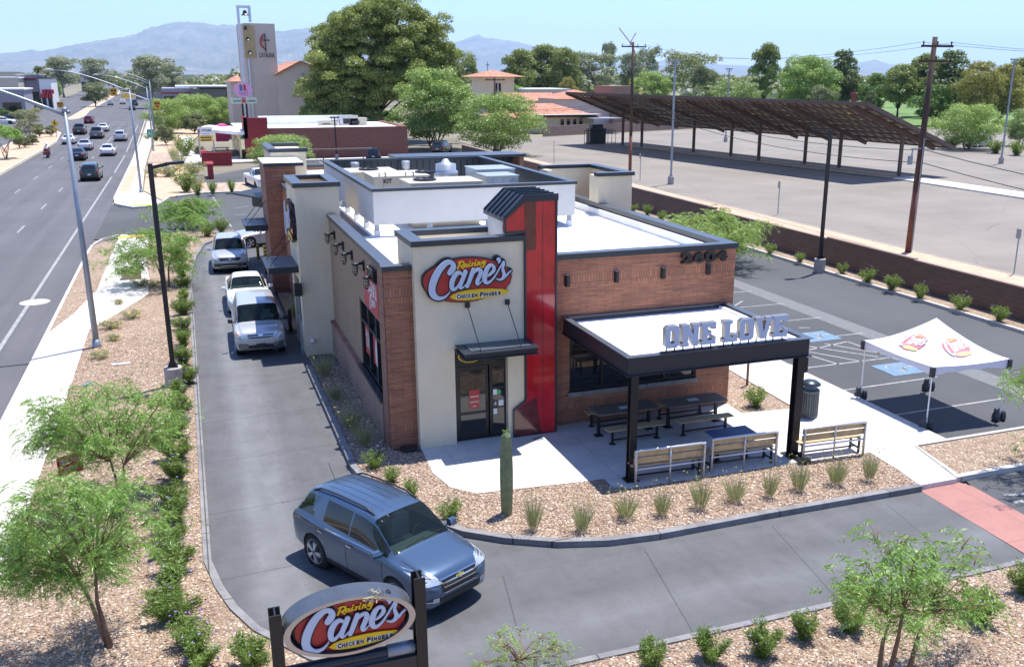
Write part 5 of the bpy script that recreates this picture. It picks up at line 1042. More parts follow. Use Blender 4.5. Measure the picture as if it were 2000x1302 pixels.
def thing_empty(name, loc, parent):
    o = bpy.data.objects.new(name, None); COL.objects.link(o); o.location = loc; o.parent = parent; o.empty_display_size = .1; return o
CARS = {}
def build_car(name, label, kind, pt, loc, rz, group=None, hero=False, scale=(1, 1, 1), cat='car', black_trim=False, plate=True, extras=None, glass=None):
    """local +X is the nose; rz turns it"""
    cm = car_mesh(kind, 110 if hero else 46, scale); t = thing(name, label, cat, (loc[0], loc[1], 0), rz, group); p = cm['p']; L = cm['L']; ms = cm['meshes']; W = p['W']*scale[1]; hz = scale[2]
    body = ms['body']; bd = body
    if not hero:
        bd = merge(*[ms[k] for k in ms if k in ('body', 'fdl', 'fdr', 'rdl', 'rdr')])
    b = bd.build('body', pt, t, True)
    if hero:
        for k, nm in (('fdl', 'front_door'), ('fdr', 'front_door'), ('rdl', 'rear_door'), ('rdr', 'rear_door')):
            if k in ms:
                d = ms[k].build(nm, pt, t, True); s = 1 if k[-1] == 'l' else -1
                xc = L/2-(p['split'][1]-.03 if k[0] == 'f' else p['split'][2]-.0)*L; zc = .92*hz
                pm = patch(cm, [(xc-.09, zc), (xc+.09, zc), (xc+.09, zc+.035), (xc-.09, zc+.035)], 's+' if s > 0 else 's-', .03, 3, 2); pm.build('handle', M['chrome'] if hero == 2 else pt, d, True)
    gm = glass or M['carglass']
    for k in ms:
        if k.startswith('sw'): ms[k].build('side_window', M['carglass'] if not hero else M['sideglass'], t, True)
        if k == 'ws': ms[k].build('windshield', M['windshield'] if hero else gm, t, True)
        if k == 'rw': ms[k].build('rear_window', M['carglass'], t, True)
    for k, (cx, cz) in enumerate(cm['cen']):
        for s in (1, -1): wheel(t, cx, s*(W/2-.13), p['wr']*hz, s, detail=bool(hero))
        mb = MB().box(cx-p['wr']*1.25, cx+p['wr']*1.25, -W/2+.06, W/2-.06, .25*hz, .62*hz); 
        for s in (1, -1): MB().lathe([(p['wr']*hz*1.19, s*(W/2-.32)), (p['wr']*hz*1.185, s*(W/2-.045))], 20, (cx, 0, cz), 0, 'y').build('wheel_well', M['well'], t)
    # lights
    fz = {'suv': .82, 'box': .86, 'sedan': .66, 'truck': .95}[kind]*hz; rz_ = {'suv': .98, 'box': 1.0, 'sedan': .85, 'truck': 1.02}[kind]*hz; hw = W/2
    for s in (1, -1):
        c = [(s*hw*.46, fz-.05), (s*hw*.90, fz-.02), (s*hw*.94, fz+.19), (s*hw*.60, fz+.13)] if kind != 'box' else [(s*hw*.55, fz-.09), (s*hw*.88, fz-.09), (s*hw*.9, fz+.1), (s*hw*.55, fz+.08)]
        if kind == 'truck': c = [(s*hw*.66, fz-.12), (s*hw*.92, fz-.12), (s*hw*.92, fz+.1), (s*hw*.66, fz+.1)]
        h = patch(cm, c, 'f', .012, 6, 4).build('headlight', M['lens'], t, True)
        if hero: patch(cm, [(s*hw*.86, fz), (s*hw*.93, fz+.03), (s*hw*.94, fz+.15), (s*hw*.88, fz+.12)], 'f', .02, 3, 3).build('turn_lamp', M['amber'] if kind == 'box' else M['rim'], h, True)
        c = [(s*hw*.62, rz_-.1), (s*hw*.93, rz_-.12), (s*hw*.93, rz_+.1), (s*hw*.66, rz_+.06)]
        patch(cm, c, 'r', .012, 5, 4).build('tail_light', M['taill'], t, True)
        if hero:
            patch(cm, [(s*hw*.6, .44*hz), (s*hw*.74, .44*hz), (s*hw*.74, .53*hz), (s*hw*.6, .53*hz)], 'f', .012, 3, 3).build('fog_lamp', M['lens'], t, True)
        # mirrors
        xm = L/2-(p['cowl']+.065)*L; zm = {'suv': 1.13, 'box': 1.18, 'sedan': .98, 'truck': 1.26}[kind]*hz
        mm = MB(); mm.v = []; 
        for (a, bb, cc) in ((0, 0, 0),):
            pr = [(.0, -.06), (.05, -.09), (.09, -.07), (.11, .0), (.08, .08), (.0, .09), (-.03, .06), (-.03, -.05)]
            n0 = len(mm.v); y0, y1 = s*(hw*.98), s*(hw*.98+.2)
            mm.v += [(xm+q[0], y0+s*.03, zm+q[1]*.9) for q in pr]+[(xm+q[0]*.7, y1, zm+q[1]*.8+.01) for q in pr]; k8 = 8
            for q in range(k8): mm.f.append((q, (q+1) % k8, k8+(q+1) % k8, k8+q)); mm.m.append(0)
            mm.f.append(tuple(range(7, -1, -1))); mm.f.append(tuple(range(8, 16))); mm.m += [0, 0]
        mm.box(xm-.02, xm+.03, min(s*hw*.9, y0+s*.04), max(s*hw*.9, y0+s*.04), zm-.06, zm-.03)
        mo = mm.build('mirror', M['blackpl'] if black_trim else pt, t, False); bm_fix(mo)
    # grille, bumper, plates, bottom sill
    gz = fz
    g1 = patch(cm, [(-hw*.46, gz-.12), (hw*.46, gz-.12), (hw*.52, gz+.03), (-hw*.52, gz+.03)], 'f', .01, 8, 3); g1.build('grille', M['blackpl'], t, True)
    g2 = patch(cm, [(-hw*.55, .36*hz), (hw*.55, .36*hz), (hw*.6, .5*hz), (-hw*.6, .5*hz)], 'f', .01, 8, 3); g2.build('lower_grille', M['blackpl'], t, True)
    g3 = patch(cm, [(-hw*.8, .33*hz), (hw*.8, .33*hz), (hw*.85, .44*hz), (-hw*.85, .44*hz)], 'r', .01, 8, 3); g3.build('rear_valance', M['blackpl'], t, True)
    MB().box(-L/2+.35, L/2-.35, -hw+.12, hw-.12, .2*hz, .3*hz).build('underbody', M['well'], t)
    if plate: patch(cm, [(-.15, .62*hz), (.15, .62*hz), (.15, .75*hz), (-.15, .75*hz)], 'r', .02, 2, 2).build('number_plate', M['white'], t)
    if hero:
        # chrome strips, seams, roof ribs, wipers, seats
        for zz, wd_ in ((gz+.035, .53), (gz-.045, .5), (gz-.125, .46)): 
            patch(cm, [(-hw*wd_, zz-.012), (hw*wd_, zz-.012), (hw*wd_, zz+.012), (-hw*wd_, zz+.012)], 'f', .02, 10, 1).build('grille_bar', M['chrome'], t, True)
        sm = MB(); s = p['split']
        for side in ('s+', 's-'):
            for xx in (p['cowl']+.05, s[1], s[2]+.03):
                x_ = L/2-xx*L; patch(cm, [(x_-.006, .34*hz), (x_+.006, .34*hz), (x_+.006, 1.0*hz), (x_-.006, 1.0*hz)], side, .0025, 1, 10).build('door_seam', M['well'], t)
            patch(cm, [(-L*.27, .27*hz), (L*.27, .27*hz), (L*.27, .38*hz), (-L*.27, .38*hz)], side, .012, 16, 2).build('sill', M['blackpl'] if kind != 'sedan' else pt, t, True)
            xa, xb = L/2-(p['cowl']+.02)*L, L/2-(p['rr']-.0)*L
        for sg_ in (1, -1): patch(cm, [(L*.49, sg_*hw*.75), (L*.30, sg_*hw*.8), (L*.30, sg_*hw*.79), (L*.49, sg_*hw*.74)], 't', .002, 8, 1).build('bonnet_seam', M['well'], t)
        merge(sm, patch(cm, [(L*.49, hw*.75), (L*.30, hw*.8), (L*.30, hw*.79), (L*.49, hw*.74)], 't', .002, 8, 1))
        x0, x1 = L/2-p['rr']*L+.1, L/2-p['rf']*L-.1
        if kind in ('suv', 'box'):
            for y in (-.3, -.1, .1, .3): patch(cm, [(x0, y-.012), (x1, y-.012), (x1, y+.012), (x0, y+.012)], 't', .006, 8, 1).build('roof_rib', pt, t, True)
        if kind == 'suv':
            for sgn in (1, -1):
                yy = sgn*hw*.60; pts = []
                for k in range(9):
                    x_ = x0+(x1-x0)*k/8; h = cm['bvh'].ray_cast(Vector((x_, yy, 4)), Vector((0, 0, -1)))[0]; pts.append((x_, yy, h.z+(.055 if 0 < k < 8 else .0)))
                MB().tube(pts, .022, 6).build('roof_rail', M['blackpl'] if hero == 2 else M['rim'], t, True)
            xa = -L*.38; h = cm['bvh'].ray_cast(Vector((xa, 0, 4)), Vector((0, 0, -1)))[0]; MB().tube([(xa, 0, h.z), (xa-.22, 0, h.z+.34)], .006, 4).build('aerial', M['blackpl'], t)
        for sgn in (-.35, .15):
            pts = []
            for k in range(5):
                y_ = (sgn+.28*k/4*2)*hw-.1; x_ = L/2-(p['cowl']+.008+.01*k/4)*L; h = cm['bvh'].ray_cast(Vector((x_, y_, 4)), Vector((0, 0, -1)))[0]; pts.append(tuple(h+Vector((0, 0, .02))))
            MB().tube(pts, .011, 4).build('wiper', M['blackpl'], t)
        xs_ = L/2-(p['cowl']+.22)*L
        for sgn in (-.42, .42):
            m = MB(); y = sgn*hw; m.box(xs_-.25, xs_+.25, y-.24, y+.24, .45*hz, .68*hz).box(xs_-.33, xs_-.2, y-.23, y+.23, .6*hz, 1.18*hz).box(xs_-.32, xs_-.22, y-.12, y+.12, 1.18*hz, 1.36*hz); m.build('seat', M['seat'], t)
        m = MB().box(xs_+.45, L/2-(p['cowl']+.01)*L, -hw*.8, hw*.8, .6*hz, 1.0*hz); m.build('dashboard', M['dash'], t)
        m = MB().tube([(xs_+.42-.06*math.sin(a), .42*hw+.17*math.cos(a), 1.0*hz+.16*math.sin(a)) for a in [k*math.pi/8 for k in range(17)]], .014, 5); m.build('steering_wheel', M['blackpl'], t)
        MB().box(-L*.36, xs_-.5, -hw*.75, hw*.75, .4, .8*hz).build('rear_bench', M['dash'], t)
    if extras: extras(t, cm, pt)
    return t, cm
M['seat'] = mat('seat_cloth', (.5, .44, .36), .8); M['dash'] = mat('dashboard_plastic', (.07, .075, .07), .7); M['sideglass'] = m_glass('side_glass', (.01, .012, .012), .1, .03, (.35, .4, .4))
blue = paint('steel_blue', (.065, .112, .19), .4, .25); silver = paint('silver', (.52, .54, .57), .35, .3); white_ = paint('white', (.74, .74, .74), 0, .35); greyp = paint('mid_grey', (.14, .15, .17), .5); darkg = paint('dark_grey', (.05, .06, .065), .4)
black_ = paint('black', (.012, .013, .016), .2); dgreen = paint('dark_green', (.03, .05, .045), .4); maroonp = paint('maroon', (.2, .015, .03), .3); palebl = paint('pale_blue', (.4, .5, .62), .3); redp = paint('bright_red', (.45, .02, .03), .1)
# hero: blue SUV turning out of the lane
def eq(t, cm, pt):
    hw = .92
    patch(cm, [(-.46, .84), (.46, .84), (.5, .875), (-.5, .875)], 'f', .018, 10, 1).build('upper_grille', M['blackpl'], t, True); patch(cm, [(-.40, .60), (.40, .60), (.47, .79), (-.47, .79)], 'f', .018, 10, 3).build('mesh_grille', M['blackpl'], t, True)
    for a, b_ in (((-.40, .585), (.40, .60)), ): patch(cm, [(a[0], a[1]), (b_[0], a[1]), (b_[0]+.02, a[1]+.022), (a[0]-.02, a[1]+.022)], 'f', .026, 10, 1).build('chrome_lip', M['chrome'], t, True)
    m = merge(patch(cm, [(-.10, .795), (.10, .795), (.115, .835), (-.085, .835)], 'f', .03, 3, 1), patch(cm, [(-.035, .77), (.03, .77), (.04, .86), (-.02, .86)], 'f', .034, 1, 3)); m.build('badge', mat('gold_badge', (.7, .5, .15), .25, .9), t)
    for s in (1, -1): patch(cm, [(s*.58, .47), (s*.78, .47), (s*.78, .49), (s*.58, .49)], 'f', .02, 4, 1).build('fog_trim', M['chrome'], t)
    L = cm['L']; p = cm['p']
    for side in ('s+', 's-'):
        z = 1.045; patch(cm, [(L/2-.70*L, z), (L/2-.30*L, z), (L/2-.30*L, z+.018), (L/2-.70*L, z+.018)], side, .008, 14, 1).build('window_trim', M['chrome'], t, True)
build_car('parked_suv' if 0 else 'blue_suv', 'steel blue SUV turning out of the drive lane nearest the camera', 'suv', blue, (3.15, 17.98), math.radians(-62.5), None, 2, (.94, .975, 1.01), extras=eq)
def crv(t, cm, pt):
    patch(cm, [(-.46, .70), (.46, .70), (.56, .86), (-.56, .86)], 'f', .024, 10, 3).build('front_grille', M['blackpl'], t, True)
    patch(cm, [(-.07, .74), (.07, .74), (.07, .83), (-.07, .83)], 'f', .034, 2, 2).build('badge', M['chrome'], t); patch(cm, [(-.8, .40), (.8, .40), (.8, .56), (-.8, .56)], 'f', .014, 12, 2).build('bumper_insert', M['blackpl'], t); patch(cm, [(-.5, .42), (.5, .42), (.5, .45), (-.5, .45)], 'f', .022, 8, 1).build('bumper_strip', M['chrome'], t)
build_car('silver_suv', 'silver SUV third in the drive lane queue beside the brick tower', 'suv', silver, (1.72, 54.2), math.radians(-92), 'cars queueing in the drive lane', 1, (.965, 1.0, 1.0), extras=crv)
def sed(t, cm, pt): pass
build_car('white_sedan', 'white sedan right behind the boxy silver car in the drive lane', 'sedan', white_, (2.02, 44.4), math.radians(-91), 'cars queueing in the drive lane', 1)
def elem(t, cm, pt):
    m = patch(cm, [(-.5, .66), (.5, .66), (.5, .74), (-.5, .74)], 'f', .02, 10, 2); m.build('nose_bar', pt, t, True)
    patch(cm, [(-.86, .28), (-.45, .28), (-.45, .56), (-.86, .56)], 'f', .016, 5, 4).build('bumper_cladding', greyp, t, True); patch(cm, [(.45, .28), (.86, .28), (.86, .56), (.45, .56)], 'f', .016, 5, 4).build('bumper_cladding', greyp, t, True)
    patch(cm, [(-.17, .40), (.17, .40), (.17, .54), (-.17, .54)], 'f', .03, 2, 2).build('front_plate', M['blackpl'], t); patch(cm, [(-.08, .83), (.08, .83), (.08, .91), (-.08, .91)], 'f', .03, 2, 2).build('badge', M['chrome'], t)
build_car('boxy_silver_car', 'boxy silver car with black mirrors at the drive-through window', 'box', silver, (1.98, 37.55), math.radians(-91), 'cars queueing in the drive lane', 1, black_trim=True, extras=elem)
g = G(492, 476); build_car('silver_coupe', 'silver coupe entering the drive lane, half hidden by the canopy', 'sedan', silver, (4.2, 60.9), math.radians(-160), 'cars queueing in the drive lane', 1, (1.0, 1.03, .97))
g = G(498, 372); build_car('white_pickup', 'white pickup truck waiting behind the drive-through building', 'truck', white_, (g.x+.7, g.y+2.2), math.radians(-80), None, 0, cat='pickup')
# street traffic seen from behind, placed at the foot of each rear bumper
def bed(t, cm, pt):
    L = cm['L']; MB().box(-L/2+.08, -L*.1, -.8, .8, 1.15, 1.235).build('bed_cover', M['blackpl'], t)
st = [(176, 356, 'suv', dgreen, 'dark green SUV nearest in the traffic', 0), (151, 316, 'sedan', black_, 'black sedan in the left lane behind the street lamp post', 0), (210, 307, 'sedan', white_, 'white sedan alone in the right lane with its brake lamps dark', 0),
 (165, 296, 'sedan', silver, 'silver sedan ahead of the black sedan', 0), (133, 284, 'sedan', white_, 'white sedan in the left lane partly behind the lamp post', 0), (235, 278, 'suv', silver, 'silver wagon in the right lane', 0), (188, 273, 'truck', greyp, 'grey pickup with chrome bumper in the middle lane', 1), (154, 265, 'truck', darkg, 'dark grey pickup in the left lane', 1),
 (201, 259, 'sedan', white_, 'white sedan just ahead of the grey pickup', 0), (173, 243, 'suv', maroonp, 'maroon SUV at the median gap', 0), (216, 207, 'suv', silver, 'silver SUV beside the far median tree', 0), (240, 205, 'suv', white_, 'white SUV in the centre lane far down the road', 0), (259, 217, 'sedan', black_, 'black car in the right lane far down the road', 0), (264, 208, 'truck', darkg, 'dark pickup just ahead of the distant black car', 0), (262, 179, 'sedan', redp, 'small bright red car near the vanishing end of the road', 0)]
for px, py, k, pt, lb, fl_ in st:
    g = G(px, py-1); L = PROF[k]['L']; h = 0 if py > 240 else .06; build_car('street_car' if k != 'truck' else 'pickup_truck', lb, k, pt, (g.x+L/2*math.sin(-h), g.y+L/2), math.radians(90)+h, 'cars on the far carriageway lanes', 0, cat='pickup' if k == 'truck' else 'car', extras=bed if (k == 'truck' and fl_) else None)
for px, py, k, pt, lb, rz in ((128, 224, 'sedan', palebl, 'pale blue sedan coming towards the camera on the opposite carriageway', -90), (28, 236, 'sedan', black_, 'dark sedan turning out of the side driveway at the far left', -20), (6, 245, 'sedan', white_, 'white car cut by the left picture edge by the driveway', -10), (10, 214, 'suv', white_, 'white car parked under the dark carport at the far left', -15),
     (735, 318, 'suv', black_, 'black SUV parked nose to the long brick wall', 78), (869, 302, 'suv', darkg, 'dark SUV parked in the shade under the bright green tree', 60), (1925, 290, 'suv', silver, 'silver SUV parked by the clipped bushes at the far right', 192)):
    g = G(px, py-2); build_car('parked_car' if py > 280 else 'street_car', lb, k, pt, (g.x, g.y+1.5), math.radians(rz), None, 0)
rr = random.Random(5)
for k in range(9):
    px, py = [(250, 170), (257, 166), (247, 163), (262, 171), (254, 160), (259, 158), (252, 157), (246, 168), (256, 163)][k]; g = G(px, py)
    if g.y < 1300 and g.y > 0: build_car('street_car', 'tiny distant car, '+['first', 'second', 'third', 'fourth', 'fifth', 'sixth', 'seventh', 'eighth', 'ninth'][k]+' of those near the road\'s vanishing end', 'sedan', [silver, white_, redp, darkg, white_, black_, silver, white_, darkg][k], (g.x, g.y), math.radians(92), 'tiny far cars', 0)
# motorcycle with rider
g = G(92, 309); t = thing('motorcycle', 'dark red touring motorcycle with panniers riding along the median kerb', 'motorcycle', (g.x, g.y+1.1, 0), math.radians(90))
for x in (-.75, .8): MB().lathe([(.2, -.07), (.31, -.07), (.33, 0), (.31, .07), (.2, .07)], 18, (x, 0, .33), 0, 'y').build('wheel', M['tyre'], t, True)
m = MB(); 
for s in (1, -1): m.prism([(-1.05, s*.18), (-.45, s*.18), (-.45, s*.42), (-1.0, s*.42)], .38, .78)
m.build('pannier', maroonp, t); MB().box(-1.1, -.7, -.28, .28, .82, 1.15).build('top_box', maroonp, t)
m = MB().tube([(-.9, 0, .55), (-.3, 0, .5), (.3, 0, .55), (.75, 0, .9)], [.14, .2, .2, .1], 8).prism([(.45, -.25), (.75, -.12), (.75, .12), (.45, .25)], .7, 1.25).tube([(.45, -.4, 1.1), (.5, 0, 1.05), (.45, .4, 1.1)], .025, 6); m.build('body', maroonp, t)
MB().lathe([(.05, 0), (.04, -.03)], 10, (-1.11, 0, .72), 0, 'x').box(-1.12, -1.1, -.2, .2, .95, 1.02).build('tail_light', M['taill'], t)
# the rider
def skin_person(name, label, loc, rz, pts, edges, parts_mats):
    me = bpy.data.meshes.new(name); me.from_pydata([p[:3] for p in pts], edges, []); o = link(name, me); o.location = loc; o.rotation_euler = (0, 0, rz)
    md = o.modifiers.new('skin', 'SKIN'); 
    for i, p in enumerate(pts): me.skin_vertices[0].data[i].radius = (p[3], p[4] if len(p) > 4 else p[3])
    me.skin_vertices[0].data[0].use_root = True; sb = o.modifiers.new('sub', 'SUBSURF'); sb.levels = 1; sb.render_levels = 1
    dg = bpy.context.evaluated_depsgraph_get(); ev = bpy.data.meshes.new_from_object(o.evaluated_get(dg)); o.modifiers.clear(); o.data = ev
    for m_ in parts_mats: ev.materials.append(M[m_])
    for pl in ev.polygons: pl.use_smooth = True; c_ = pl.center; pl.material_index = 1 if c_.z < .86 and c_.x > -.35 else (2 if c_.z > 1.42 or (c_.x > .28 and c_.z > .9) else 0)
    return tag(o, label, 'person')
M['skinm'] = mat('rider_skin', (.45, .26, .18), .6); M['shirt'] = mat('white_shirt', (.75, .75, .76), .8); M['jeans'] = mat('dark_jeans', (.03, .04, .07), .8)  # rider's skin and clothes, each one even colour
pp = [(-.25, 0, .92, .15, .17), (-.2, 0, 1.12, .13, .18), (-.12, 0, 1.34, .12, .19), (-.08, 0, 1.46, .06), (-.05, 0, 1.6, .1), (-.1, .2, 1.38, .065), (.12, .3, 1.2, .05), (.36, .36, 1.1, .038), (.44, .38, 1.1, .03), (-.1, -.2, 1.38, .065), (.12, -.3, 1.2, .05), (.36, -.36, 1.1, .038), (.44, -.38, 1.1, .03),
 (-.2, .12, .86, .1), (.2, .26, .8, .075), (.08, .28, .42, .055), (.2, .28, .34, .045), (-.2, -.12, .86, .1), (.2, -.26, .8, .075), (.08, -.28, .42, .055), (.2, -.28, .34, .045)]
ee = [(0, 1), (1, 2), (2, 3), (3, 4), (2, 5), (5, 6), (6, 7), (7, 8), (2, 9), (9, 10), (10, 11), (11, 12), (0, 13), (13, 14), (14, 15), (15, 16), (0, 17), (17, 18), (18, 19), (19, 20)]
g = G(92, 309); pr_ = skin_person('person', 'motorcycle rider in a white shirt and white helmet leaning to the handlebars', (g.x, g.y+1.1, 0), math.radians(90), pp, ee, ['shirt', 'jeans', 'skinm'])
MB().lathe([(.06, -.12), (.14, -.08), (.155, .02), (.12, .11), (.03, .15)], 14, (-.05, 0, 1.64)).build('helmet', M['white'], pr_, True)
# ---------------------------------------------------------------- vegetation
def np_mesh(name, verts, nquad, mats, mi=None):
    me = bpy.data.meshes.new(name); nv = len(verts); me.vertices.add(nv); me.vertices.foreach_set('co', np.ascontiguousarray(verts, np.float32).ravel())
    me.loops.add(nv); me.loops.foreach_set('vertex_index', np.arange(nv, dtype=np.int32)); me.polygons.add(nquad); me.polygons.foreach_set('loop_start', np.arange(0, nv, 4, dtype=np.int32))
    for m in mats: me.materials.append(m)
    if mi is not None: me.polygons.foreach_set('material_index', mi.astype(np.int32))
    me.update(calc_edges=True); return me
def unit(a): return a/np.maximum(1e-9, np.linalg.norm(a, axis=1, keepdims=True))
def blades(C, D, ln, wd, droop=0.0, rs=NR):   # diamond leaves: centre start C, direction D
    n = len(C); D = unit(D); r = unit(rs.normal(size=(n, 3))); S = unit(np.cross(D, r)); ln = ln*(rs.uniform(.6, 1.25, (n, 1))); wd = wd*rs.uniform(.7, 1.2, (n, 1))
    mid = C+D*ln*.5; tip = C+D*ln; tip[:, 2] -= droop*ln[:, 0]; V = np.stack([C, mid+S*wd/2, tip, mid-S*wd/2], 1).reshape(-1, 3); return V
def blob_leaves(blobs, per, size, rs=NR, shell=.6, up=.25, aspect=.7):
    out = []
    for (x, y, z, r) in blobs:
        n = max(8, int(per*r*r)); d = unit(rs.normal(size=(n, 3))); d[:, 2] = np.where(d[:, 2] < -.3, -d[:, 2]*.7, d[:, 2]); rad = r*(shell+(1.08-shell)*rs.random((n, 1))**.6)
        C = np.array([x, y, z])+d*rad*np.array([1, 1, .82]); N = unit(d+rs.normal(size=(n, 3))*.55+np.array([0, 0, up])); T = unit(np.cross(N, rs.normal(size=(n, 3)))); B = np.cross(N, T)
        s = size*rs.uniform(.55, 1.3, (n, 1)); out.append(np.stack([C-T*s, C-B*s*aspect, C+T*s, C+B*s*aspect], 1).reshape(-1, 3))
    return np.concatenate(out)
def limbs(mb, rnd, base, tips, r0, bend=.2, n=6):
    for tp in tips:
        a = Vector(base); b = Vector(tp); mid = a.lerp(b, .45)+Vector((rnd.uniform(-1, 1), rnd.uniform(-1, 1), .3))*bend*(b-a).length*.35; pts = []
        for k in range(6): t = k/5; pts.append(a*(1-t)**2+mid*2*t*(1-t)+b*t*t)
        mb.tube(pts, [r0*(1-.8*k/5) for k in range(6)], n)
TREEMESH = {}
def tree_proto(key, kind, leaf, seed, H=1.0, W=1.0, lobes=26, per=260, size=.045, trunk=.3, blob=.19, bark='bark', flat=1.0, tight=.86, nstem=1):
    """unit tree: height 1, crown width W; returns (crown mesh, trunk mesh)"""
    rn = random.Random(seed); rs = np.random.default_rng(seed); bl = []; cz = trunk+(1-trunk)/2; rz_ = (1-trunk)/2
    for k in range(lobes):
        for _ in range(20):
            a = rn.uniform(0, 6.283); u = rn.random()**.5; el = rn.uniform(-1, 1)
            if kind == 'round': rr_ = W/2*math.sqrt(max(0, 1-el*el*.85))*tight*u; z = cz+rz_*el*.82
            elif kind == 'umbrella': rr_ = W/2*u*.9; z = trunk+.15+(1-trunk)*.72*(1-(u**2)*.55)*rn.uniform(.7, 1)
            elif kind == 'cone': rr_ = W/2*u*(1-(el+1)/2*.8); z = cz+rz_*el*.9
            else: rr_ = W/2*u*rn.uniform(.5, 1); z = cz+rz_*el*.9
            b = (rr_*math.cos(a), rr_*math.sin(a), z)
            if all((b[0]-q[0])**2+(b[1]-q[1])**2+(b[2]-q[2])**2 > (blob*.62)**2 for q in bl): break
        bl.append((*b, blob*rn.uniform(.6, 1.15)))
    sc = 1.0; V = blob_leaves(bl, per/(blob*blob)*.04*25, size, rs); cm = np_mesh('crown', V, len(V)//4, [M['leaf_'+leaf]])
    mb = MB(); base = (0, 0, 0); fork = (rn.uniform(-.02, .02), rn.uniform(-.02, .02), trunk*.8)
    if nstem == 1: mb.tube([base, (fork[0]*.5, fork[1]*.5, trunk*.4), fork], [.028, .022, .018], 7); limbs(mb, rn, fork, [q[:3] for q in rn.sample(bl, min(len(bl), 11))], .013)
    else:
        for k in range(nstem): a = k*2.1+rn.random(); tips = rn.sample(bl, 3); f2 = (.07*math.cos(a), .07*math.sin(a), trunk*.8); mb.tube([(.015*math.cos(a), .015*math.sin(a), 0), f2], [.018, .012], 6); limbs(mb, rn, f2, [q[:3] for q in tips], .009)
    tm = mb.mesh('trunk', M[bark], True); TREEMESH[key] = (cm, tm, W); return cm, tm
def plant_tree(key, loc, H, Wm=None, label='', name='tree', group=None, rz=None, cat='tree'):
    cm, tm, W = TREEMESH[key]; t = thing(name, label, cat, loc, R.uniform(0, 6.28) if rz is None else rz, group); sx = (Wm/W if Wm else H); 
    for nm, me in (('crown', cm), ('trunk', tm)): o = link(nm, me, t); o.scale = (sx, sx, H)
    return t
tree_proto('mesq', 'umbrella', 'mesq', 1, W=1.15, lobes=34, per=300, size=.02, trunk=.22, blob=.15, nstem=3)
tree_proto('lime', 'round', 'lime', 2, W=1.15, lobes=90, per=460, size=.013, trunk=.06, blob=.15, nstem=3)
tree_proto('lime2', 'round', 'lime', 3, W=1.6, lobes=80, per=420, size=.014, trunk=.06, blob=.19, nstem=3)
tree_proto('euc', 'loose', 'grey', 4, W=.8, lobes=42, per=237, size=0.0164, trunk=.28, blob=.13, bark='kerbpale')
tree_proto('euc2', 'loose', 'sage', 5, W=.9, lobes=36, per=237, size=0.0164, trunk=.2, blob=.14, bark='kerbpale')
tree_proto('pine', 'round', 'pine', 6, W=.85, lobes=46, per=420, size=0.0164, trunk=.2, blob=.14, bark='darkbark')
tree_proto('dark', 'cone', 'dark', 7, W=.7, lobes=40, per=364, size=0.0180, trunk=.12, blob=.15, bark='darkbark')
tree_proto('gold', 'round', 'gold', 8, W=1.1, lobes=46, per=392, size=0.0164, trunk=.12, blob=.16)
tree_proto('emer', 'round', 'emer', 9, W=1.1, lobes=36, per=364, size=0.0197, trunk=.12, blob=.18)
tree_proto('olive', 'round', 'olive', 10, W=1.1, lobes=34, per=336, size=0.0197, trunk=.14, blob=.18)
tree_proto('pale', 'round', 'pale', 12, W=1.2, lobes=48, per=420, size=.015, trunk=.1, blob=.17, nstem=3)
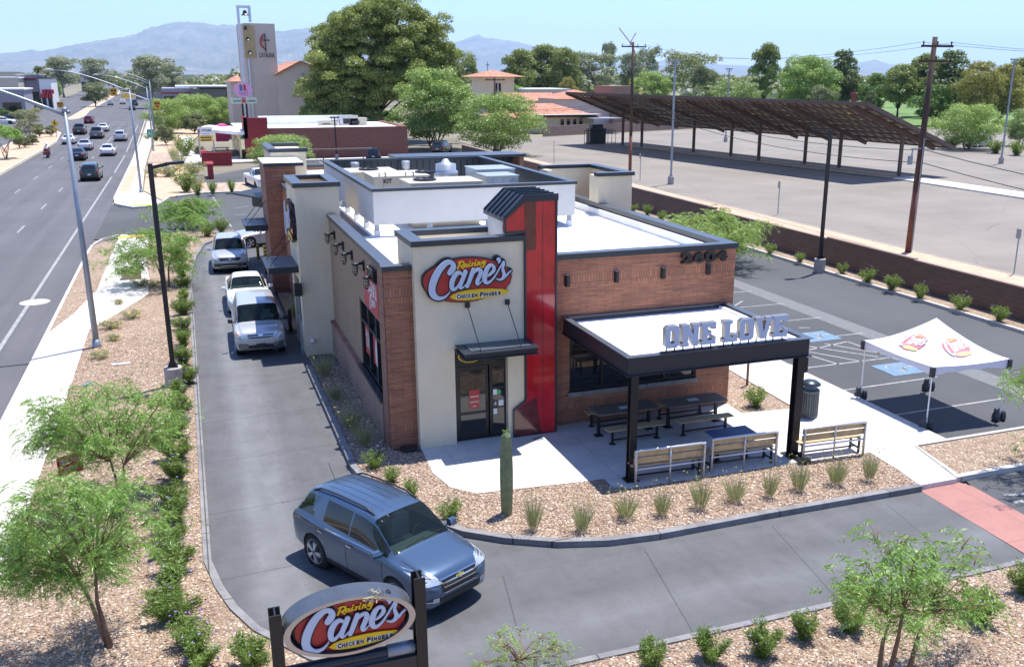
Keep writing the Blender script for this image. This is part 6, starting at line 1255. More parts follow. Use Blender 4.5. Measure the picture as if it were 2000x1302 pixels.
# --- the great pine behind the brick shop: broad clumped crown on heavy dark limbs
def big_pine():
    D = 152.0; g = PY(742, 238, D); g.z = 0; top = PY(742, -6, D).z; k = (PY(890, 150, D).x-PY(600, 150, D).x); rn = random.Random(21); rs = np.random.default_rng(21)
    t = thing('pine_tree', 'huge dark pine with many rounded clumps towering over the long brick shop', 'tree', (g.x, D, 0)); bl = []
    px = [(665, 45), (700, 20), (740, 5), (780, 15), (820, 40), (850, 75), (870, 100), (640, 60), (625, 85), (650, 100), (690, 60), (740, 50), (790, 60), (830, 100), (615, 110), (645, 130), (680, 110), (720, 95), (765, 95), (805, 115), (845, 130), (880, 120), (610, 165), (640, 160), (605, 205), (635, 195), (660, 175), (690, 150), (725, 140), (765, 135), (650, 215), (600, 225), (680, 205), (660, 235), (700, 180), (835, 60), (630, 225), (710, 30), (760, 30), (595, 228), (610, 215), (625, 233), (650, 230), (680, 226), (700, 212), (720, 195), (640, 188), (600, 185), (620, 200), (660, 205), (800, 135), (790, 168), (675, 85), (750, 75), (815, 80), (860, 115), (790, 140), (620, 140)]
    for (x, y) in px:
        p_ = PY(x, y, D); s = 1.0
        for q in range(2): bl.append((p_.x-g.x+rn.gauss(0, .6), rn.uniform(-.42, .42)*k*(1-abs(y-110)/330), p_.z+rn.gauss(0, .5), rn.uniform(.9, 1.6)))
    OUT = [(690, 16), (740, 0), (800, 12), (845, 48), (865, 80), (885, 102), (885, 128), (868, 138), (850, 148), (800, 152), (780, 180), (745, 200), (725, 232), (605, 236), (592, 228), (606, 205), (597, 178), (620, 150), (604, 120), (612, 98), (634, 82), (626, 62), (655, 34)]
    def ins(x, y):
        c = False; j = len(OUT)-1
        for i in range(len(OUT)):
            if (OUT[i][1] > y) != (OUT[j][1] > y) and x < (OUT[j][0]-OUT[i][0])*(y-OUT[i][1])/(OUT[j][1]-OUT[i][1])+OUT[i][0]: c = not c
            j = i
        return c
    for q in range(1150):
        x, y = rn.uniform(588, 890), rn.uniform(0, 236)
        if not ins(x, y): continue
        p_ = PY(x, y, D); bl.append((p_.x-g.x, rn.uniform(-.42, .3)*k*(1-abs(y-110)/300)*(1-abs(x-742)/220), p_.z, rn.uniform(.8, 1.4)))
    for q in range(30):
        a = rn.uniform(0, 6.28); u = rn.random()**.5*k*.42; z = rn.uniform(5, top-3); bl.append((u*math.cos(a)+.3, u*math.sin(a)*.8, z, rn.uniform(.8, 1.3)))
    V = blob_leaves(bl, 210, .17, rs, .6, .3, .5); link('crown', np_mesh('crown', V, len(V)//4, [M['leaf_pine']]), t)
    mb = MB(); mb.tube([(0, 0, 0), (.2, 0, 2.4), (-.1, 0, 5), (-.5, .2, 8.5), (-1.2, 0, 12)], [.65, .55, .42, .3, .15], 10); rn2 = random.Random(4)
    for b in rn2.sample(bl, 30): z0 = min(b[2]-1.0, rn2.uniform(3, 8)); limbs(mb, rn2, (0, 0, max(2.5, z0)), [(b[0], b[1], b[2])], .18, .3, 6)
    mb.build('trunk', M['darkbark'], t, True)
big_pine()
# --- feathery near trees (desert trees with fine drooping fronds)
def feather(name, label, loc, tips, stems, leaf='mesq', n=420, seed=1, ll=.09, fl=.36, spread=.55, droop=.6, lw=.021):
    rn = random.Random(seed); rs = np.random.default_rng(seed); t = thing(name, label, 'tree', loc, 0); mb = MB(); C = []; Dd = []; TW = []
    for (sb, sm, st_) in stems:
        mb.tube([sb, tuple(Vector(sb).lerp(Vector(sm), .5)), sm, st_], [.055, .045, .034, .02], 7)
    twigs = []
    for tp in tips:
        st_ = min(stems, key=lambda s: (Vector(s[2])-Vector(tp)).length)[2]; a = Vector(st_); b = Vector(tp)
        pts = []; mid = a.lerp(b, .5)+Vector((rn.uniform(-.1, .1), rn.uniform(-.1, .1), .15))
        for k in range(6): s = k/5; pts.append(a*(1-s)**2+mid*2*s*(1-s)+b*s*s)
        mb.tube(pts, [.016*(1-.75*k/5) for k in range(6)], 5)
        for k in range(2, 6): twigs.append(pts[k])
        for q in range(4):
            e = b+Vector((rn.gauss(0, spread*.5), rn.gauss(0, spread*.5), rn.uniform(-.25, .2)*spread)); mb.tube([pts[4], pts[4].lerp(e, .6)+Vector((0, 0, .05)), e], [.007, .005, .003], 4); twigs += [pts[4].lerp(e, .5), e, e]
    V = []
    for k in range(n):
        p_ = Vector(rn.choice(twigs))+Vector((rn.gauss(0, .13), rn.gauss(0, .13), rn.gauss(0, .08))); a = rn.uniform(0, 6.28); d = Vector((math.cos(a), math.sin(a), rn.uniform(-.2, .55))).normalized(); L_ = fl*rn.uniform(.6, 1.3); m_ = 13
        s = np.linspace(.05, 1, m_)[:, None]; cen = np.array(p_)+np.array(d)*s*L_; cen[:, 2] -= droop*L_*(s[:, 0]**2); tan = np.gradient(cen, axis=0); tan = unit(tan); sd_ = unit(np.cross(tan, np.array([0, 0, 1.0])+rs.normal(size=3)*.3))
        for sg in (1, -1):
            D_ = sd_*sg+tan*.5+np.array([0, 0, -.12]); V.append(blades(cen, D_, ll*(1-.4*np.abs(s-.5)), lw, .15, rs))
    V = np.concatenate(V); link('crown', np_mesh('crown', V, len(V)//4, [M['leaf_'+leaf]]), t); mb.build('trunk', M['bark'], t, True); return t
def tipset(px, dist_y, base, rn, jitter=.5, depth=1.2):
    out = []
    for (x, y) in px: p_ = PY(x, y, dist_y+rn.uniform(-depth, depth)); out.append((p_.x-base.x, p_.y-base.y, p_.z-base.z))
    return out
def near_tree(label, base_px, crown_px, stems, seed, z0=.1, dy=0, n=500, depth=1.1, **kw):
    b = G(*base_px, z0); rn = random.Random(seed); tips = tipset(crown_px, b.y+dy, b, rn, depth=depth); tips += [(x+rn.uniform(-.3, .3), y+rn.uniform(-.6, .6), z+rn.uniform(-.2, .2)) for x, y, z in tips]
    return feather('desert_tree', label, b, tips, stems, n=n, seed=seed, **kw)
near_tree('feathery green tree on two brown stems at the lower left by the pavement', (213, 1262), [(30, 990), (70, 960), (120, 945), (170, 950), (215, 975), (255, 1000), (20, 1040), (60, 1030), (110, 1010), (160, 1020), (210, 1040), (10, 1090), (50, 1085), (95, 1070), (140, 1080), (180, 1100), (230, 1070), (270, 1020), (-20, 1010), (-10, 1130), (60, 1130), (110, 1130), (-40, 1070)],
 [((-.02, .05, 0), (-.18, .0, .9), (-.3, 0, 1.35)), ((.03, -.05, 0), (-.1, .1, .9), (-.05, .1, 1.45))], 31, n=1250, lw=.018)
near_tree('feathery green tree behind the red yard sign on the left bed', (238, 985), [(90, 790), (130, 770), (180, 765), (230, 760), (280, 770), (320, 780), (80, 830), (120, 820), (170, 815), (220, 810), (270, 815), (315, 820), (345, 810), (70, 870), (110, 865), (160, 860), (210, 855), (260, 850), (300, 850), (150, 895), (230, 890), (60, 850)],
 [((0, 0, 0), (-.05, 0, .7), (-.12, 0, 1.15)), ((.1, .05, 0), (.1, 0, .6), (.15, 0, 1.0))], 32, n=1250, lw=.018)
near_tree('loose feathery tree over the pavement jog beyond the black light pole', (322, 560), [(240, 475), (265, 462), (295, 455), (325, 452), (350, 462), (235, 500), (262, 490), (290, 485), (320, 480), (348, 488), (365, 500), (245, 520), (275, 515), (305, 508), (335, 512), (360, 520), (225, 515)],
 [((0, 0, 0), (-.2, 0, .9), (-.4, 0, 1.7)), ((.2, 0, 0), (.25, 0, .9), (.5, 0, 1.6))], 33, n=1200, fl=.45, ll=.1, lw=.024, spread=.9, depth=1.6)
near_tree('feathery tree at the far end of the hedge row by the driveway', (380, 445), [(340, 405), (360, 398), (380, 395), (395, 400), (345, 420), (365, 412), (385, 415), (330, 415), (355, 430), (378, 425)],
 [((0, 0, 0), (-.1, 0, 1), (0, 0, 1.9))], 34, n=900, fl=.6, ll=.14, lw=.035, spread=1.2, depth=1.5)
near_tree('feathery green tree on three stakes at the lower right corner', (1742, 1335), [(1655, 1120), (1690, 1100), (1730, 1065), (1760, 1055), (1790, 1080), (1820, 1085), (1870, 1095), (1920, 1085), (1660, 1150), (1700, 1140), (1745, 1120), (1790, 1125), (1835, 1130), (1880, 1150), (1910, 1170), (1700, 1175), (1745, 1165), (1790, 1170), (1840, 1175), (1890, 1190), (1720, 1200), (1780, 1200)],
 [((-.32, 0, 0), (-.3, 0, .9), (-.2, 0, 1.3)), ((0, .1, 0), (.02, 0, .9), (.05, 0, 1.4)), ((.3, 0, 0), (.45, 0, .8), (.5, 0, 1.2))], 35, n=560, depth=.55, spread=.22)
near_tree('bright green tree beside the brown wall behind the restaurant corner', (1420, 522), [(1330, 432), (1352, 425), (1375, 418), (1400, 420), (1425, 428), (1450, 438), (1470, 445), (1345, 450), (1372, 448), (1400, 450), (1428, 458), (1455, 470), (1410, 480), (1440, 490), (1390, 470), (1465, 458)],
 [((0, 0, 0), (-.1, 0, .9), (-.3, 0, 1.5))], 36, n=1100, fl=.6, ll=.13, lw=.035, spread=1.1, depth=1.6, leaf='lime')
near_tree('low yellow-flowered feathery shrub at the bottom edge right of the oval sign', (1010, 1335), [(940, 1295), (975, 1262), (990, 1252), (1005, 1280), (1050, 1292), (1085, 1268), (1095, 1282)],
 [((0, 0, 0), (0, 0, .25), (.02, 0, .45))], 37, n=150, depth=.35, spread=.2, fl=.22, leaf='lime', ll=.05, lw=.014)
near_tree('feathery branches reaching in at the right picture edge beyond the gravel', (2040, 905), [(2005, 720), (2010, 750), (2000, 765), (2030, 740), (2020, 860), (2040, 800), (2060, 740)], [((0, 0, 0), (0, 0, 1), (0, 0, 1.8))], 38, n=220)
# --- shrubs
def shrub_mesh(key, n, h, w, ll, lw, leaf, seed, flowers=None, stems=14, nfl=0):
    rs = np.random.default_rng(seed); rn = random.Random(seed); V = []
    for k in range(stems):
        a = rn.uniform(0, 6.28); u = rn.random()**.5*.5; top = np.array([math.cos(a)*w*u, math.sin(a)*w*u, h*rn.uniform(.6, 1)*(1-.45*u)]); m_ = n//stems; s = rs.random((m_, 1))**.7; C = top*s+rs.normal(size=(m_, 3))*.05*np.array([w, w, h]); D_ = rs.normal(size=(m_, 3)); D_[:, 2] = np.abs(D_[:, 2])*.5+.1; D_ += unit(C+1e-6)*.6; C[:, 2] = np.maximum(C[:, 2], .02); V.append(blades(C, D_, ll, lw, .3, rs))
    V = np.concatenate(V); mats = [M['leaf_'+leaf]]; mi = np.zeros(len(V)//4)
    if nfl:
        C = unit(rs.normal(size=(nfl, 3)))*np.array([w*.5, w*.5, h*.55])+np.array([0, 0, h*.55]); C[:, 2] = np.maximum(C[:, 2], h*.35); F = []
        for q in range(5): F.append(blades(C, np.stack([np.cos(q*1.257+np.zeros(nfl)), np.sin(q*1.257+np.zeros(nfl)), .3+np.zeros(nfl)], 1), .035, .03, 0, rs))
        F = np.concatenate(F); mi = np.concatenate([mi, np.ones(len(F)//4)]); V = np.concatenate([V, F]); mats.append(M[flowers])
    SHR[key] = np_mesh('shrub', V, len(V)//4, mats, mi); return SHR[key]
SHR = {}; M['purple'] = mat('purple_petal', (.32, .22, .6), .7); M['yellowpetal'] = mat('yellow_petal', (.85, .6, .02), .7)
for k in range(3): shrub_mesh('ruel%d' % k, 3800, .9, .85, .11, .022, 'shrub', 50+k, 'purple', 20, 12)
for k in range(3): shrub_mesh('round%d' % k, 2200, .85, .9, .07, .035, 'shrub', 60+k, 'purple', 26, 8)
def put(key, name, label, loc, sc, group, cat='shrub', rz=None):
    o = link(name, SHR[key]); o.location = loc; o.rotation_euler = (0, 0, R.uniform(0, 6.28) if rz is None else rz); o.scale = sc if isinstance(sc, tuple) else (sc, sc, sc); return tag(o, label, cat, group)
ordn = ['first', 'second', 'third', 'fourth', 'fifth', 'sixth', 'seventh', 'eighth', 'ninth', 'tenth', 'eleventh', 'twelfth', 'thirteenth', 'fourteenth', 'fifteenth', 'sixteenth', 'seventeenth', 'eighteenth', 'nineteenth', 'twentieth', 'twenty-first', 'twenty-second', 'twenty-third', 'twenty-fourth', 'twenty-fifth']
hp = [(490, 1310), (395, 1300), (372, 1262), (338, 1215), (335, 1170), (338, 1120), (335, 1078), (340, 1030), (335, 985), (345, 940), (342, 898), (345, 855), (350, 815), (350, 778), (370, 750), (358, 712), (358, 676), (358, 645), (358, 615), (360, 588), (360, 562), (357, 540), (352, 520), (350, 500), (358, 480)]
for k, (x, y) in enumerate(hp):
    g = G(x, y, .1); put('ruel%d' % (k % 3), 'hedge_shrub', 'purple-flowered hedge shrub along the drive lane kerb, %s from the camera' % ordn[k], g, (.7+.14*R.random(), 1.15+.25*R.random(), .7+.2*R.random()), 'purple-flowered shrubs along the lane')
rp = [(1272, 1308, 'nearest the middle of the lower kerb'), (1388, 1292, 'second from the left along the lower kerb'), (1487, 1282, 'third from the left along the lower kerb'), (1570, 1248, 'fourth from the left along the lower kerb'), (1657, 1232, 'just left of the staked tree'), (1915, 1215, 'just right of the staked tree'), (1998, 1158, 'at the right picture edge by the lower kerb')]
for k, (x, y, lb) in enumerate(rp): put('ruel%d' % (k % 3), 'lane_shrub', 'purple-flowered shrub '+lb, G(x, y, .1), R.uniform(.7, .92), 'shrubs along the lower kerb')
wp_ = [(1236, 416), (1264, 420), (1292, 433), (1503, 496), (1562, 513), (1644, 535), (1693, 552), (1741, 568), (1797, 584), (1873, 606), (1951, 629)]
for k, (x, y) in enumerate(wp_): put('round%d' % (k % 3), 'wall_shrub', 'clipped green shrub against the brown wall, %s from the right edge' % ordn[10-k], G(x, y, .1), (.95+(.25 if k > 5 else 0))*R.uniform(.8, 1.15), 'round shrubs along the brown wall')
put('round1', 'round_shrub', 'bright green shrub in the gravel beside the brick corner', G(1475, 795, .1), .95, None)
for k, (x, y) in enumerate(((387, 383), (416, 380), (453, 376))): put('round%d' % k, 'rear_shrub', 'small shrub in the rock bed behind the rear lot, %s from the left' % ordn[k], G(x, y, .1), (1.1, 1.1, 1.6), 'small shrubs in the rear rock bed')
for k, (x, y) in enumerate(((405, 462), (433, 455))): put('round%d' % k, 'corner_shrub', ['dark shrub at the far lane bend beside the feathery tree', 'dark shrub at the far lane bend nearer the silver coupe'][k], G(x, y, .1), 1.35, 'shrubs at the lane bend')
# wispy upright plants with pale yellow heads
for k in range(3):
    rs = np.random.default_rng(80+k); n = 210; a = rs.uniform(0, 6.28, n); u = rs.random(n)**.6; C = np.stack([.1*np.cos(a)*u, .1*np.sin(a)*u, np.zeros(n)+.02], 1); D_ = np.stack([np.cos(a)*u*.55, np.sin(a)*u*.55, np.ones(n)], 1); V = [blades(C, D_, .66, .009, .04, rs)]
    P_ = C+unit(D_)*.3*rs.random((n, 1)); V.append(blades(P_, D_+rs.normal(size=(n, 3))*.5, .14, .012, 0, rs)); V = np.concatenate(V); mi = np.zeros(len(V)//4)
    m_ = 16; c2 = C[:m_]+unit(D_[:m_])*.72*rs.uniform(.8, 1.15, (m_, 1)); F = np.concatenate([blades(c2, rs.normal(size=(m_, 3))+np.array([0, 0, .5]), .03, .025, 0, rs) for q in range(6)]+[blades(C[:m_], D_[:m_], .78, .006, 0, rs)]); mi = np.concatenate([mi, np.concatenate([np.ones(m_*6), np.zeros(m_)])]); V = np.concatenate([V, F])
    SHR['wisp%d' % k] = np_mesh('tuft', V, len(V)//4, [M['leaf_wisp'] if 'leaf_wisp' in M else M.setdefault('leaf_wisp', m_leaf('leaf_wisp', (.2, .22, .11), (.48, .48, .28))), M['paleyel'] if 'paleyel' in M else M.setdefault('paleyel', mat('pale_yellow_heads', (.62, .58, .15), .8))], mi)
fb = [(1042, 1036, 'nearest the saguaro'), (1137, 1038, 'second from the saguaro'), (1222, 1014, 'just below the left patio post'), (1292, 1008, 'between the left post and the first bench back'), (1368, 995, 'below the left bench'), (1435, 980, 'below the middle bench'), (1503, 972, 'left of the right patio post foot'), (1560, 960, 'grey and thin, right of the right post foot'), (1633, 947, 'below the right bench'), (1697, 940, 'last on the right by the pavement')]
for k, (x, y, lb) in enumerate(fb): put('wisp%d' % (k % 3), 'desert_tuft', 'wispy upright plant in the front gravel, '+lb, G(x, y, .1), ((.8, .95, 1.05)[k % 3],)*2+(1.0+.35*R.random(),), 'wispy plants in the front gravel bed', 'plant')
ib = [(634, 735, 'wisp0', 1.25, 'tall wispy plant at the far end of the bed under the left wall'), (656, 782, 'wisp1', .9, 'second wispy plant under the left wall'), (688, 840, 'wisp2', 1.15, 'third wispy plant under the left wall'), (712, 872, 'wisp0', 1.1, 'yellow-headed wispy plant below the left windows'), (730, 915, 'round0', .7, 'leafy green shrub at the foot of the brick corner pier'), (765, 942, 'round1', .6, 'small leafy shrub left of the plaza corner'), (804, 968, 'round2', .6, 'small leafy shrub by the curved plaza edge'), (880, 1015, 'round0', .75, 'leafy shrub above the parked nose of the blue SUV'), (575, 622, 'wisp1', 1.3, 'wispy plant on the island by the menu box')]
for x, y, key, s, lb in ib: put(key, 'bed_plant', lb, G(x, y, .1), s, 'plants beside the restaurant', 'plant')
# grey mounds with yellow flowers
for k in range(2): shrub_mesh('mound%d' % k, 1800, .4, .8, .06, .02, 'moundgrey' if 'leaf_moundgrey' in M else (M.update({'leaf_moundgrey': m_leaf('leaf_moundgrey', (.2, .22, .15), (.45, .46, .34))}) or 'moundgrey'), 90+k, 'yellowpetal', 24, 45)
for k, (x, y, s, lb) in enumerate(((218, 642, 1.15, 'beside the grey street lamp base'), (257, 622, 1.1, 'between the two light poles'), (222, 665, .8, 'smallest, below the lamp base'), (275, 560, 1.2, 'nearest the pavement jog'), (232, 595, .8, 'above the lamp post foot, nearly without flowers'), (195, 700, .9, 'lowest, beside the pavement edge'), (300, 560, .9, 'darker, under the loose tree'))): put('mound%d' % (k % 2), 'flowering_mound', 'grey-green mound with yellow flowers, '+lb, G(x, y, .1), (s, s, s*.95), 'grey mounds with yellow flowers', 'plant')
# saguaro
b = G(990, 1004, .1); Hs = HT(990, 1004, 840, .1)-.1; t = thing('saguaro_cactus', 'single ribbed saguaro cactus column standing in the gravel before the door', 'cactus', b); m = MB(); nn = 48; lev = 16; vs = []
for i in range(lev+1):
    f_ = i/lev; z = Hs*f_; r_ = .155*(.82+.18*math.sin(math.pi*min(1, f_*1.1)))*(1 if f_ < .88 else math.sqrt(max(0, 1-((f_-.88)/.121)**2)))
    for k in range(nn): a = 2*math.pi*k/nn; q = r_*(1 if k % 3 == 0 else (.86 if k % 3 == 1 else .86)); m.v.append((q*math.cos(a), q*math.sin(a), z))
for i in range(lev):
    for k in range(nn): m.f.append((i*nn+k, i*nn+(k+1) % nn, (i+1)*nn+(k+1) % nn, (i+1)*nn+k)); m.m.append(0)
m.build('column', mat('cactus_skin', (.27, .3, .15), .7, var=.3, scale=6), t); m = MB(); rn = random.Random(2)
for k in range(9): a = rn.uniform(0, 6.28); m.lathe([(.012, 0), (.02, .03), (.012, .06)], 6, (.07*math.cos(a), .07*math.sin(a), Hs-.04+rn.uniform(-.02, .02)))
m.build('buds', M['leaf_lime'], t)
# loose stones on the near beds
def stones(name, polys, n, smin, smax, label, seed):
    rn = random.Random(seed); rs = np.random.default_rng(seed); V = []; F = []; mi = []; pts = []
    def inside(x, y, P):
        c = False; j = len(P)-1
        for i in range(len(P)):
            if (P[i][1] > y) != (P[j][1] > y) and x < (P[j][0]-P[i][0])*(y-P[i][1])/(P[j][1]-P[i][1])+P[i][0]: c = not c
            j = i
        return c
    for P, (x0, x1, y0, y1), m_ in polys:
        c = 0
        while c < m_:
            x, y = rn.uniform(x0, x1), rn.uniform(y0, y1)
            if inside(x, y, P): pts.append((x, y)); c += 1
    base = np.array([(1, 0, 0), (-1, 0, 0), (0, 1, 0), (0, -1, 0), (0, 0, 1), (0, 0, -1)], float); fc = [(0, 2, 4), (2, 1, 4), (1, 3, 4), (3, 0, 4), (2, 0, 5), (1, 2, 5), (3, 1, 5), (0, 3, 5)]
    for k, (x, y) in enumerate(pts):
        s = rn.uniform(smin, smax); R_ = Matrix.Rotation(rn.uniform(0, 6.28), 3, 'Z') @ Matrix.Rotation(rn.uniform(-.5, .5), 3, 'X'); v0 = len(V)
        for b_ in base: q = R_ @ Vector((b_[0]*s*rn.uniform(.7, 1.2), b_[1]*s*rn.uniform(.5, .9), b_[2]*s*rn.uniform(.35, .6))); V.append((q.x+x, q.y+y, q.z+.125))
        F += [tuple(i+v0 for i in f) for f in fc]; mi += [k % 4]*8
    me = bpy.data.meshes.new(name); me.from_pydata(V, [], F); 
    for c in ((.5, .37, .27), (.36, .23, .16), (.68, .56, .45), (.26, .18, .14)): me.materials.append(M.setdefault('st%s' % str(c), mat('stone_chip', c, .85)))
    me.polygons.foreach_set('material_index', mi); return tag(link(name, me), label, 'gravel', None, 'stuff')
stones('loose_gravel', [(bedA, (-4.4, -.3, 7, 40), 16000), (bedA, (0, 22, 9, 13.4), 12000), (bedF, (3.4, 17, 17.4, 33), 12000)], 0, .018, .045, 'loose tan gravel chips on the planting beds', 5)
# ---------------------------------------------------------------- street furniture and patio furniture
def street_lamp(px, py, top, label, head=None):
    g = G(px, py, .14); H = HT(px, py, top); t = thing('street_lamp', label, 'street lamp', (g.x, g.y, .12), 0, 'grey street lamps along the road')
    MB().tube([(0, 0, 0), (0, 0, H)], [.12, .07], 10).lathe([(.17, 0), (.17, .04), (.13, .3)], 10).lathe([(.09, H-.05), (.09, H+.08), (.04, H+.12)], 10).build('pole', M['galv'], t, True)
    L_ = 5.6; pts = [(-L_*k/8, 0, H-.15+1.75*math.sin(k/8*1.45)) for k in range(9)]; MB().tube(pts, [.07-.004*k for k in range(9)], 8).build('arm', M['galv'], t, True)
    e = pts[-1]; MB().tube([(e[0]+.05, 0, e[2]), (e[0]-.3, 0, e[2]+.01), (e[0]-.75, 0, e[2]-.02)], [.05, .13, .06], 8).build('lamp_head', M['kerbpale'], t, True); return t
street_lamp(189, 676, 222, 'grey street lamp rising through the planting bed nearest the camera')
street_lamp(276, 376, 178, 'grey street lamp at the far side of the driveway')
for k, (x, y, tp) in enumerate(((300, 294, 172), (303, 259, 159), (298, 222, 163))): street_lamp(x, y, tp, 'distant grey street lamp, %s beyond the driveway lamp' % ['first', 'second', 'third'][k])
# the nearest lamp of the row stands beside the camera: only its arm shows
def lot_light(px, py, top, label, arm, base=None, mt='steel', bz=.1, baseh=.75, br=.3, heads=1, dark=True, group=None):
    g = G(px, py, bz); H = HT(px, py, top); t = thing('lot_light', label, 'light pole', (g.x, g.y, 0), 0, group)
    MB().lathe([(br, 0), (br, baseh-.03), (br-.03, baseh)], 24).build('concrete_base', M['cone'], t, False); w = .075
    MB().box(-w, w, -w, w, baseh, H).box(-.16, .16, -.16, .16, baseh, baseh+.04).box(-.12, .12, -.12, .12, baseh+.04, baseh+.16).build('pole', M[mt], t)
    if arm:
        d = Vector((math.cos(arm), math.sin(arm), 0)); m = MB(); m.bar(d*.05+Vector((0, 0, H-.12)), d*.5+Vector((0, 0, H-.03)), .1, .1); m.bar(d*.45+Vector((0, 0, H-.02)), d*1.0+Vector((0, 0, H+.02)), .32, .08); m.build('lamp_head', M[mt], t)
    else:
        MB().box(-.55, .55, -.12, .12, H-.05, H+.1).box(-.4, -.35, -.04, .04, H-.3, H-.05).box(.35, .4, -.04, .04, H-.3, H-.05).box(-.4, .4, -.05, .05, H-.36, H-.3).build('lamp_head', M[mt], t)
    return t
lot_light(342, 752, 318, 'black light pole on a round concrete base in the hedge beside the drive lane', .05)
lot_light(1600, 528, 253, 'black light pole on a concrete base in front of the brown wall', math.pi)
lot_light(658, 312, 229, 'dark light pole in front of the long brick shop wall', .01 and 0, br=.2)
lot_light(1310, 358, 120, 'tall grey twin-head light pole on a concrete base beyond the brown wall', 0, mt='galv', group='tall twin-head light poles')
lot_light(1955, 318, 117, 'tall twin-head light pole leaning at the far right of the big lot', 0, mt='galv', group='tall twin-head light poles')
lot_light(1417, 276, 135, 'twin-head light pole behind the carport, near its middle', 0, mt='galv', group='tall twin-head light poles')
# pole signs without faces along the wall
for k, (x, y, tp, lb) in enumerate(((1519, 418, 355, 'small sign post in the dirt strip, between the two dark light poles'), (1980, 535, 448, 'small sign post in the dirt strip at the right edge'), (1082, 320, 275, 'thin post at the edge of the big lot left of the wooden pole'), (1250, 352, 300, 'small sign post just right of the wooden utility pole foot'))):
    g = G(x, y, .1); H = HT(x, y, tp); t = thing('sign_post', lb, 'sign post', (g.x, g.y, .1), 0, 'small posts along the dirt strip'); MB().box(-.03, .03, -.02, .02, 0, H).build('post', M['galv'], t)
    if k in (0, 1, 3): MB().box(-.06, -.04, -.15, .15, H-.5, H).build('sign_plate', M['galv'], t)
# utility poles
def utility(px, py, top, label, arms, r=.17, lean=(0, 0)):
    g = G(px, py, .1); H = HT(px, py, top); t = thing('utility_pole', label, 'utility pole', (g.x, g.y, 0), 0, 'wooden utility poles'); e = (lean[0], lean[1], H)
    MB().tube([(0, 0, 0), (lean[0]*.3, lean[1]*.3, H*.32)], [r, r*.95], 12).build('pole_base', M['polerust'], t, True); MB().tube([(lean[0]*.3, lean[1]*.3, H*.32), e], [r*.95, r*.68], 12).build('pole', M['polewood'], t, True)
    for (dz, w_, n_) in arms:
        z = H-dz; m = MB().box(-w_+e[0], w_+e[0], -r-.1, -r, z-.06, z+.06); a = m.build('crossarm', M['polewood'], t); m = MB()
        for q in range(n_): x = -w_+.12+(2*w_-.24)*q/(n_-1); m.lathe([(.02, 0), (.05, .05), (.03, .1), (.06, .14), (.03, .2)], 8, (x+e[0], -r-.05, z+.06))
        m.build('insulator', M['steel'], a)
    return t, g, H
u1, g1, H1 = utility(1230, 346, 83, 'reddish wooden utility pole standing between the restaurant and the carport', [(.45, 1.35, 4)])
u2, g2, H2 = utility(1774, 492, 73, 'tall wooden utility pole with two crossarms in the dirt strip at the right', [(.5, 1.1, 3), (1.3, 1.15, 3)], .2, (0.25, 0))
MB().box(-.8, -.15, -.3, -.22, H2*.5, H2*.5+.06).tube([(-.7, -.26, H2*.5), (-.75, -.26, H2*.46)], .04, 6).prism([(-.95, -.35), (-.7, -.35), (-.7, -.2), (-.95, -.2)], H2*.43, H2*.47).build('floodlight', M['galv'], u2)
MB().tube([(.0, -.23, .1), (.07, -.22, H2*.55)], .03, 6).build('conduit', M['galv'], u2)
u3, g3, H3 = utility(968, 300, 150, 'distant wooden utility pole among the bright green trees', [(.4, 1.3, 3)])
def wire(a, b, sag, name, label, r=.012):
    a, b = Vector(a), Vector(b); m = MB(); m.tube([a.lerp(b, k/14)-Vector((0, 0, sag*4*(k/14)*(1-k/14))) for k in range(15)], r, 4); tag(m.build(name, M['steel']), label, 'wire', 'overhead wires')
far = Vector((g3.x, g3.y, H3*.55)); d = (Vector(g2)-Vector(g1)).normalized(); nxt = Vector(g2)+d*45*1.0
e1 = Vector((g1.x, g1.y, H1)); e2 = Vector((g2.x+.25, g2.y, H2))
for k, (za, zb, x) in enumerate(((-.25, -.3, -1.1), (-.25, -.3, 1.1), (-5.3, -6.2, .1), (-5.7, -6.9, -.1))):
    wire(e1+Vector((x, -.2, za)), e2+Vector((x, -.2, zb)), 1.1, 'overhead_wire', ['upper left crossarm wire between the two wooden poles', 'upper right crossarm wire between the two wooden poles', 'upper low-slung cable between the two wooden poles', 'lower low-slung cable between the two wooden poles'][k], .012 if k < 2 else .025)
    wire(e2+Vector((x, -.2, zb)), e2+d*48+Vector((x, -.2, zb)), 1.2, 'overhead_wire', ['crossarm wire leaving the tall pole to the right edge, upper', 'crossarm wire leaving the tall pole to the right edge, lower', 'cable leaving the tall pole low towards the right edge', 'lowest cable leaving the tall pole towards the right edge'][k], .012 if k < 2 else .025)
    if k > 1: wire(e1+Vector((x, -.2, za)), Vector((g3.x, g3.y, H3*.6)), .6, 'overhead_wire', ['upper cable from the wooden pole to the bright green trees', 'lower cable from the wooden pole to the bright green trees'][k-2], .025)
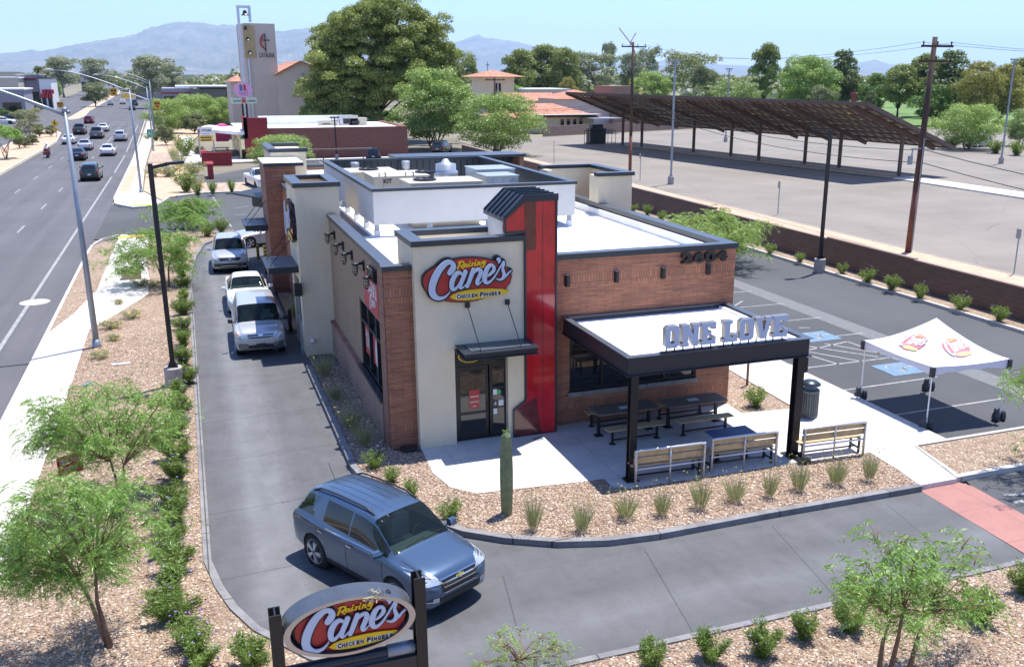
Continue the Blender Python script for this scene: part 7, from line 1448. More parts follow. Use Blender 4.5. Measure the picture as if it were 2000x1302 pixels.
# benches: two with pipe backs seen from behind and one more by the post
pine_ = M['wood']
def bench(loc, label, L_=1.95):
    t = thing('bench', label, 'bench', loc, math.radians(-3), 'pipe-backed wooden benches')
    m = MB().box(0, L_, .08, .26, .44, .475).box(0, L_, .27, .45, .44, .475); m.build('seat', pine_, t); m = MB().box(0, L_, -.045, -.015, .58, .74).box(0, L_, -.06, -.03, .78, .93); m.build('backrest', pine_, t)
    for x in (.08, L_-.08):
        MB().box(x-.025, x+.025, .4, .45, 0, .44).box(x-.025, x+.025, .02, .07, 0, .44).box(x-.02, x+.02, .07, .4, .12, .16).box(x-.02, x+.02, .07, .4, .4, .44).build('leg', M['steel'], t)
    m = MB().tube([(.03, -.1, 0), (.03, -.1, .88), (.06, -.1, .93), (.1, -.1, .95), (L_-.1, -.1, .95), (L_-.06, -.1, .93), (L_-.03, -.1, .88), (L_-.03, -.1, 0)], .035, 8).tube([(L_/2, -.1, 0), (L_/2, -.1, .95)], .024, 8).tube([(.03, -.1, .45), (L_-.03, -.1, .45)], .024, 8)
    for x in (.03, L_/2, L_-.03):
        for z in (.45, .7, .93): m.lathe([(.036, -.04), (.036, .04)], 8, (x, -.1, z))
    m.build('pipe_frame', M['rim'], t, True); MB().box(.1, L_-.1, .22, .26, .12, .15).build('stretcher', M['steel'], t); return t
for (x, y), lb in (((1240, 950), 'wooden bench with pipe back nearest the left patio post, seen from behind'), ((1388, 925), 'wooden bench with pipe back in front of the blue slatted table'), ((1567, 903), 'wooden bench with pipe back right of the right patio post')):
    g = G(x, y, .13); bench((g.x, g.y+.12, .13), lb)
def table(loc, label, top, rz=0.0, L_=1.95, W_=.78, sign=True, seats=True, wd=pine_):
    t = thing('patio_table', label, 'table', loc, rz, 'patio tables')
    m = MB().box(-L_/2, L_/2, -W_/2, W_/2, .73, .76); tt = m.build('tabletop', top, t)
    for x in (-L_/2+.18, L_/2-.18):
        MB().box(x-.04, x+.04, -.04, .04, 0, .73).box(x-.12, x+.12, -.12, .12, 0, .015).box(x-.03, x+.03, -.32, .32, .69, .73).build('leg', M['steel'], t)
    MB().box(-L_/2+.2, L_/2-.2, -.02, .02, .25, .3).build('stretcher', M['steel'], t)
    if seats:
        for s in (1, -1):
            b_ = thing('backless_bench', label.replace('table', 'bench').split(' with ')[0]+(', the side away from the wall' if s < 0 else ', the side towards the wall'), 'bench', (loc[0]-s*.75*math.sin(rz)*1, loc[1]+s*.75*math.cos(rz), loc[2]), rz, 'backless patio benches')
            MB().box(-L_/2+.1, L_/2-.1, -.15, .15, .42, .455).build('seat', wd, b_)
            for x in (-L_/2+.28, L_/2-.28): MB().box(x-.03, x+.03, -.03, .03, 0, .42).box(x-.08, x+.08, -.08, .08, 0, .012).build('leg', M['steel'], b_)
            MB().box(-L_/2+.3, L_/2-.3, -.02, .02, .1, .14).build('stretcher', M['steel'], b_)
    if sign: tag(MB().box(loc[0]-.16, loc[0]+.16, loc[1]-.1, loc[1]+.1, loc[2]+.762, loc[2]+.768).build('paper_notice', M['white']), 'white paper notice lying on the '+label, 'notice')
    return t
def ctr3(px, py, z): return G(px, py, z)
g = ctr3(1219, 795, .89); table((g.x, g.y, .13), 'dark patio table nearest the red panel', M['tabletop'])
g = ctr3(1353, 780, .89); table((g.x, g.y, .13), 'dark patio table nearest the brick corner', M['tabletop'])
g = ctr3(1431, 845, .89); tb = table((g.x, g.y, .13), 'blue slatted patio table behind the middle bench', M['tableblue'], 0, 1.25, .8, False, False)
# trash can
g = G(1578, 812, .13); t = thing('trash_can', 'grey metal trash can with domed lid standing behind the right patio post', 'trash can', g); m = MB()
for k in range(24): a = 2*math.pi*k/24; m.bar((.27*math.cos(a), .27*math.sin(a), .05), (.27*math.cos(a), .27*math.sin(a), .82), .035, .02)
m.lathe([(.24, .03), (.24, .84)], 20).lathe([(.28, .02), (.28, .07)], 20).lathe([(.29, .8), (.29, .86)], 20); m.build('slatted_body', mat('dark_slats', (.13, .14, .15), .45, .5), t); MB().lathe([(.31, 1.02), (.3, 1.06), (.2, 1.13), (.05, 1.17)], 22).tube([(.25, 0, .85), (.25, 0, 1.04)], .012, 4).tube([(-.25, 0, .85), (-.25, 0, 1.04)], .012, 4).tube([(0, .25, .85), (0, .25, 1.04)], .012, 4).build('domed_lid', M['coping'], t, True); MB().lathe([(.16, .861), (.2, .87)], 18).build('rim', M['steel'], t)
g = G(1459, 752, .12); t = thing('wooden_stake_sign', 'thin brown post beside the brick corner of the patio', 'post', g); MB().box(-.03, .03, -.03, .03, 0, 1.5).box(-.18, .18, -.04, -.03, 1.3, 1.5).build('post', M['bark'], t)
# bollards
for k, (x, y, tp, lb, c) in enumerate(((478, 492, 463, 'yellow and black striped bollard farther from the camera', 1), (521, 535, 478, 'tall bollard with a yellow and black striped top', 1), (568, 648, 603, 'plain dark bollard beside the boxy silver car', 0), (505, 508, 478, 'yellow and black striped bollard nearer the white sedan', 1))):
    g = G(x, y, .1); H = HT(x, y, tp, .1)-.1; t = thing('bollard', lb, 'bollard', g, 0, 'bollards beside the drive lane'); m = MB().lathe([(.075, 0), (.075, H-.04), (.03, H)], 14); m.build('post', M['steel'], t)
    if c:
        m = MB()
        for q in range(5): m.lathe([(.08, H-.12-q*.19), (.08, H-.01-q*.19)], 14)
        m.build('yellow_bands', M['yellow'], t)
# utility box and white hose pipe near the pavement jog, blue lid
g = G(258, 545, .1); tag(MB().prism([(g.x-.45, g.y-.3), (g.x+.45, g.y-.3), (g.x+.45, g.y+.3), (g.x-.45, g.y+.3)], .1, .55).build('utility_box', mat('tan_box', (.42, .33, .22), .8)), 'tan metal utility box half behind a flowering mound', 'box')
g = G(172, 752, .12); tag(MB().lathe([(.001, .05), (.16, .045), (.17, 0)], 14, tuple(g)).build('valve_cover', M['bluep']), 'small bright blue valve cover in the gravel at the left', 'cover')
g = G(237, 711, .12); tag(MB().box(g.x-.3, g.x+.3, g.y-.12, g.y+.12, .1, .15).build('concrete_slab', M['kerbpale']), 'small flat pale slab in the gravel beside the light pole', 'slab')
# ---------------------------------------------------------------- the brown wall, the carport, the lots
WX = 32.6
wl = thing('block_wall', 'long brown block wall stepping down behind the parking lot', 'wall', (WX, 30, 0)); segs = []
def ztop(px, py): return PX(px, py, WX+.1).z
ys = [(118, 62.8-7.0, ztop(1300, 385)), ]
h1 = ztop(1320, 389); h2 = ztop(1600, 460); h3 = ztop(1900, 538)
yb = [118, PX(1396, 406, WX).y, PX(1616, 458, WX).y, PX(1786, 508, WX).y, 12]
hs = [ztop(1315, 386), ztop(1500, 437), ztop(1705, 486), ztop(1900, 537)]
for k in range(4):
    MB().box(0, .2, yb[k+1]-30, yb[k]-30, 0, hs[k]).build('wall_panel', M['cinder'], wl); MB().box(-.03, .23, yb[k+1]-30, yb[k]-30, hs[k], hs[k]+.06).build('wall_cap', M['tan_wall'], wl)
# carport with tilted panels
cp = thing('solar_carport', 'long tilted solar carport on rusty brown columns in the big lot', 'carport', (67, 80, 0))
A0, A1 = Vector((61.9, 77.4)), Vector((54.2, 137)); ax_ = (A1-A0).normalized(); perp = Vector((ax_.y, -ax_.x)); Wc = 13.0; zh, zl = 7.55, 2.95
def cpt(s, w, dz=0): p_ = A0+(A1-A0)*s+perp*(Wc*w); return (p_.x-67, p_.y-80, zh+(zl-zh)*w+dz)
rows_ = 7; m = MB(); m2 = MB()
for r_ in range(rows_):
    w0, w1 = r_/rows_+.004, (r_+1)/rows_-.008; ncol = 48
    for c in range(ncol): s0, s1 = c/ncol+.0007, (c+1)/ncol-.0007; m.quad(cpt(s0, w0, .12), cpt(s1, w0, .12), cpt(s1, w1, .12), cpt(s0, w1, .12)); m2.quad(cpt(s0, w0, .16), cpt(s1, w0, .16), cpt(s1, w1, .16), cpt(s0, w1, .16))
m.build('panel_backs', M['panelback'], cp); m2.build('solar_panels', m_glass('solar_glass', (.01, .014, .03), 0, .15), cp)
m = MB()
for r_ in range(rows_+1):
    w_ = min(.992, max(.008, r_/rows_)); a, b = cpt(0, w_, 0), cpt(1, w_, 0); m.bar(a, b, .12, .2)
for c in range(49): a, b = cpt(c/48 if 0 < c < 48 else (.001 if c == 0 else .999), .0, .06), cpt(c/48 if 0 < c < 48 else (.001 if c == 0 else .999), 1, .06); m.bar(a, b, .06, .1)
m.build('purlins', M['carport'], cp); m = MB(); m.bar(cpt(0, -.003, -.05), cpt(1, -.003, -.05), .1, .35); m.bar(cpt(0, 0, -.05), cpt(0, 1, -.05), .1, .4); m.bar(cpt(1, 0, -.05), cpt(1, 1, -.05), .1, .4); m.build('fascia', M['carport'], cp)
for (x, y) in ((1755, 346), (1638, 330), (1571, 322), (1481, 316), (1427, 307), (1354, 299), (1253, 289), (1216, 285)):
    g = G(x, y); s = (Vector((g.x, g.y))-A0).dot(ax_)/(A1-A0).length; w_ = .5; q = cpt(s, .5, -.3); w2 = ((Vector((g.x, g.y))-A0).dot(perp))/Wc; zz = zh+(zl-zh)*w2-.35
    MB().box(g.x-67-.17, g.x-67+.17, g.y-80-.12, g.y-80+.12, 0, zz).build('column', M['carport'], cp); m = MB(); m.bar(cpt(s, .03, -.32), cpt(s, .97, -.32), .2, .42); m.build('tilted_beam', M['carport'], cp)
g = G(1168, 281); t = thing('electrical_cabinet', 'dark electrical cabinet inside a low fence at the far end of the carport', 'cabinet', (g.x, g.y, 0)); MB().box(-1.3, 1.3, 0, 1.6, 0, 2.3).prism([(-.9, .2), (.9, .2), (.9, 1.4), (-.9, 1.4)], 2.3, 2.9).build('cabinet', M['bluesteel'], t); m = MB()
for k in range(9): x = -2.6+k*.65; m.box(x-.03, x+.03, -.8, -.74, 0, 2.1)
m.box(-2.6, 2.6, -.8, -.75, 2.0, 2.08).box(-2.6, 2.6, -.8, -.75, .2, .28); m.build('fence', M['steel'], t)
# low base of the wall behind the lot etc.
def wallseg(a, b, h, m_, name, label, th=.25):
    a, b = Vector((a[0], a[1])), Vector((b[0], b[1])); t_ = (b-a).normalized(); n_ = Vector((-t_.y, t_.x))*th; mb = MB().prism([tuple(a), tuple(b), tuple(b+n_), tuple(a+n_)], 0, h); return tag(mb.build(name, m_), label, 'wall')
wallseg(G(1062, 267)[:2], G(1500, 243)[:2], HT(1100, 266, 246), M['tan_wall'], 'boundary_wall', 'long pinkish boundary wall beyond the carport')
# ---------------------------------------------------------------- neighbouring buildings
def bld(name, label, loc, cat='building', group=None): return thing(name, label, cat, loc, 0, group)
def P_(mb, name, m_, t, smooth=False):   # world-coordinates part
    o = mb.build(name, m_, t, smooth); o.matrix_parent_inverse = Matrix.Translation(-t.location); return o
Y1 = 124.0
xa, xb, xr = PY(478, 270, Y1).x, PY(524, 270, Y1).x, PY(796, 270, Y1).x; zb_ = PY(700, 248, Y1).z; zr1, zr0 = PY(500, 230, Y1).z, PY(525, 250, Y1).z
t = bld('brick_shop', 'long low red brick shop with white roof and maroon end wall', (xa, Y1, 0))
P_(MB().box(xb, xr, Y1, Y1+.4, 0, zb_).box(xr-.4, xr, Y1+.4, Y1+19, 0, zb_), 'brick_wall', M['redbrick'], t); P_(MB().box(xa, xb, Y1-.4, Y1+.2, 0, zr1), 'maroon_wall', M['maroon'], t); P_(MB().box(xa-.0, xa+.4, Y1-.4, Y1+4, zr0-1.2, zr1+.1), 'maroon_fin', M['maroon'], t)
P_(MB().box(xa-.6, xr-.4, Y1+.4, Y1+19, zb_-.35, zb_-.2).box(xb, xr-4.6, Y1+14, Y1+14.6, zb_-.2, zb_+.9), 'roof', M['roofwhite'], t)
P_(MB().prism([(xa-5.2, Y1+10), (xa-1.0, Y1-.3), (xa+.1, Y1-.3), (xa+.1, Y1+12), (xa-3.6, Y1+18)], zb_-.7, zb_-.35), 'curved_eave', M['roofwhite'], t)
w_ = P_(MB().box(xa-.7, xa-.5, Y1-.3, Y1+18, 0, zb_-.7), 'side_wall', mat('cream_yellow_wall', (.6, .5, .25), .8), t)
for k in range(5): P_(MB().box(xa-.76, xa-.71, Y1+.6+3.2*k, Y1+2.4+3.2*k, .1, 2.3), 'shop_window', M['glass'], t)
P_(MB().box(xa-1.6, xa+.35, Y1-.02-.42, Y1-.41, zr0-.5, zr0-.2), 'wall_trim', M['maroon'], t) if 0 else None
g = PY(443, 250, Y1+14); m = MB()
for k in range(10):
    a0, a1 = math.pi*k/10, math.pi*(k+1)/10; r_ = 1.05; m.quad((g.x-.5+r_*math.cos(a0)*1, g.y-1.2, g.z-.6+r_*math.sin(a0)), (g.x-.5+r_*math.cos(a1), g.y-1.2, g.z-.6+r_*math.sin(a1)), (g.x-.5+r_*math.cos(a1), g.y+3.4, g.z-.6+r_*math.sin(a1)), (g.x-.5+r_*math.cos(a0), g.y+3.4, g.z-.6+r_*math.sin(a0)))
m.poly([(g.x-.5+1.05*math.cos(math.pi*k/10), g.y-1.2, g.z-.6+1.05*math.sin(math.pi*k/10)) for k in range(11)]+[(g.x-1.55, g.y-1.2, g.z-1.7), (g.x+.0, g.y-1.2, g.z-1.7)])
P_(m, 'pink_barrel_awning', mat('pink_awning', (.62, .06, .25), .6), t)
for k, (x, lb) in enumerate(((680, 'grey rooftop unit on the brick shop, left of the pair'), (697, 'cream rooftop box on the brick shop, right of the pair'), (640, 'low pale rooftop cooler on the brick shop'))):
    p_ = PY(x, 240, Y1+9); tag(MB().box(p_.x-1.2, p_.x+1.2, p_.y-.9, p_.y+.9, zb_-.2, zb_+1.0-.3*k).box(p_.x-1.25, p_.x+1.25, p_.y-.95, p_.y+.95, zb_+1.0-.3*k, zb_+1.06-.3*k).box(p_.x-.8, p_.x+.2, p_.y-.93, p_.y-.9, zb_, zb_+.7-.3*k, 1).build('rooftop_unit', [crm if k else gal2, M['steel']]), lb, 'air conditioner')
# patio things of the shop
for k, (x, y, lb) in enumerate(((399, 318, 'low maroon wall with a short return beside the shop patio'), (412, 345, 'short maroon wall nearest the rear parking lot'), (425, 322, 'maroon planter wall facing the shop lot'))):
    g = G(x, y, .1); tag(MB().box(g.x-(.25 if k < 2 else 1.6), g.x+(.25 if k < 2 else 1.6), g.y-(1.6 if k < 2 else .2), g.y+(1.6 if k < 2 else .2), 0, 1.4).box(g.x-(.32 if k < 2 else 1.67), g.x+(.32 if k < 2 else 1.67), g.y-(1.67 if k < 2 else .27), g.y+(1.67 if k < 2 else .27), 1.4, 1.5).build('garden_wall', M['maroon']), lb, 'wall', 'maroon garden walls')
g = G(432, 300, .15); t = thing('picnic_table', 'dark picnic table on the shop patio', 'table', g); MB().box(-1.1, 1.1, -.5, .5, .72, .78).build('tabletop', M['bluesteel'], t); MB().box(-1.1, 1.1, -1.0, -.7, .42, .47).box(-1.1, 1.1, .7, 1.0, .42, .47).build('seat', M['bluesteel'], t); MB().box(-.8, -.7, -.8, .8, 0, .72).box(.7, .8, -.8, .8, 0, .72).build('leg', M['steel'], t)
# church: block tower with open bell frame, gabled nave
YC = 168.0; fx = lambda x, y=140: PY(x, y, YC).x; fz_ = lambda y, x=500: PY(x, y, YC).z
t = bld('church', 'beige block church with tall slab tower, open bell frame and clay-tiled gable', (12, YC, 0), 'church'); x0, x1 = fx(480), fx(546)
P_(MB().prism([(fx(485), YC), (fx(543), YC), (fx(543)+.3, YC+6), (fx(473), YC+6)], 0, fz_(46)), 'bell_tower', M['churchblk'], t)
xl, xr2 = fx(473), fx(499); zt_ = fz_(12); m = MB().box(fx(472), fx(477), YC-.4, YC+.3, 0, zt_).box(fx(494), fx(499), YC-.4, YC+.3, fz_(44), zt_).box(fx(477), fx(494), YC-.4, YC+.3, fz_(17), zt_).box(fx(486), fx(489), YC-.3, YC-.1, 0, fz_(115)); P_(m, 'bell_frame', M['signwhite'], t)
P_(MB().box(fx(481), fx(503), YC-.12, YC-.02, fz_(113), fz_(50)), 'bell_recess', mat('tan_recess', (.5, .38, .2), .8), t)
m = MB()
for (x, y, s) in ((487, 27, .75), (486, 56, .5), (488, 77, .5), (490, 103, .5)): m.lathe([(.03*s, 1.0*s), (.35*s, .9*s), (.45*s, .3*s), (.8*s, 0), (.78*s, -.08*s)], 12, (fx(x), YC-.75, fz_(y)-.4*s))
P_(m, 'bells', M['steel'], t)
m = MB().box(fx(521.5), fx(523), YC-.2, YC-.05, fz_(102), fz_(66)).box(fx(518), fx(531), YC-.2, YC-.05, fz_(79.5), fz_(78)); P_(m, 'tower_cross', M['steel'], t)
fl_ = [(520, 65), (513, 74), (511, 84), (514, 92), (520, 97), (523, 102), (522, 95), (516, 88), (516, 80), (519, 73)]; v, f = shapes([[(fx(a), fz_(b)) for a, b in fl_]], .1); m = MB(); add(m, (v, f), lambda p: (p[0], YC-.15-p[2], p[1])); P_(m, 'red_flame', M['signred'], t)
m = MB(); q = text('CATALINA', 1, .012); v = fit(q[0], fx(538.5)-fx(508.5), .7); add(m, (v, q[1]), front((fx(537)+fx(510))/2, YC-.1, fz_(108))); P_(m, 'tower_lettering', M['steel'], t)
# gable front
g0, g1_, ga = fx(538), fx(650), fx(586); P_(MB().prism([(g0, YC-1), (fx(618), YC-1), (fx(618), YC+24), (g0, YC+24)], 0, fz_(143)-.3), 'nave_wall', M['churchblk'], t)
m = MB(); ze0, zpk, ze1 = fz_(145), fz_(118), fz_(134); xe1 = fx(622)
m.poly([(g0, YC-1.02, ze0-.3), (xe1, YC-1.02, ze0-.3), (xe1, YC-1.02, ze1-.15), (ga, YC-1.02, zpk-.15), (g0, YC-1.02, ze0-.15)]); P_(m, 'gable_wall', M['churchblk'], t)
m = MB(); 
for (xa_, za_, xb_, zb2) in ((g0-.3, ze0, ga, zpk), (ga, zpk, xe1+.3, ze1)):
    m.quad((xa_, YC-1.5, za_), (xb_, YC-1.5, zb2), (xb_, YC+24, zb2), (xa_, YC+24, za_)); m.quad((xa_, YC-1.5, za_-.3), (xa_, YC-1.5, za_), (xb_, YC-1.5, zb2), (xb_, YC-1.5, zb2-.3)) if 0 else m.quad((xa_, YC-1.5, za_-.3), (xb_, YC-1.5, zb2-.3), (xb_, YC-1.5, zb2), (xa_, YC-1.5, za_))
P_(m, 'tiled_roof', M['tile'], t); P_(MB().box(fx(589), fx(591.5), YC-1.2, YC-1.05, fz_(195), fz_(142)).box(fx(580), fx(600), YC-1.2, YC-1.05, fz_(163.5), fz_(161)), 'wall_cross', M['galv'], t)
P_(MB().box(fx(618), fx(651), YC+6, YC+10, 0, fz_(121)).box(fx(632), fx(639), YC+5.9, YC+6, fz_(138), fz_(131), 1), 'small_tower', [M['stucco'], M['steel']], t)
P_(MB().prism([(fx(452), YC+7), (fx(474), YC+7), (fx(474), YC+22), (fx(452), YC+22)], 0, fz_(160)), 'west_wing', M['churchblk'], t); m = MB(); m.poly([(fx(450), YC+6, fz_(160)), (fx(474), YC+6, fz_(160)), (fx(474), YC+14, fz_(145))]); m.poly([(fx(450), YC+6, fz_(160)), (fx(474), YC+14, fz_(145)), (fx(450), YC+22, fz_(160))]); P_(m, 'west_wing_roof', M['tile'], t)
YW = G(742, 238).y+8
t = bld('tiled_wing', 'low clay-tiled wing glimpsed under the great pine', (22, YW+8, 0)); P_(MB().box(fx(650), fx(800), YW+9, YW+18, 0, 4.0), 'wall', M['churchblk'], t); m = MB(); m.quad((fx(640), YW+7, 4.0), (fx(805), YW+7, 4.0), (fx(800), YW+14, 6.3), (fx(650), YW+14, 6.3)); m.quad((fx(650), YW+14, 6.3), (fx(800), YW+14, 6.3), (fx(805), YW+21, 4.0), (fx(640), YW+21, 4.0)); P_(m, 'roof', M['tile'], t)
# dark low building left of the tower
Y2 = 212.0; q = lambda x, y: PY(x, y, Y2); t = bld('dark_low_building', 'dark grey low commercial building with red trim left of the church', (q(385, 200).x, Y2, 0))
P_(MB().box(q(318, 200).x, q(373, 200).x, Y2-2, Y2+14, 0, q(0, 173).z), 'left_hall', mat('slate_wall', (.3, .31, .36), .7), t); P_(MB().box(q(373, 200).x, q(392, 200).x, Y2-3, Y2-2, 0, q(380, 173).z).box(q(390, 200).x, q(452, 200).x, Y2, Y2+16, 0, q(400, 172).z), 'main_hall', mat('taupe_wall', (.22, .19, .16), .8), t)
P_(MB().box(q(316, 200).x, q(373, 200).x, Y2-2.2, Y2-2, q(0, 184).z, q(0, 181.5).z), 'red_trim', M['maroon'], t); P_(MB().box(q(345, 200).x, q(452, 200).x, Y2+.5, Y2+15, q(400, 172).z, q(400, 168).z), 'roof', M['roofwhite'], t); P_(MB().box(q(388, 200).x, q(452, 200).x, Y2-.3, Y2, q(400, 174).z, q(400, 170.5).z).box(q(445, 200).x, q(452, 200).x, Y2-.3, Y2, 0, q(400, 170).z), 'dark_fascia', M['steel'], t)
P_(MB().box(q(322, 200).x, q(342, 200).x, Y2-2.1, Y2-2.02, .2, q(330, 188).z), 'window', M['glass'], t)
g = G(325, 205+30); tag(MB().lathe([(.05, 0), (.05, 2.4), (1.7, 2.3), (.05, 3.1)], 8, (q(327, 205).x, Y2-6, 0)).build('parasol', M['signred2']), 'small red parasol before the dark low building', 'parasol')
# shops on the far side of the road
def shop(px0, px1, ytop, ybase, Yd, label, parts):
    f_ = lambda x, y: PY(x, y, Yd); t = bld('roadside_shop', label, (f_((px0+px1)/2, ytop).x, Yd, 0), 'shop', 'shops across the road'); x0_, x1_, z_ = f_(px0, ytop).x, f_(px1, ytop).x, f_(px0, ytop).z
    P_(MB().box(x0_, x1_, Yd, Yd+16, 0, z_), 'wall', parts[0], t); P_(MB().box(x0_-.3, x1_+.3, Yd-.3, Yd+16.3, z_, z_+.35), 'roof', parts[1], t); m = MB(); n_ = max(2, int((x1_-x0_)/4))
    for k in range(n_): m.box(x0_+(k+.15)*(x1_-x0_)/n_, x0_+(k+.85)*(x1_-x0_)/n_, Yd-.08, Yd-.02, .3, z_*.5)
    P_(m, 'windows', M['glass'], t); return t, f_
greyw = mat('grey_shop_wall', (.28, .27, .31), .8); cream = mat('cream_shop_wall', (.55, .5, .42), .8)
t, f_ = shop(33, 74, 147, 170, 330, 'grey roadside shop with a maroon sign band', [greyw, M['kerbpale']]); P_(MB().box(f_(40, 155).x, f_(70, 155).x, 329.7, 329.9, f_(0, 157).z, f_(0, 153).z), 'sign_band', M['maroon'], t)
t, f_ = shop(75, 98, 154, 172, 322, 'roadside shop with a red and white patterned front', [M['white'], M['steel']]); m = MB()
for k in range(6): x = f_(76+3.6*k, 160).x; m.box(x, x+1.2, 321.6, 321.9, 3.2+(k % 2)*1.2, 4.4+(k % 2)*1.2)
P_(m, 'red_panels', M['signred2'], t)
shop(-40, 34, 153, 175, 318, 'long white flat-roofed shop at the left picture edge', [cream, M['roofwhite']])
shop(-60, 45, 176, 190, 280, 'low white-edged shop with dark front at the far left', [greyw, M['white']])
shop(155, 180, 141, 158, 640, 'small turquoise-roofed building far down the road', [cream, mat('turquoise_roof', (.15, .45, .5), .6)]); shop(345, 395, 147, 160, 520, 'pale flat warehouse beyond the dark low building', [cream, M['roofwhite']])
shop(-20, 38, 142, 155, 520, 'pale green-roofed strip shop on the skyline at the left', [cream, mat('pale_green_roof', (.4, .5, .42), .6)])
# villas on the right
def villa(name, label, px0, px1, ytop, Yd, dep=9, eave=.8, zroof=None, wallm=M['stucco'], ridge=None):
    f_ = lambda x, y: PY(x, y, Yd); x0_, x1_ = f_(px0, ytop).x, f_(px1, ytop).x; z_ = f_((px0+px1)/2, ytop).z; t = bld(name, label, ((x0_+x1_)/2, Yd, 0), 'house', 'tile-roofed buildings beyond the trees'); P_(MB().box(x0_, x1_, Yd, Yd+dep, 0, z_), 'wall', wallm, t)
    zr_ = f_((px0+px1)/2, zroof).z if zroof else z_+2; cx_, cy_ = (x0_+x1_)/2, Yd+dep/2; e = eave; m = MB(); rl = (x1_-x0_)/2-dep/2 if ridge is None else ridge; rl = max(0.05, rl)
    c = [(x0_-e, Yd-e, z_), (x1_+e, Yd-e, z_), (x1_+e, Yd+dep+e, z_), (x0_-e, Yd+dep+e, z_)]; r0, r1 = (cx_-rl, cy_, zr_), (cx_+rl, cy_, zr_); m.quad(c[0], c[1], r1, r0); m.quad(c[2], c[3], r0, r1); m.poly([c[1], c[2], r1]); m.poly([c[3], c[0], r0]); m.poly(c[::-1]); P_(m, 'roof', M['tile'], t); return t, f_
t, f_ = villa('villa_tower', 'square cream villa tower with hipped clay-tile roof and a cross on top', 939, 1004, 150, 228, 8, 2.2, 137, ridge=.05); P_(MB().box(f_(967, 180).x, f_(978, 180).x, 227.8, 227.95, f_(0, 190).z, f_(0, 163).z).box(f_(971.5, 180).x, f_(973, 180).x, 227.75, 227.8, f_(0, 190).z, f_(0, 163).z, 1), 'window', [M['glass'], M['white']], t); z = f_(962, 137).z; x = f_(962, 137).x; P_(MB().box(x-.05, x+.05, 232, 232.1, z-.2, z+1.9).box(x-.5, x+.5, 232, 232.1, z+1.1, z+1.25), 'roof_cross', M['steel'], t)
villa('villa_wing', 'low tile-roofed villa wing right of the square tower', 1006, 1078, 197, 205, 9, .5, 182, ridge=6); t, f_ = villa('long_tiled_house', 'long low house with broad clay-tile roof behind the pinkish boundary wall', 985, 1160, 229, 166, 12, 1.2, 204)
P_(MB().box(f_(1040, 235).x, f_(1165, 235).x, 163.5, 166, f_(0, 236).z-.12, f_(0, 236).z), 'porch_roof', M['kerbpale'], t); P_(MB().prism([(f_(1135, 240).x, 160.5), (f_(1195, 240).x, 160.5), (f_(1185, 240).x, 166), (f_(1130, 240).x, 166)], f_(0, 240).z-.4, f_(0, 240).z-.3), 'awning', M['galv'], t)
for k in range(4): P_(MB().box(f_(1095+k*12, 240).x, f_(1101+k*12, 240).x, 165.85, 165.95, 1.0, 2.4), 'window', M['glass'], t)
t, f_ = villa('tiled_hall', 'pale tiled hall with a stone block chimney tower at its right end', 1090, 1192, 193, 188, 12, .6, 176, wallm=mat('pale_pink_wall', (.6, .5, .46), .8)); P_(MB().box(f_(1191, 180).x, f_(1229, 180).x, 186, 196, 0, f_(1200, 168).z), 'stone_tower', M['redbrick'] if 0 else m_brick('tan_stone', (.34, .22, .16), (.27, .18, .13), (.2, .13, .1), .6, .25), t)
shop(1035, 1112, 176, 196, 262, 'white flat-roofed building behind the tiled wing', [cream, M['roofwhite']]); shop(1483, 1528, 184, 200, 300, 'green-roofed park building behind the carport', [cream, mat('olive_roof', (.3, .35, .15), .7)])
# crane on the skyline
g = HH(1232, 85, 900); t = thing('tower_crane', 'red and white luffing tower crane far off above the treetops', 'crane', (g.x, g.y, 0)); dx = (HH(1209, 55, 900)-g); m = MB(); hz_ = g.z
m.bar((14, 0, hz_-28), (0, 0, hz_+1), .9, .9); m.bar((0, 0, hz_), (dx.x, dx.y, dx.z+hz_), .8, .8); m.bar((-1, 0, hz_), (5, 0, hz_+9), .6, .6); m.box(13.4, 14.6, -.6, .6, 0, hz_-26); m.build('mast_and_jib', mat('crane_red', (.5, .12, .1), .6), t)
# signals, signs
g = G(306, 262, .14); t = thing('signal_mast', 'grey signal mast arm with amber-backed traffic signals over the road', 'traffic signal', (-4.6, 176, 0)); sgn = lambda x, y, yy=176: PY(x, y, yy)
ze = sgn(306, 197).z; zl_ = sgn(218, 172).z; P_(MB().tube([(-4.6, 176, 0), (-4.6, 176, ze+.3)], .14, 8).tube([(-4.6, 176, ze), (sgn(260, 185).x, 176, sgn(260, 185).z), (sgn(218, 176).x, 176, sgn(218, 177).z)], [.12, .09, .06], 6), 'mast', M['galv'], t)
amb = mat('amber_backplate', (.62, .33, .03), .6)
for (x, y) in ((307, 205), (222, 180)):
    p_ = sgn(x, y); h_ = P_(MB().box(p_.x-.5, p_.x+.5, 175.8, 176, p_.z-.62, p_.z+.62), 'signal_head', amb, t); m = MB()
    for q_ in ((-.22, .22), (.22, .22), (0, -.24)): m.lathe([(.001, 0), (.16, 0), (.16, -.12)], 10, (p_.x+q_[0], 175.78, p_.z+q_[1]), 0, 'y')
    o = m.build('signal_lens', M['steel'], h_)
p_ = sgn(250, 188); P_(MB().box(p_.x-1.0, p_.x+1.0, 175.85, 175.95, p_.z-.28, p_.z+.28), 'yellow_sign', M['yellow'], t)
g = G(118, 226); Yq = g.y-3; p_ = PY(118, 205, Yq); t = thing('median_signal', 'amber-backed signal on a thin post at the median nose', 'traffic signal', (p_.x, Yq, 0)); MB().tube([(0, 0, 0), (0, 0, p_.z)], .07, 6).build('post', M['galv'], t); MB().box(-.75, .75, -.25, 0, p_.z-.7, p_.z+.7).build('signal_head', amb, t); m = MB()
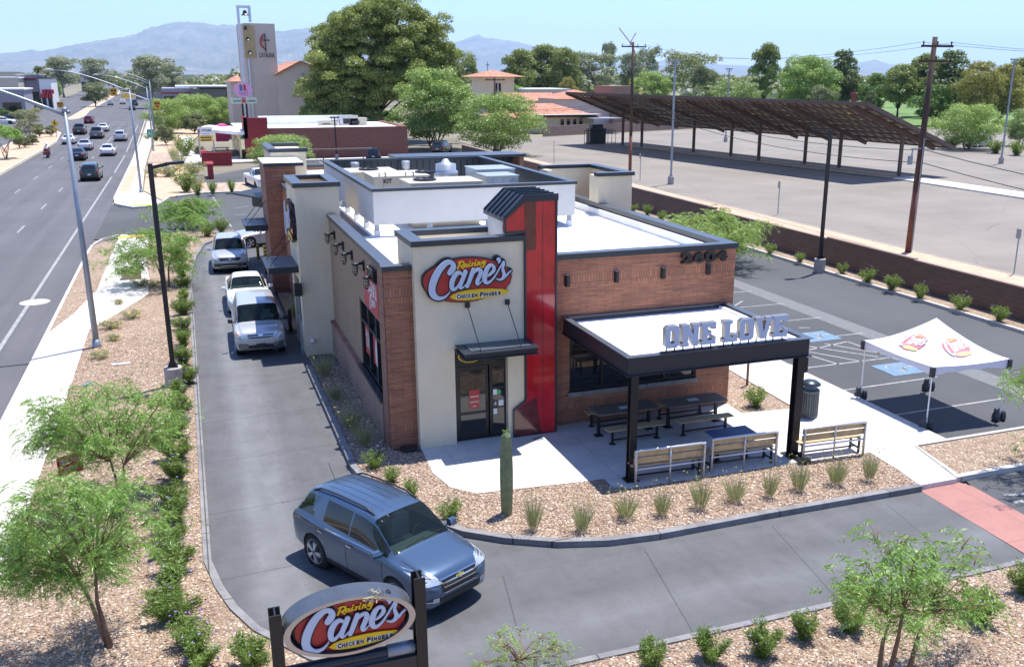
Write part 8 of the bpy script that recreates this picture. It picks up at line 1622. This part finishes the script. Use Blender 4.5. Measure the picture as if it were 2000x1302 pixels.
for q_ in ((-.3, .25), (.3, .25), (0, -.3)): m.lathe([(.001, 0), (.2, 0), (.2, -.1)], 10, (q_[0], -.27, p_.z+q_[1]), 0, 'y')
m.build('signal_lens', M['steel'], t)
g = G(45, 230); t = thing('left_mast_signal', 'amber-backed signal on a mast arm at the left of the opposite carriageway', 'traffic signal', (G(43, 215).x, G(43, 215).y, 0)); zz = HT(43, 215, 184); MB().tube([(0, 0, 0), (0, 0, zz+.5)], .12, 6).tube([(0, 0, zz), (-13, 0, zz+.4)], .09, 6).build('mast', M['galv'], t); MB().box(-.5, .7, -.3, 0, zz-.9, zz+.9).build('signal_head', amb, t)
p_ = PY(14, 191, G(43, 215).y); MB().box(p_.x-t.location.x-1.5, p_.x-t.location.x+1.3, -.2, -.1, zz-1.5, zz-.8).build('yellow_sign', M['yellow'], t)
g = G(111, 269, .14); t = thing('crossing_sign', 'yellow diamond pedestrian crossing sign on the median', 'sign', (g.x, g.y, .13)); z = HT(111, 269, 240)-.1; m = MB(); s = .62; v, f = shapes([[(0, s), (s, 0), (0, -s), (-s, 0)]], .02); add(m, (v, f), front(0, -.05, z), 0); m.box(-.35, .35, -.06, -.03, z-1.15, z-.75, 0)
for pl in ([(-.06, .28), (.06, .28), (.06, .4), (-.06, .4)], [(-.06, .24), (.08, .24), (.06, -.02), (.2, -.3), (.12, -.32), (0, -.08), (-.14, -.32), (-.22, -.28), (-.08, 0)], [(-.06, .22), (-.22, .05), (-.18, 0), (-.04, .12)]): v, f = shapes([pl], .01); add(m, (v, f), front(0, -.068, z), 1)
m.box(-.2, .2, -.068, -.062, z-1.0, z-.9, 1); m.build('sign_plate', [mat('sign_yellow_plate', (.8, .5, .03), .5), M['steel']], t); MB().box(-.04, .04, -.03, .03, 0, z).build('post', M['galv'], t)
g = G(297, 290, .14); t = thing('bus_stop_sign', 'green bus stop sign hung on a post by the verge', 'sign', (g.x, g.y-.3, .13)); z = HT(297, 290, 260); m = MB().box(-.42, .42, -.05, 0, z-.55, z+.5, 0).box(-.2, -.1, -.06, -.05, z-.2, z+.2, 1).box(-.1, .2, -.06, -.05, z-.2, z-.1, 1).box(.1, .2, -.06, -.05, z-.1, z+.1, 1); m.build('panel', [mat('transit_green', (.02, .3, .2), .5), M['white']], t); MB().box(-.04, .04, 0, .06, 0, z+.5).build('post', M['galv'], t)
g = G(297, 240, .14); t = thing('warning_sign', 'yellow warning sign seen edge-on beside the verge trees', 'sign', (g.x, g.y, .13)); MB().box(-.04, .04, 0, .06, 0, 2.6).build('post', M['galv'], t); v, f = shapes([[(0, .55), (.4, 0), (0, -.55), (-.4, 0)]], .02); m = MB(); add(m, (v, f), front(0, -.03, 2.9)); m.build('sign_plate', M['yellow'], t)
# playground and park post
g = G(1675, 232); t = thing('playground', 'small playground with red roof and slides in the park behind the carport', 'playground', (G(1676, 224).x, G(1676, 224).y, 0)); MB().box(-2, -1.7, -1, 1, 0, 5).box(1.7, 2, -1, 1, 0, 5).box(-2, 2, -1, 1, 2, 2.2).prism([(-2.3, -1.3), (2.3, -1.3), (2.3, 1.3), (-2.3, 1.3)], 5, 5.8).build('tower', mat('play_red', (.4, .06, .12), .5), t); MB().bar((1, -1, 2.2), (-3.5, -5, .3), 1.2, .2).build('slide', M['teal'], t); MB().bar((-1, -1, 1.6), (-6.5, -4, .3), 1.2, .2).build('slide', M['yellow'], t)
# ---------------------------------------------------------------- trees farther off
def ft(key, px, base, top, wpx, label, name='tree', group='trees beyond the lots'):
    g = G(px, base); H = HT(px, base, top); W_ = wpx/FOC*math.hypot(g.x, g.y)*1.02; return plant_tree(key, (g.x, g.y, 0), H, W_, label, name, group)
ft('lime', 848, 292, 132, 165, 'tall bright green tree behind the restaurant rear wall', 'palo_verde_tree', None)
ft('lime2', 972, 303, 186, 185, 'broad bright green tree leaning right in front of the tiled house', 'palo_verde_tree', None)
ft('lime2', 550, 336, 266, 128, 'low bright green tree in front of the long brick shop wall', 'palo_verde_tree', None)
L_ = [('lime2', 330, 262, 195, 90, 'yellow-green roadside tree nearest the road, left of the clump'), ('lime2', 385, 250, 186, 95, 'yellow-green tree in the middle of the roadside clump'), ('lime2', 425, 248, 192, 80, 'yellow-green tree at the right of the roadside clump'), ('olive', 380, 262, 222, 50, 'white-flecked oleander bush in front of the roadside clump'), ('olive', 325, 285, 245, 38, 'brown-green scrub below the roadside clump'),
 ('euc', 300, 212, 112, 78, 'big grey-green eucalyptus on the right side of the far road'), ('euc', 340, 205, 128, 44, 'smaller grey eucalyptus right of the big one by the dark building'), ('euc', 125, 190, 113, 58, 'tall grey-green eucalyptus left of the far carriageway'), ('euc', 195, 186, 117, 58, 'tall eucalyptus in the median far up the road'), ('olive', 187, 209, 162, 54, 'rounded olive tree on the median with cars beside it'),
 ('lime', 108, 196, 157, 27, 'small bright tree beside the patterned shop front'), ('mesq', 66, 198, 163, 34, 'small tree in front of the grey roadside shop'), ('mesq', 32, 205, 160, 42, 'small tree before the long white shop at the left'), ('emer', 70, 212, 190, 26, 'bright low bush left of the opposite carriageway'), ('euc2', 60, 274, 212, 46, 'pale wiry tree with a dark crooked stem on the near median'),
 ('mesq', 12, 312, 240, 62, 'shaggy green tree on the median at the left picture edge'), ('emer', 4, 228, 212, 24, 'dense bright bush at the left edge by the driveway'), ('olive', 50, 290, 268, 26, 'yellowish grass clump at the foot of the median tree'), ('olive', 78, 270, 242, 26, 'round bush on the median behind the crossing sign'), ('olive', 100, 268, 245, 22, 'round bush right beside the crossing sign'), ('olive', 64, 285, 262, 28, 'low wide bush under the pale wiry tree'), ('olive', 39, 293, 250, 22, 'brown-stemmed bush beside the shaggy median tree')]
for a in L_: ft(*a[:5], a[5], 'tree' if a[4] > 30 else 'bush', 'roadside trees')
L_ = [('pine', 1015, 214, 99, 68, 'dark pine at the left end of the pine group behind the villas'), ('pine', 1062, 210, 90, 92, 'tallest dark pine in the group behind the villas'), ('pine', 1103, 212, 96, 66, 'dark pine at the right end of the group behind the villas'), ('euc', 1160, 208, 106, 88, 'ragged grey eucalyptus right of the dark pines'), ('euc', 1186, 200, 87, 34, 'thin tall eucalyptus standing above its neighbours'), ('euc', 1232, 206, 108, 62, 'grey-green eucalyptus left of the reddish utility pole'), ('euc2', 1262, 202, 92, 52, 'pale eucalyptus directly behind the reddish utility pole'),
 ('lime', 1268, 214, 140, 84, 'dense yellow-green tree behind the stone block tower'), ('euc2', 1340, 208, 102, 108, 'broad pale eucalyptus behind the twin-head light pole'), ('olive', 1372, 214, 128, 62, 'olive tree right of the broad pale eucalyptus'), ('pale', 1430, 228, 158, 112, 'low pale feathery tree just over the carport roof'), ('pine', 1492, 216, 87, 58, 'dark upright pine with a split crown over the carport'), ('lime', 1572, 228, 108, 116, 'large lime-green tree over the middle of the carport'), ('dark', 1640, 222, 99, 72, 'dark feathery conifer right of the lime-green tree'), ('emer', 1708, 226, 146, 70, 'vivid green tree in the park'),
 ('pine', 1752, 230, 128, 70, 'dark green tree between the vivid tree and the tall wooden pole'), ('dark', 1845, 232, 100, 88, 'dark conifer right behind the tall wooden pole'), ('pine', 1800, 228, 108, 76, 'dark pine seen through the crossarms of the tall wooden pole'), ('emer', 1820, 246, 168, 84, 'blue-green rounded tree below the dark conifer'), ('gold', 1900, 248, 122, 92, 'yellowish weeping tree, left of the yellow pair'), ('gold', 1950, 246, 128, 90, 'yellowish weeping tree, right of the yellow pair'), ('pine', 1988, 236, 116, 64, 'dark pine at the right picture edge behind the yellow trees'),
 ('lime2', 1888, 292, 206, 136, 'umbrella-shaped green tree with a forked trunk near the silver SUV'), ('pale', 1992, 286, 212, 72, 'pale feathery tree at the right picture edge'), ('pine', 918, 192, 115, 40, 'small dark pine between the bright tree and the villa tower'), ('pine', 895, 205, 128, 36, 'dark tree at the right foot of the great pine'), ('mesq', 1000, 216, 160, 50, 'green tree directly right of the villa tower'), ('gold', 1110, 214, 152, 42, 'yellowish tree in front of the dark pines'), ('pale', 1140, 206, 150, 50, 'pale tree between the hall roof and the eucalyptus'), ('olive', 1605, 232, 170, 60, 'olive tree behind the right part of the carport'), ('mesq', 760, 270, 214, 60, 'grey bare-looking shrub at the foot of the great pine'), ('dark', 1695, 244, 178, 34, 'small dark tree beside the playground'), ('pine', 1535, 206, 130, 30, 'small dark tree left of the lime-green tree')]
for a in L_: ft(*a[:5], a[5])
for k, (x, y, w_) in enumerate(((1858, 291, 34), (1944, 300, 34), (1985, 304, 38))): g = G(x, y); put('round%d' % k, 'clipped_bush', ['clipped brown-green bush left of the silver SUV', 'clipped brown-green bush in front of the silver SUV', 'clipped brown-green bush at the right edge by the lot'][k], (g.x, g.y, 0), (3.2, 3.2, 2.6), 'clipped bushes at the lot edge', 'bush')
for k, (x, y, s) in enumerate(((330, 345, 3.2), (352, 330, 3.0), (378, 340, 3.4), (362, 305, 3.2), (385, 300, 2.6), (340, 310, 2.2), (383, 365, 2.2), (305, 275, 2.0), (288, 272, 1.8), (320, 275, 1.6), (300, 345, 2.4), (365, 375, 2.4))):
    g = G(x, y, .1); put(['mound0', 'wisp1', 'mound1', 'round2'][k % 4], 'yucca_clump' if k % 4 == 1 else 'desert_bush', 'pale desert bush in the neighbour verge, %s counting from the camera side' % ordn[[11, 8, 10, 5, 4, 6, 3, 2, 0, 1, 9, 7][k]], g, (s, s, s*1.1), 'desert bushes in the neighbour verge', 'bush')
# palms
for k, x in enumerate((82, 94)):
    g = G(x, 184); H = HT(x, 184, 137); t = thing('palm_tree', ['fan palm behind the patterned shop, left one of the pair', 'fan palm behind the patterned shop, right one of the pair'][k], 'palm', (g.x, g.y, 0), 0, 'pair of fan palms'); MB().tube([(0, 0, 0), (0, 0, H)], [.45, .3], 8).build('trunk', M['darkbark'], t); rs = np.random.default_rng(k); n = 260; D_ = unit(rs.normal(size=(n, 3))); D_[:, 2] = D_[:, 2]*.7+.15; V = blades(np.zeros((n, 3))+np.array([0, 0, H]), D_, 2.9, .7, .25, rs); link('crown', np_mesh('crown', V, len(V)//4, [M['leaf_olive']]), t)
# skyline band: a distant wooded city that reads as one mass
rs = np.random.default_rng(77); rn = random.Random(77); bl = []
for k in range(1900):
    px = (rn.uniform(-60, 900) if k % 5 < 3 else rn.uniform(900, 2060)); dd = rn.uniform(400, 2600)*(1 if px < 900 or rn.random() < .5 else .7); d_ = HH(px, 160, dd)
    gx, gy = d_.x, d_.y
    if gy < 1700 and abs(gx-float(np.interp(gy, [140, 313, 620, 1500], [-24, -38, -50, -50]))) < 22: continue
    h_ = rn.uniform(3.5, 7.5)*(1.15 if rn.random() < .3 else 1); n_ = rn.randint(1, 3)
    for q_ in range(n_): bl.append((gx+rn.gauss(0, 3), gy+rn.gauss(0, 3), h_*rn.uniform(.5, .95), h_*rn.uniform(.55, .95)))
V = blob_leaves(bl, 2.6, 1.0, rs, .5, .3, .8); tag(link('distant_trees', np_mesh('distant_trees', V, len(V)//4, [M['leaf_olive'], M['leaf_dark'], M['leaf_grey']], np.repeat(rs.integers(0, 3, len(V)//4//40+1), 40)[:len(V)//4])), 'hazy band of distant trees below the mountains', 'treeline', None, 'stuff')
rn = random.Random(9)
m = MB()
for k in range(170):
    px = rn.uniform(-40, 2040); dd = rn.uniform(420, 2600); d_ = HH(px, 160, dd)
    if abs(d_.x+48) < 40: continue
    w_, h_ = rn.uniform(6, 22), rn.uniform(3, 5.5); m.box(d_.x-w_/2, d_.x+w_/2, d_.y, d_.y+12, 0, h_, rn.randint(0, 2), 3)
tag(m.build('distant_rooftops', [cream, greyw, M['redbrick'], M['kerbpale']]), 'scatter of tiny distant buildings among the far trees', 'buildings', None, 'stuff')
# mountains
from mathutils import noise as mn
def range_(name, prof, dist, depth, seed, rocky=.5):
    xs_ = [p_[0] for p_ in prof]; ys_ = [p_[1] for p_ in prof]; cols = np.arange(xs_[0], xs_[-1]+.1, 3.0); nrow = 46; m = MB(); me_v = []
    for cx_ in cols:
        yt = float(np.interp(cx_, xs_, ys_)); tp = HH(cx_, yt, dist); hz_ = max(5, tp.z)
        for r_ in range(nrow+1):
            t_ = r_/nrow; dd = dist-depth*(1-t_); b = HH(cx_, 150, dd); f_ = t_**1.35
            nz = mn.fractal(Vector((b.x/1500+seed, b.y/1500, 0)), .9, 2.1, 6)+.5*abs(mn.fractal(Vector((b.x/500, b.y/700, seed)), .8, 2.1, 5)); amp = hz_*.22*math.sin(math.pi*min(1, t_*1.0))**.8 if t_ < 1 else 0
            me_v.append((b.x, b.y, max(-30, hz_*f_+nz*amp)+(mn.noise(Vector((cx_*.12, seed, 0)))*hz_*.03 if t_ == 1 else 0)))
    k_ = nrow+1
    for i in range(len(cols)-1):
        for j in range(nrow): a = i*k_+j; m.f.append((a, a+k_, a+k_+1, a+1)); m.m.append(0)
    m.v = me_v; o = m.build(name, M['mount'], None, False); 
    if o.data.polygons[len(o.data.polygons)//2].normal.z < 0: o.data.flip_normals()
    return tag(o, kind='structure')
mm, nt, b_ = nmat('mountain_rock'); v = objvec(nt); c = ramp(nt, noise(nt, v, .0016, 8, .7), [(.35, (.07, .07, .05)), (.5, (.14, .12, .09)), (.62, (.2, .17, .13)), (.75, (.5, .42, .35))]); lnk(nt, c, b_.inputs['Base Color']); b_.inputs['Roughness'].default_value = 1; M['mount'] = mm
range_('mountains', [(-260, 125), (-100, 116), (0, 105), (40, 102), (68, 97), (85, 100), (120, 94), (180, 83), (250, 73), (275, 66), (295, 57), (330, 48), (370, 43), (410, 45), (430, 50), (455, 49), (520, 60), (560, 61), (600, 56), (625, 54), (670, 66), (740, 88), (800, 104), (900, 128), (1000, 140)], 21000, 7000, 1.3)
range_('mountains.001', [(740, 140), (820, 112), (870, 88), (905, 79), (933, 68), (950, 74), (985, 78), (1020, 84), (1060, 96), (1110, 108), (1180, 122), (1260, 124), (1295, 118), (1310, 117), (1340, 124), (1450, 128), (1500, 133), (1600, 131), (1660, 126), (1705, 117), (1730, 124), (1760, 130), (1830, 126), (1900, 130), (1980, 126), (2100, 128), (2260, 135)], 27000, 8000, 6.1)
# air
mh, nt, b_ = nmat('haze_air'); nt.nodes.remove(b_); pv = nt.nodes.new('ShaderNodeVolumePrincipled'); pv.inputs['Color'].default_value = (.52, .74, 1, 1); pv.inputs['Density'].default_value = 4.2e-5; pv.inputs['Anisotropy'].default_value = 0.0
lnk(nt, pv.outputs[0], nt.nodes['Material Output'].inputs['Volume'])
tag(MB().box(-33000, 33000, -300, 30000, -40, 1350).build('haze', mh), kind='stuff')
# ---------------------------------------------------------------- light, sky, camera
cam = bpy.data.cameras.new('camera'); co = bpy.data.objects.new('camera', cam); COL.objects.link(co)
cam.sensor_width = 36; cam.sensor_fit = 'HORIZONTAL'; cam.lens = FOC*36/2000; cam.shift_x = (1000-CX)/2000; cam.shift_y = (CY-651)/2000; cam.clip_end = 120000; cam.clip_start = .1
mw = Matrix((CR, CU, -CF)).transposed().to_4x4(); mw.translation = CO; co.matrix_world = mw; SC.camera = co
sd = Vector((.245, .135, 1.0)).normalized(); el_ = math.asin(sd.z); az = math.atan2(sd.x, sd.y)
su = bpy.data.lights.new('sun', 'SUN'); su.energy = 4.2; su.angle = math.radians(.53); su.color = (1, .965, .91); so = bpy.data.objects.new('sun', su); COL.objects.link(so)
so.rotation_euler = (-sd).to_track_quat('-Z', 'Y').to_euler(); so.location = (0, 0, 50)
wd = bpy.data.worlds.new('World'); SC.world = wd; wd.use_nodes = True; nt = wd.node_tree; bg = nt.nodes['Background']; sk = nt.nodes.new('ShaderNodeTexSky'); sk.sky_type = 'NISHITA'
sk.sun_disc = False; sk.sun_elevation = el_; sk.sun_rotation = az; sk.altitude = 700; sk.air_density = 1.0; sk.dust_density = .4; sk.ozone_density = 1.6
tn = nt.nodes.new('ShaderNodeMix'); tn.data_type = 'RGBA'; tn.blend_type = 'MULTIPLY'; tn.inputs[0].default_value = 1; tn.inputs[7].default_value = (.74, .83, 1.12, 1); nt.links.new(sk.outputs[0], tn.inputs[6]); nt.links.new(tn.outputs[2], bg.inputs['Color']); bg.inputs['Strength'].default_value = .115
SC.view_settings.view_transform = 'Standard'; SC.view_settings.look = 'None'; SC.view_settings.gamma = 1; SC.view_settings.exposure = .88; SC.view_settings.use_curve_mapping = False
SC.render.engine = 'CYCLES'; SC.cycles.max_bounces = 6; SC.cycles.diffuse_bounces = 4; SC.cycles.glossy_bounces = 3; SC.cycles.transmission_bounces = 4; SC.cycles.transparent_max_bounces = 8; SC.cycles.use_denoising = True; SC.cycles.volume_bounces = 1
SC.cycles.caustics_reflective = False; SC.cycles.caustics_refractive = False
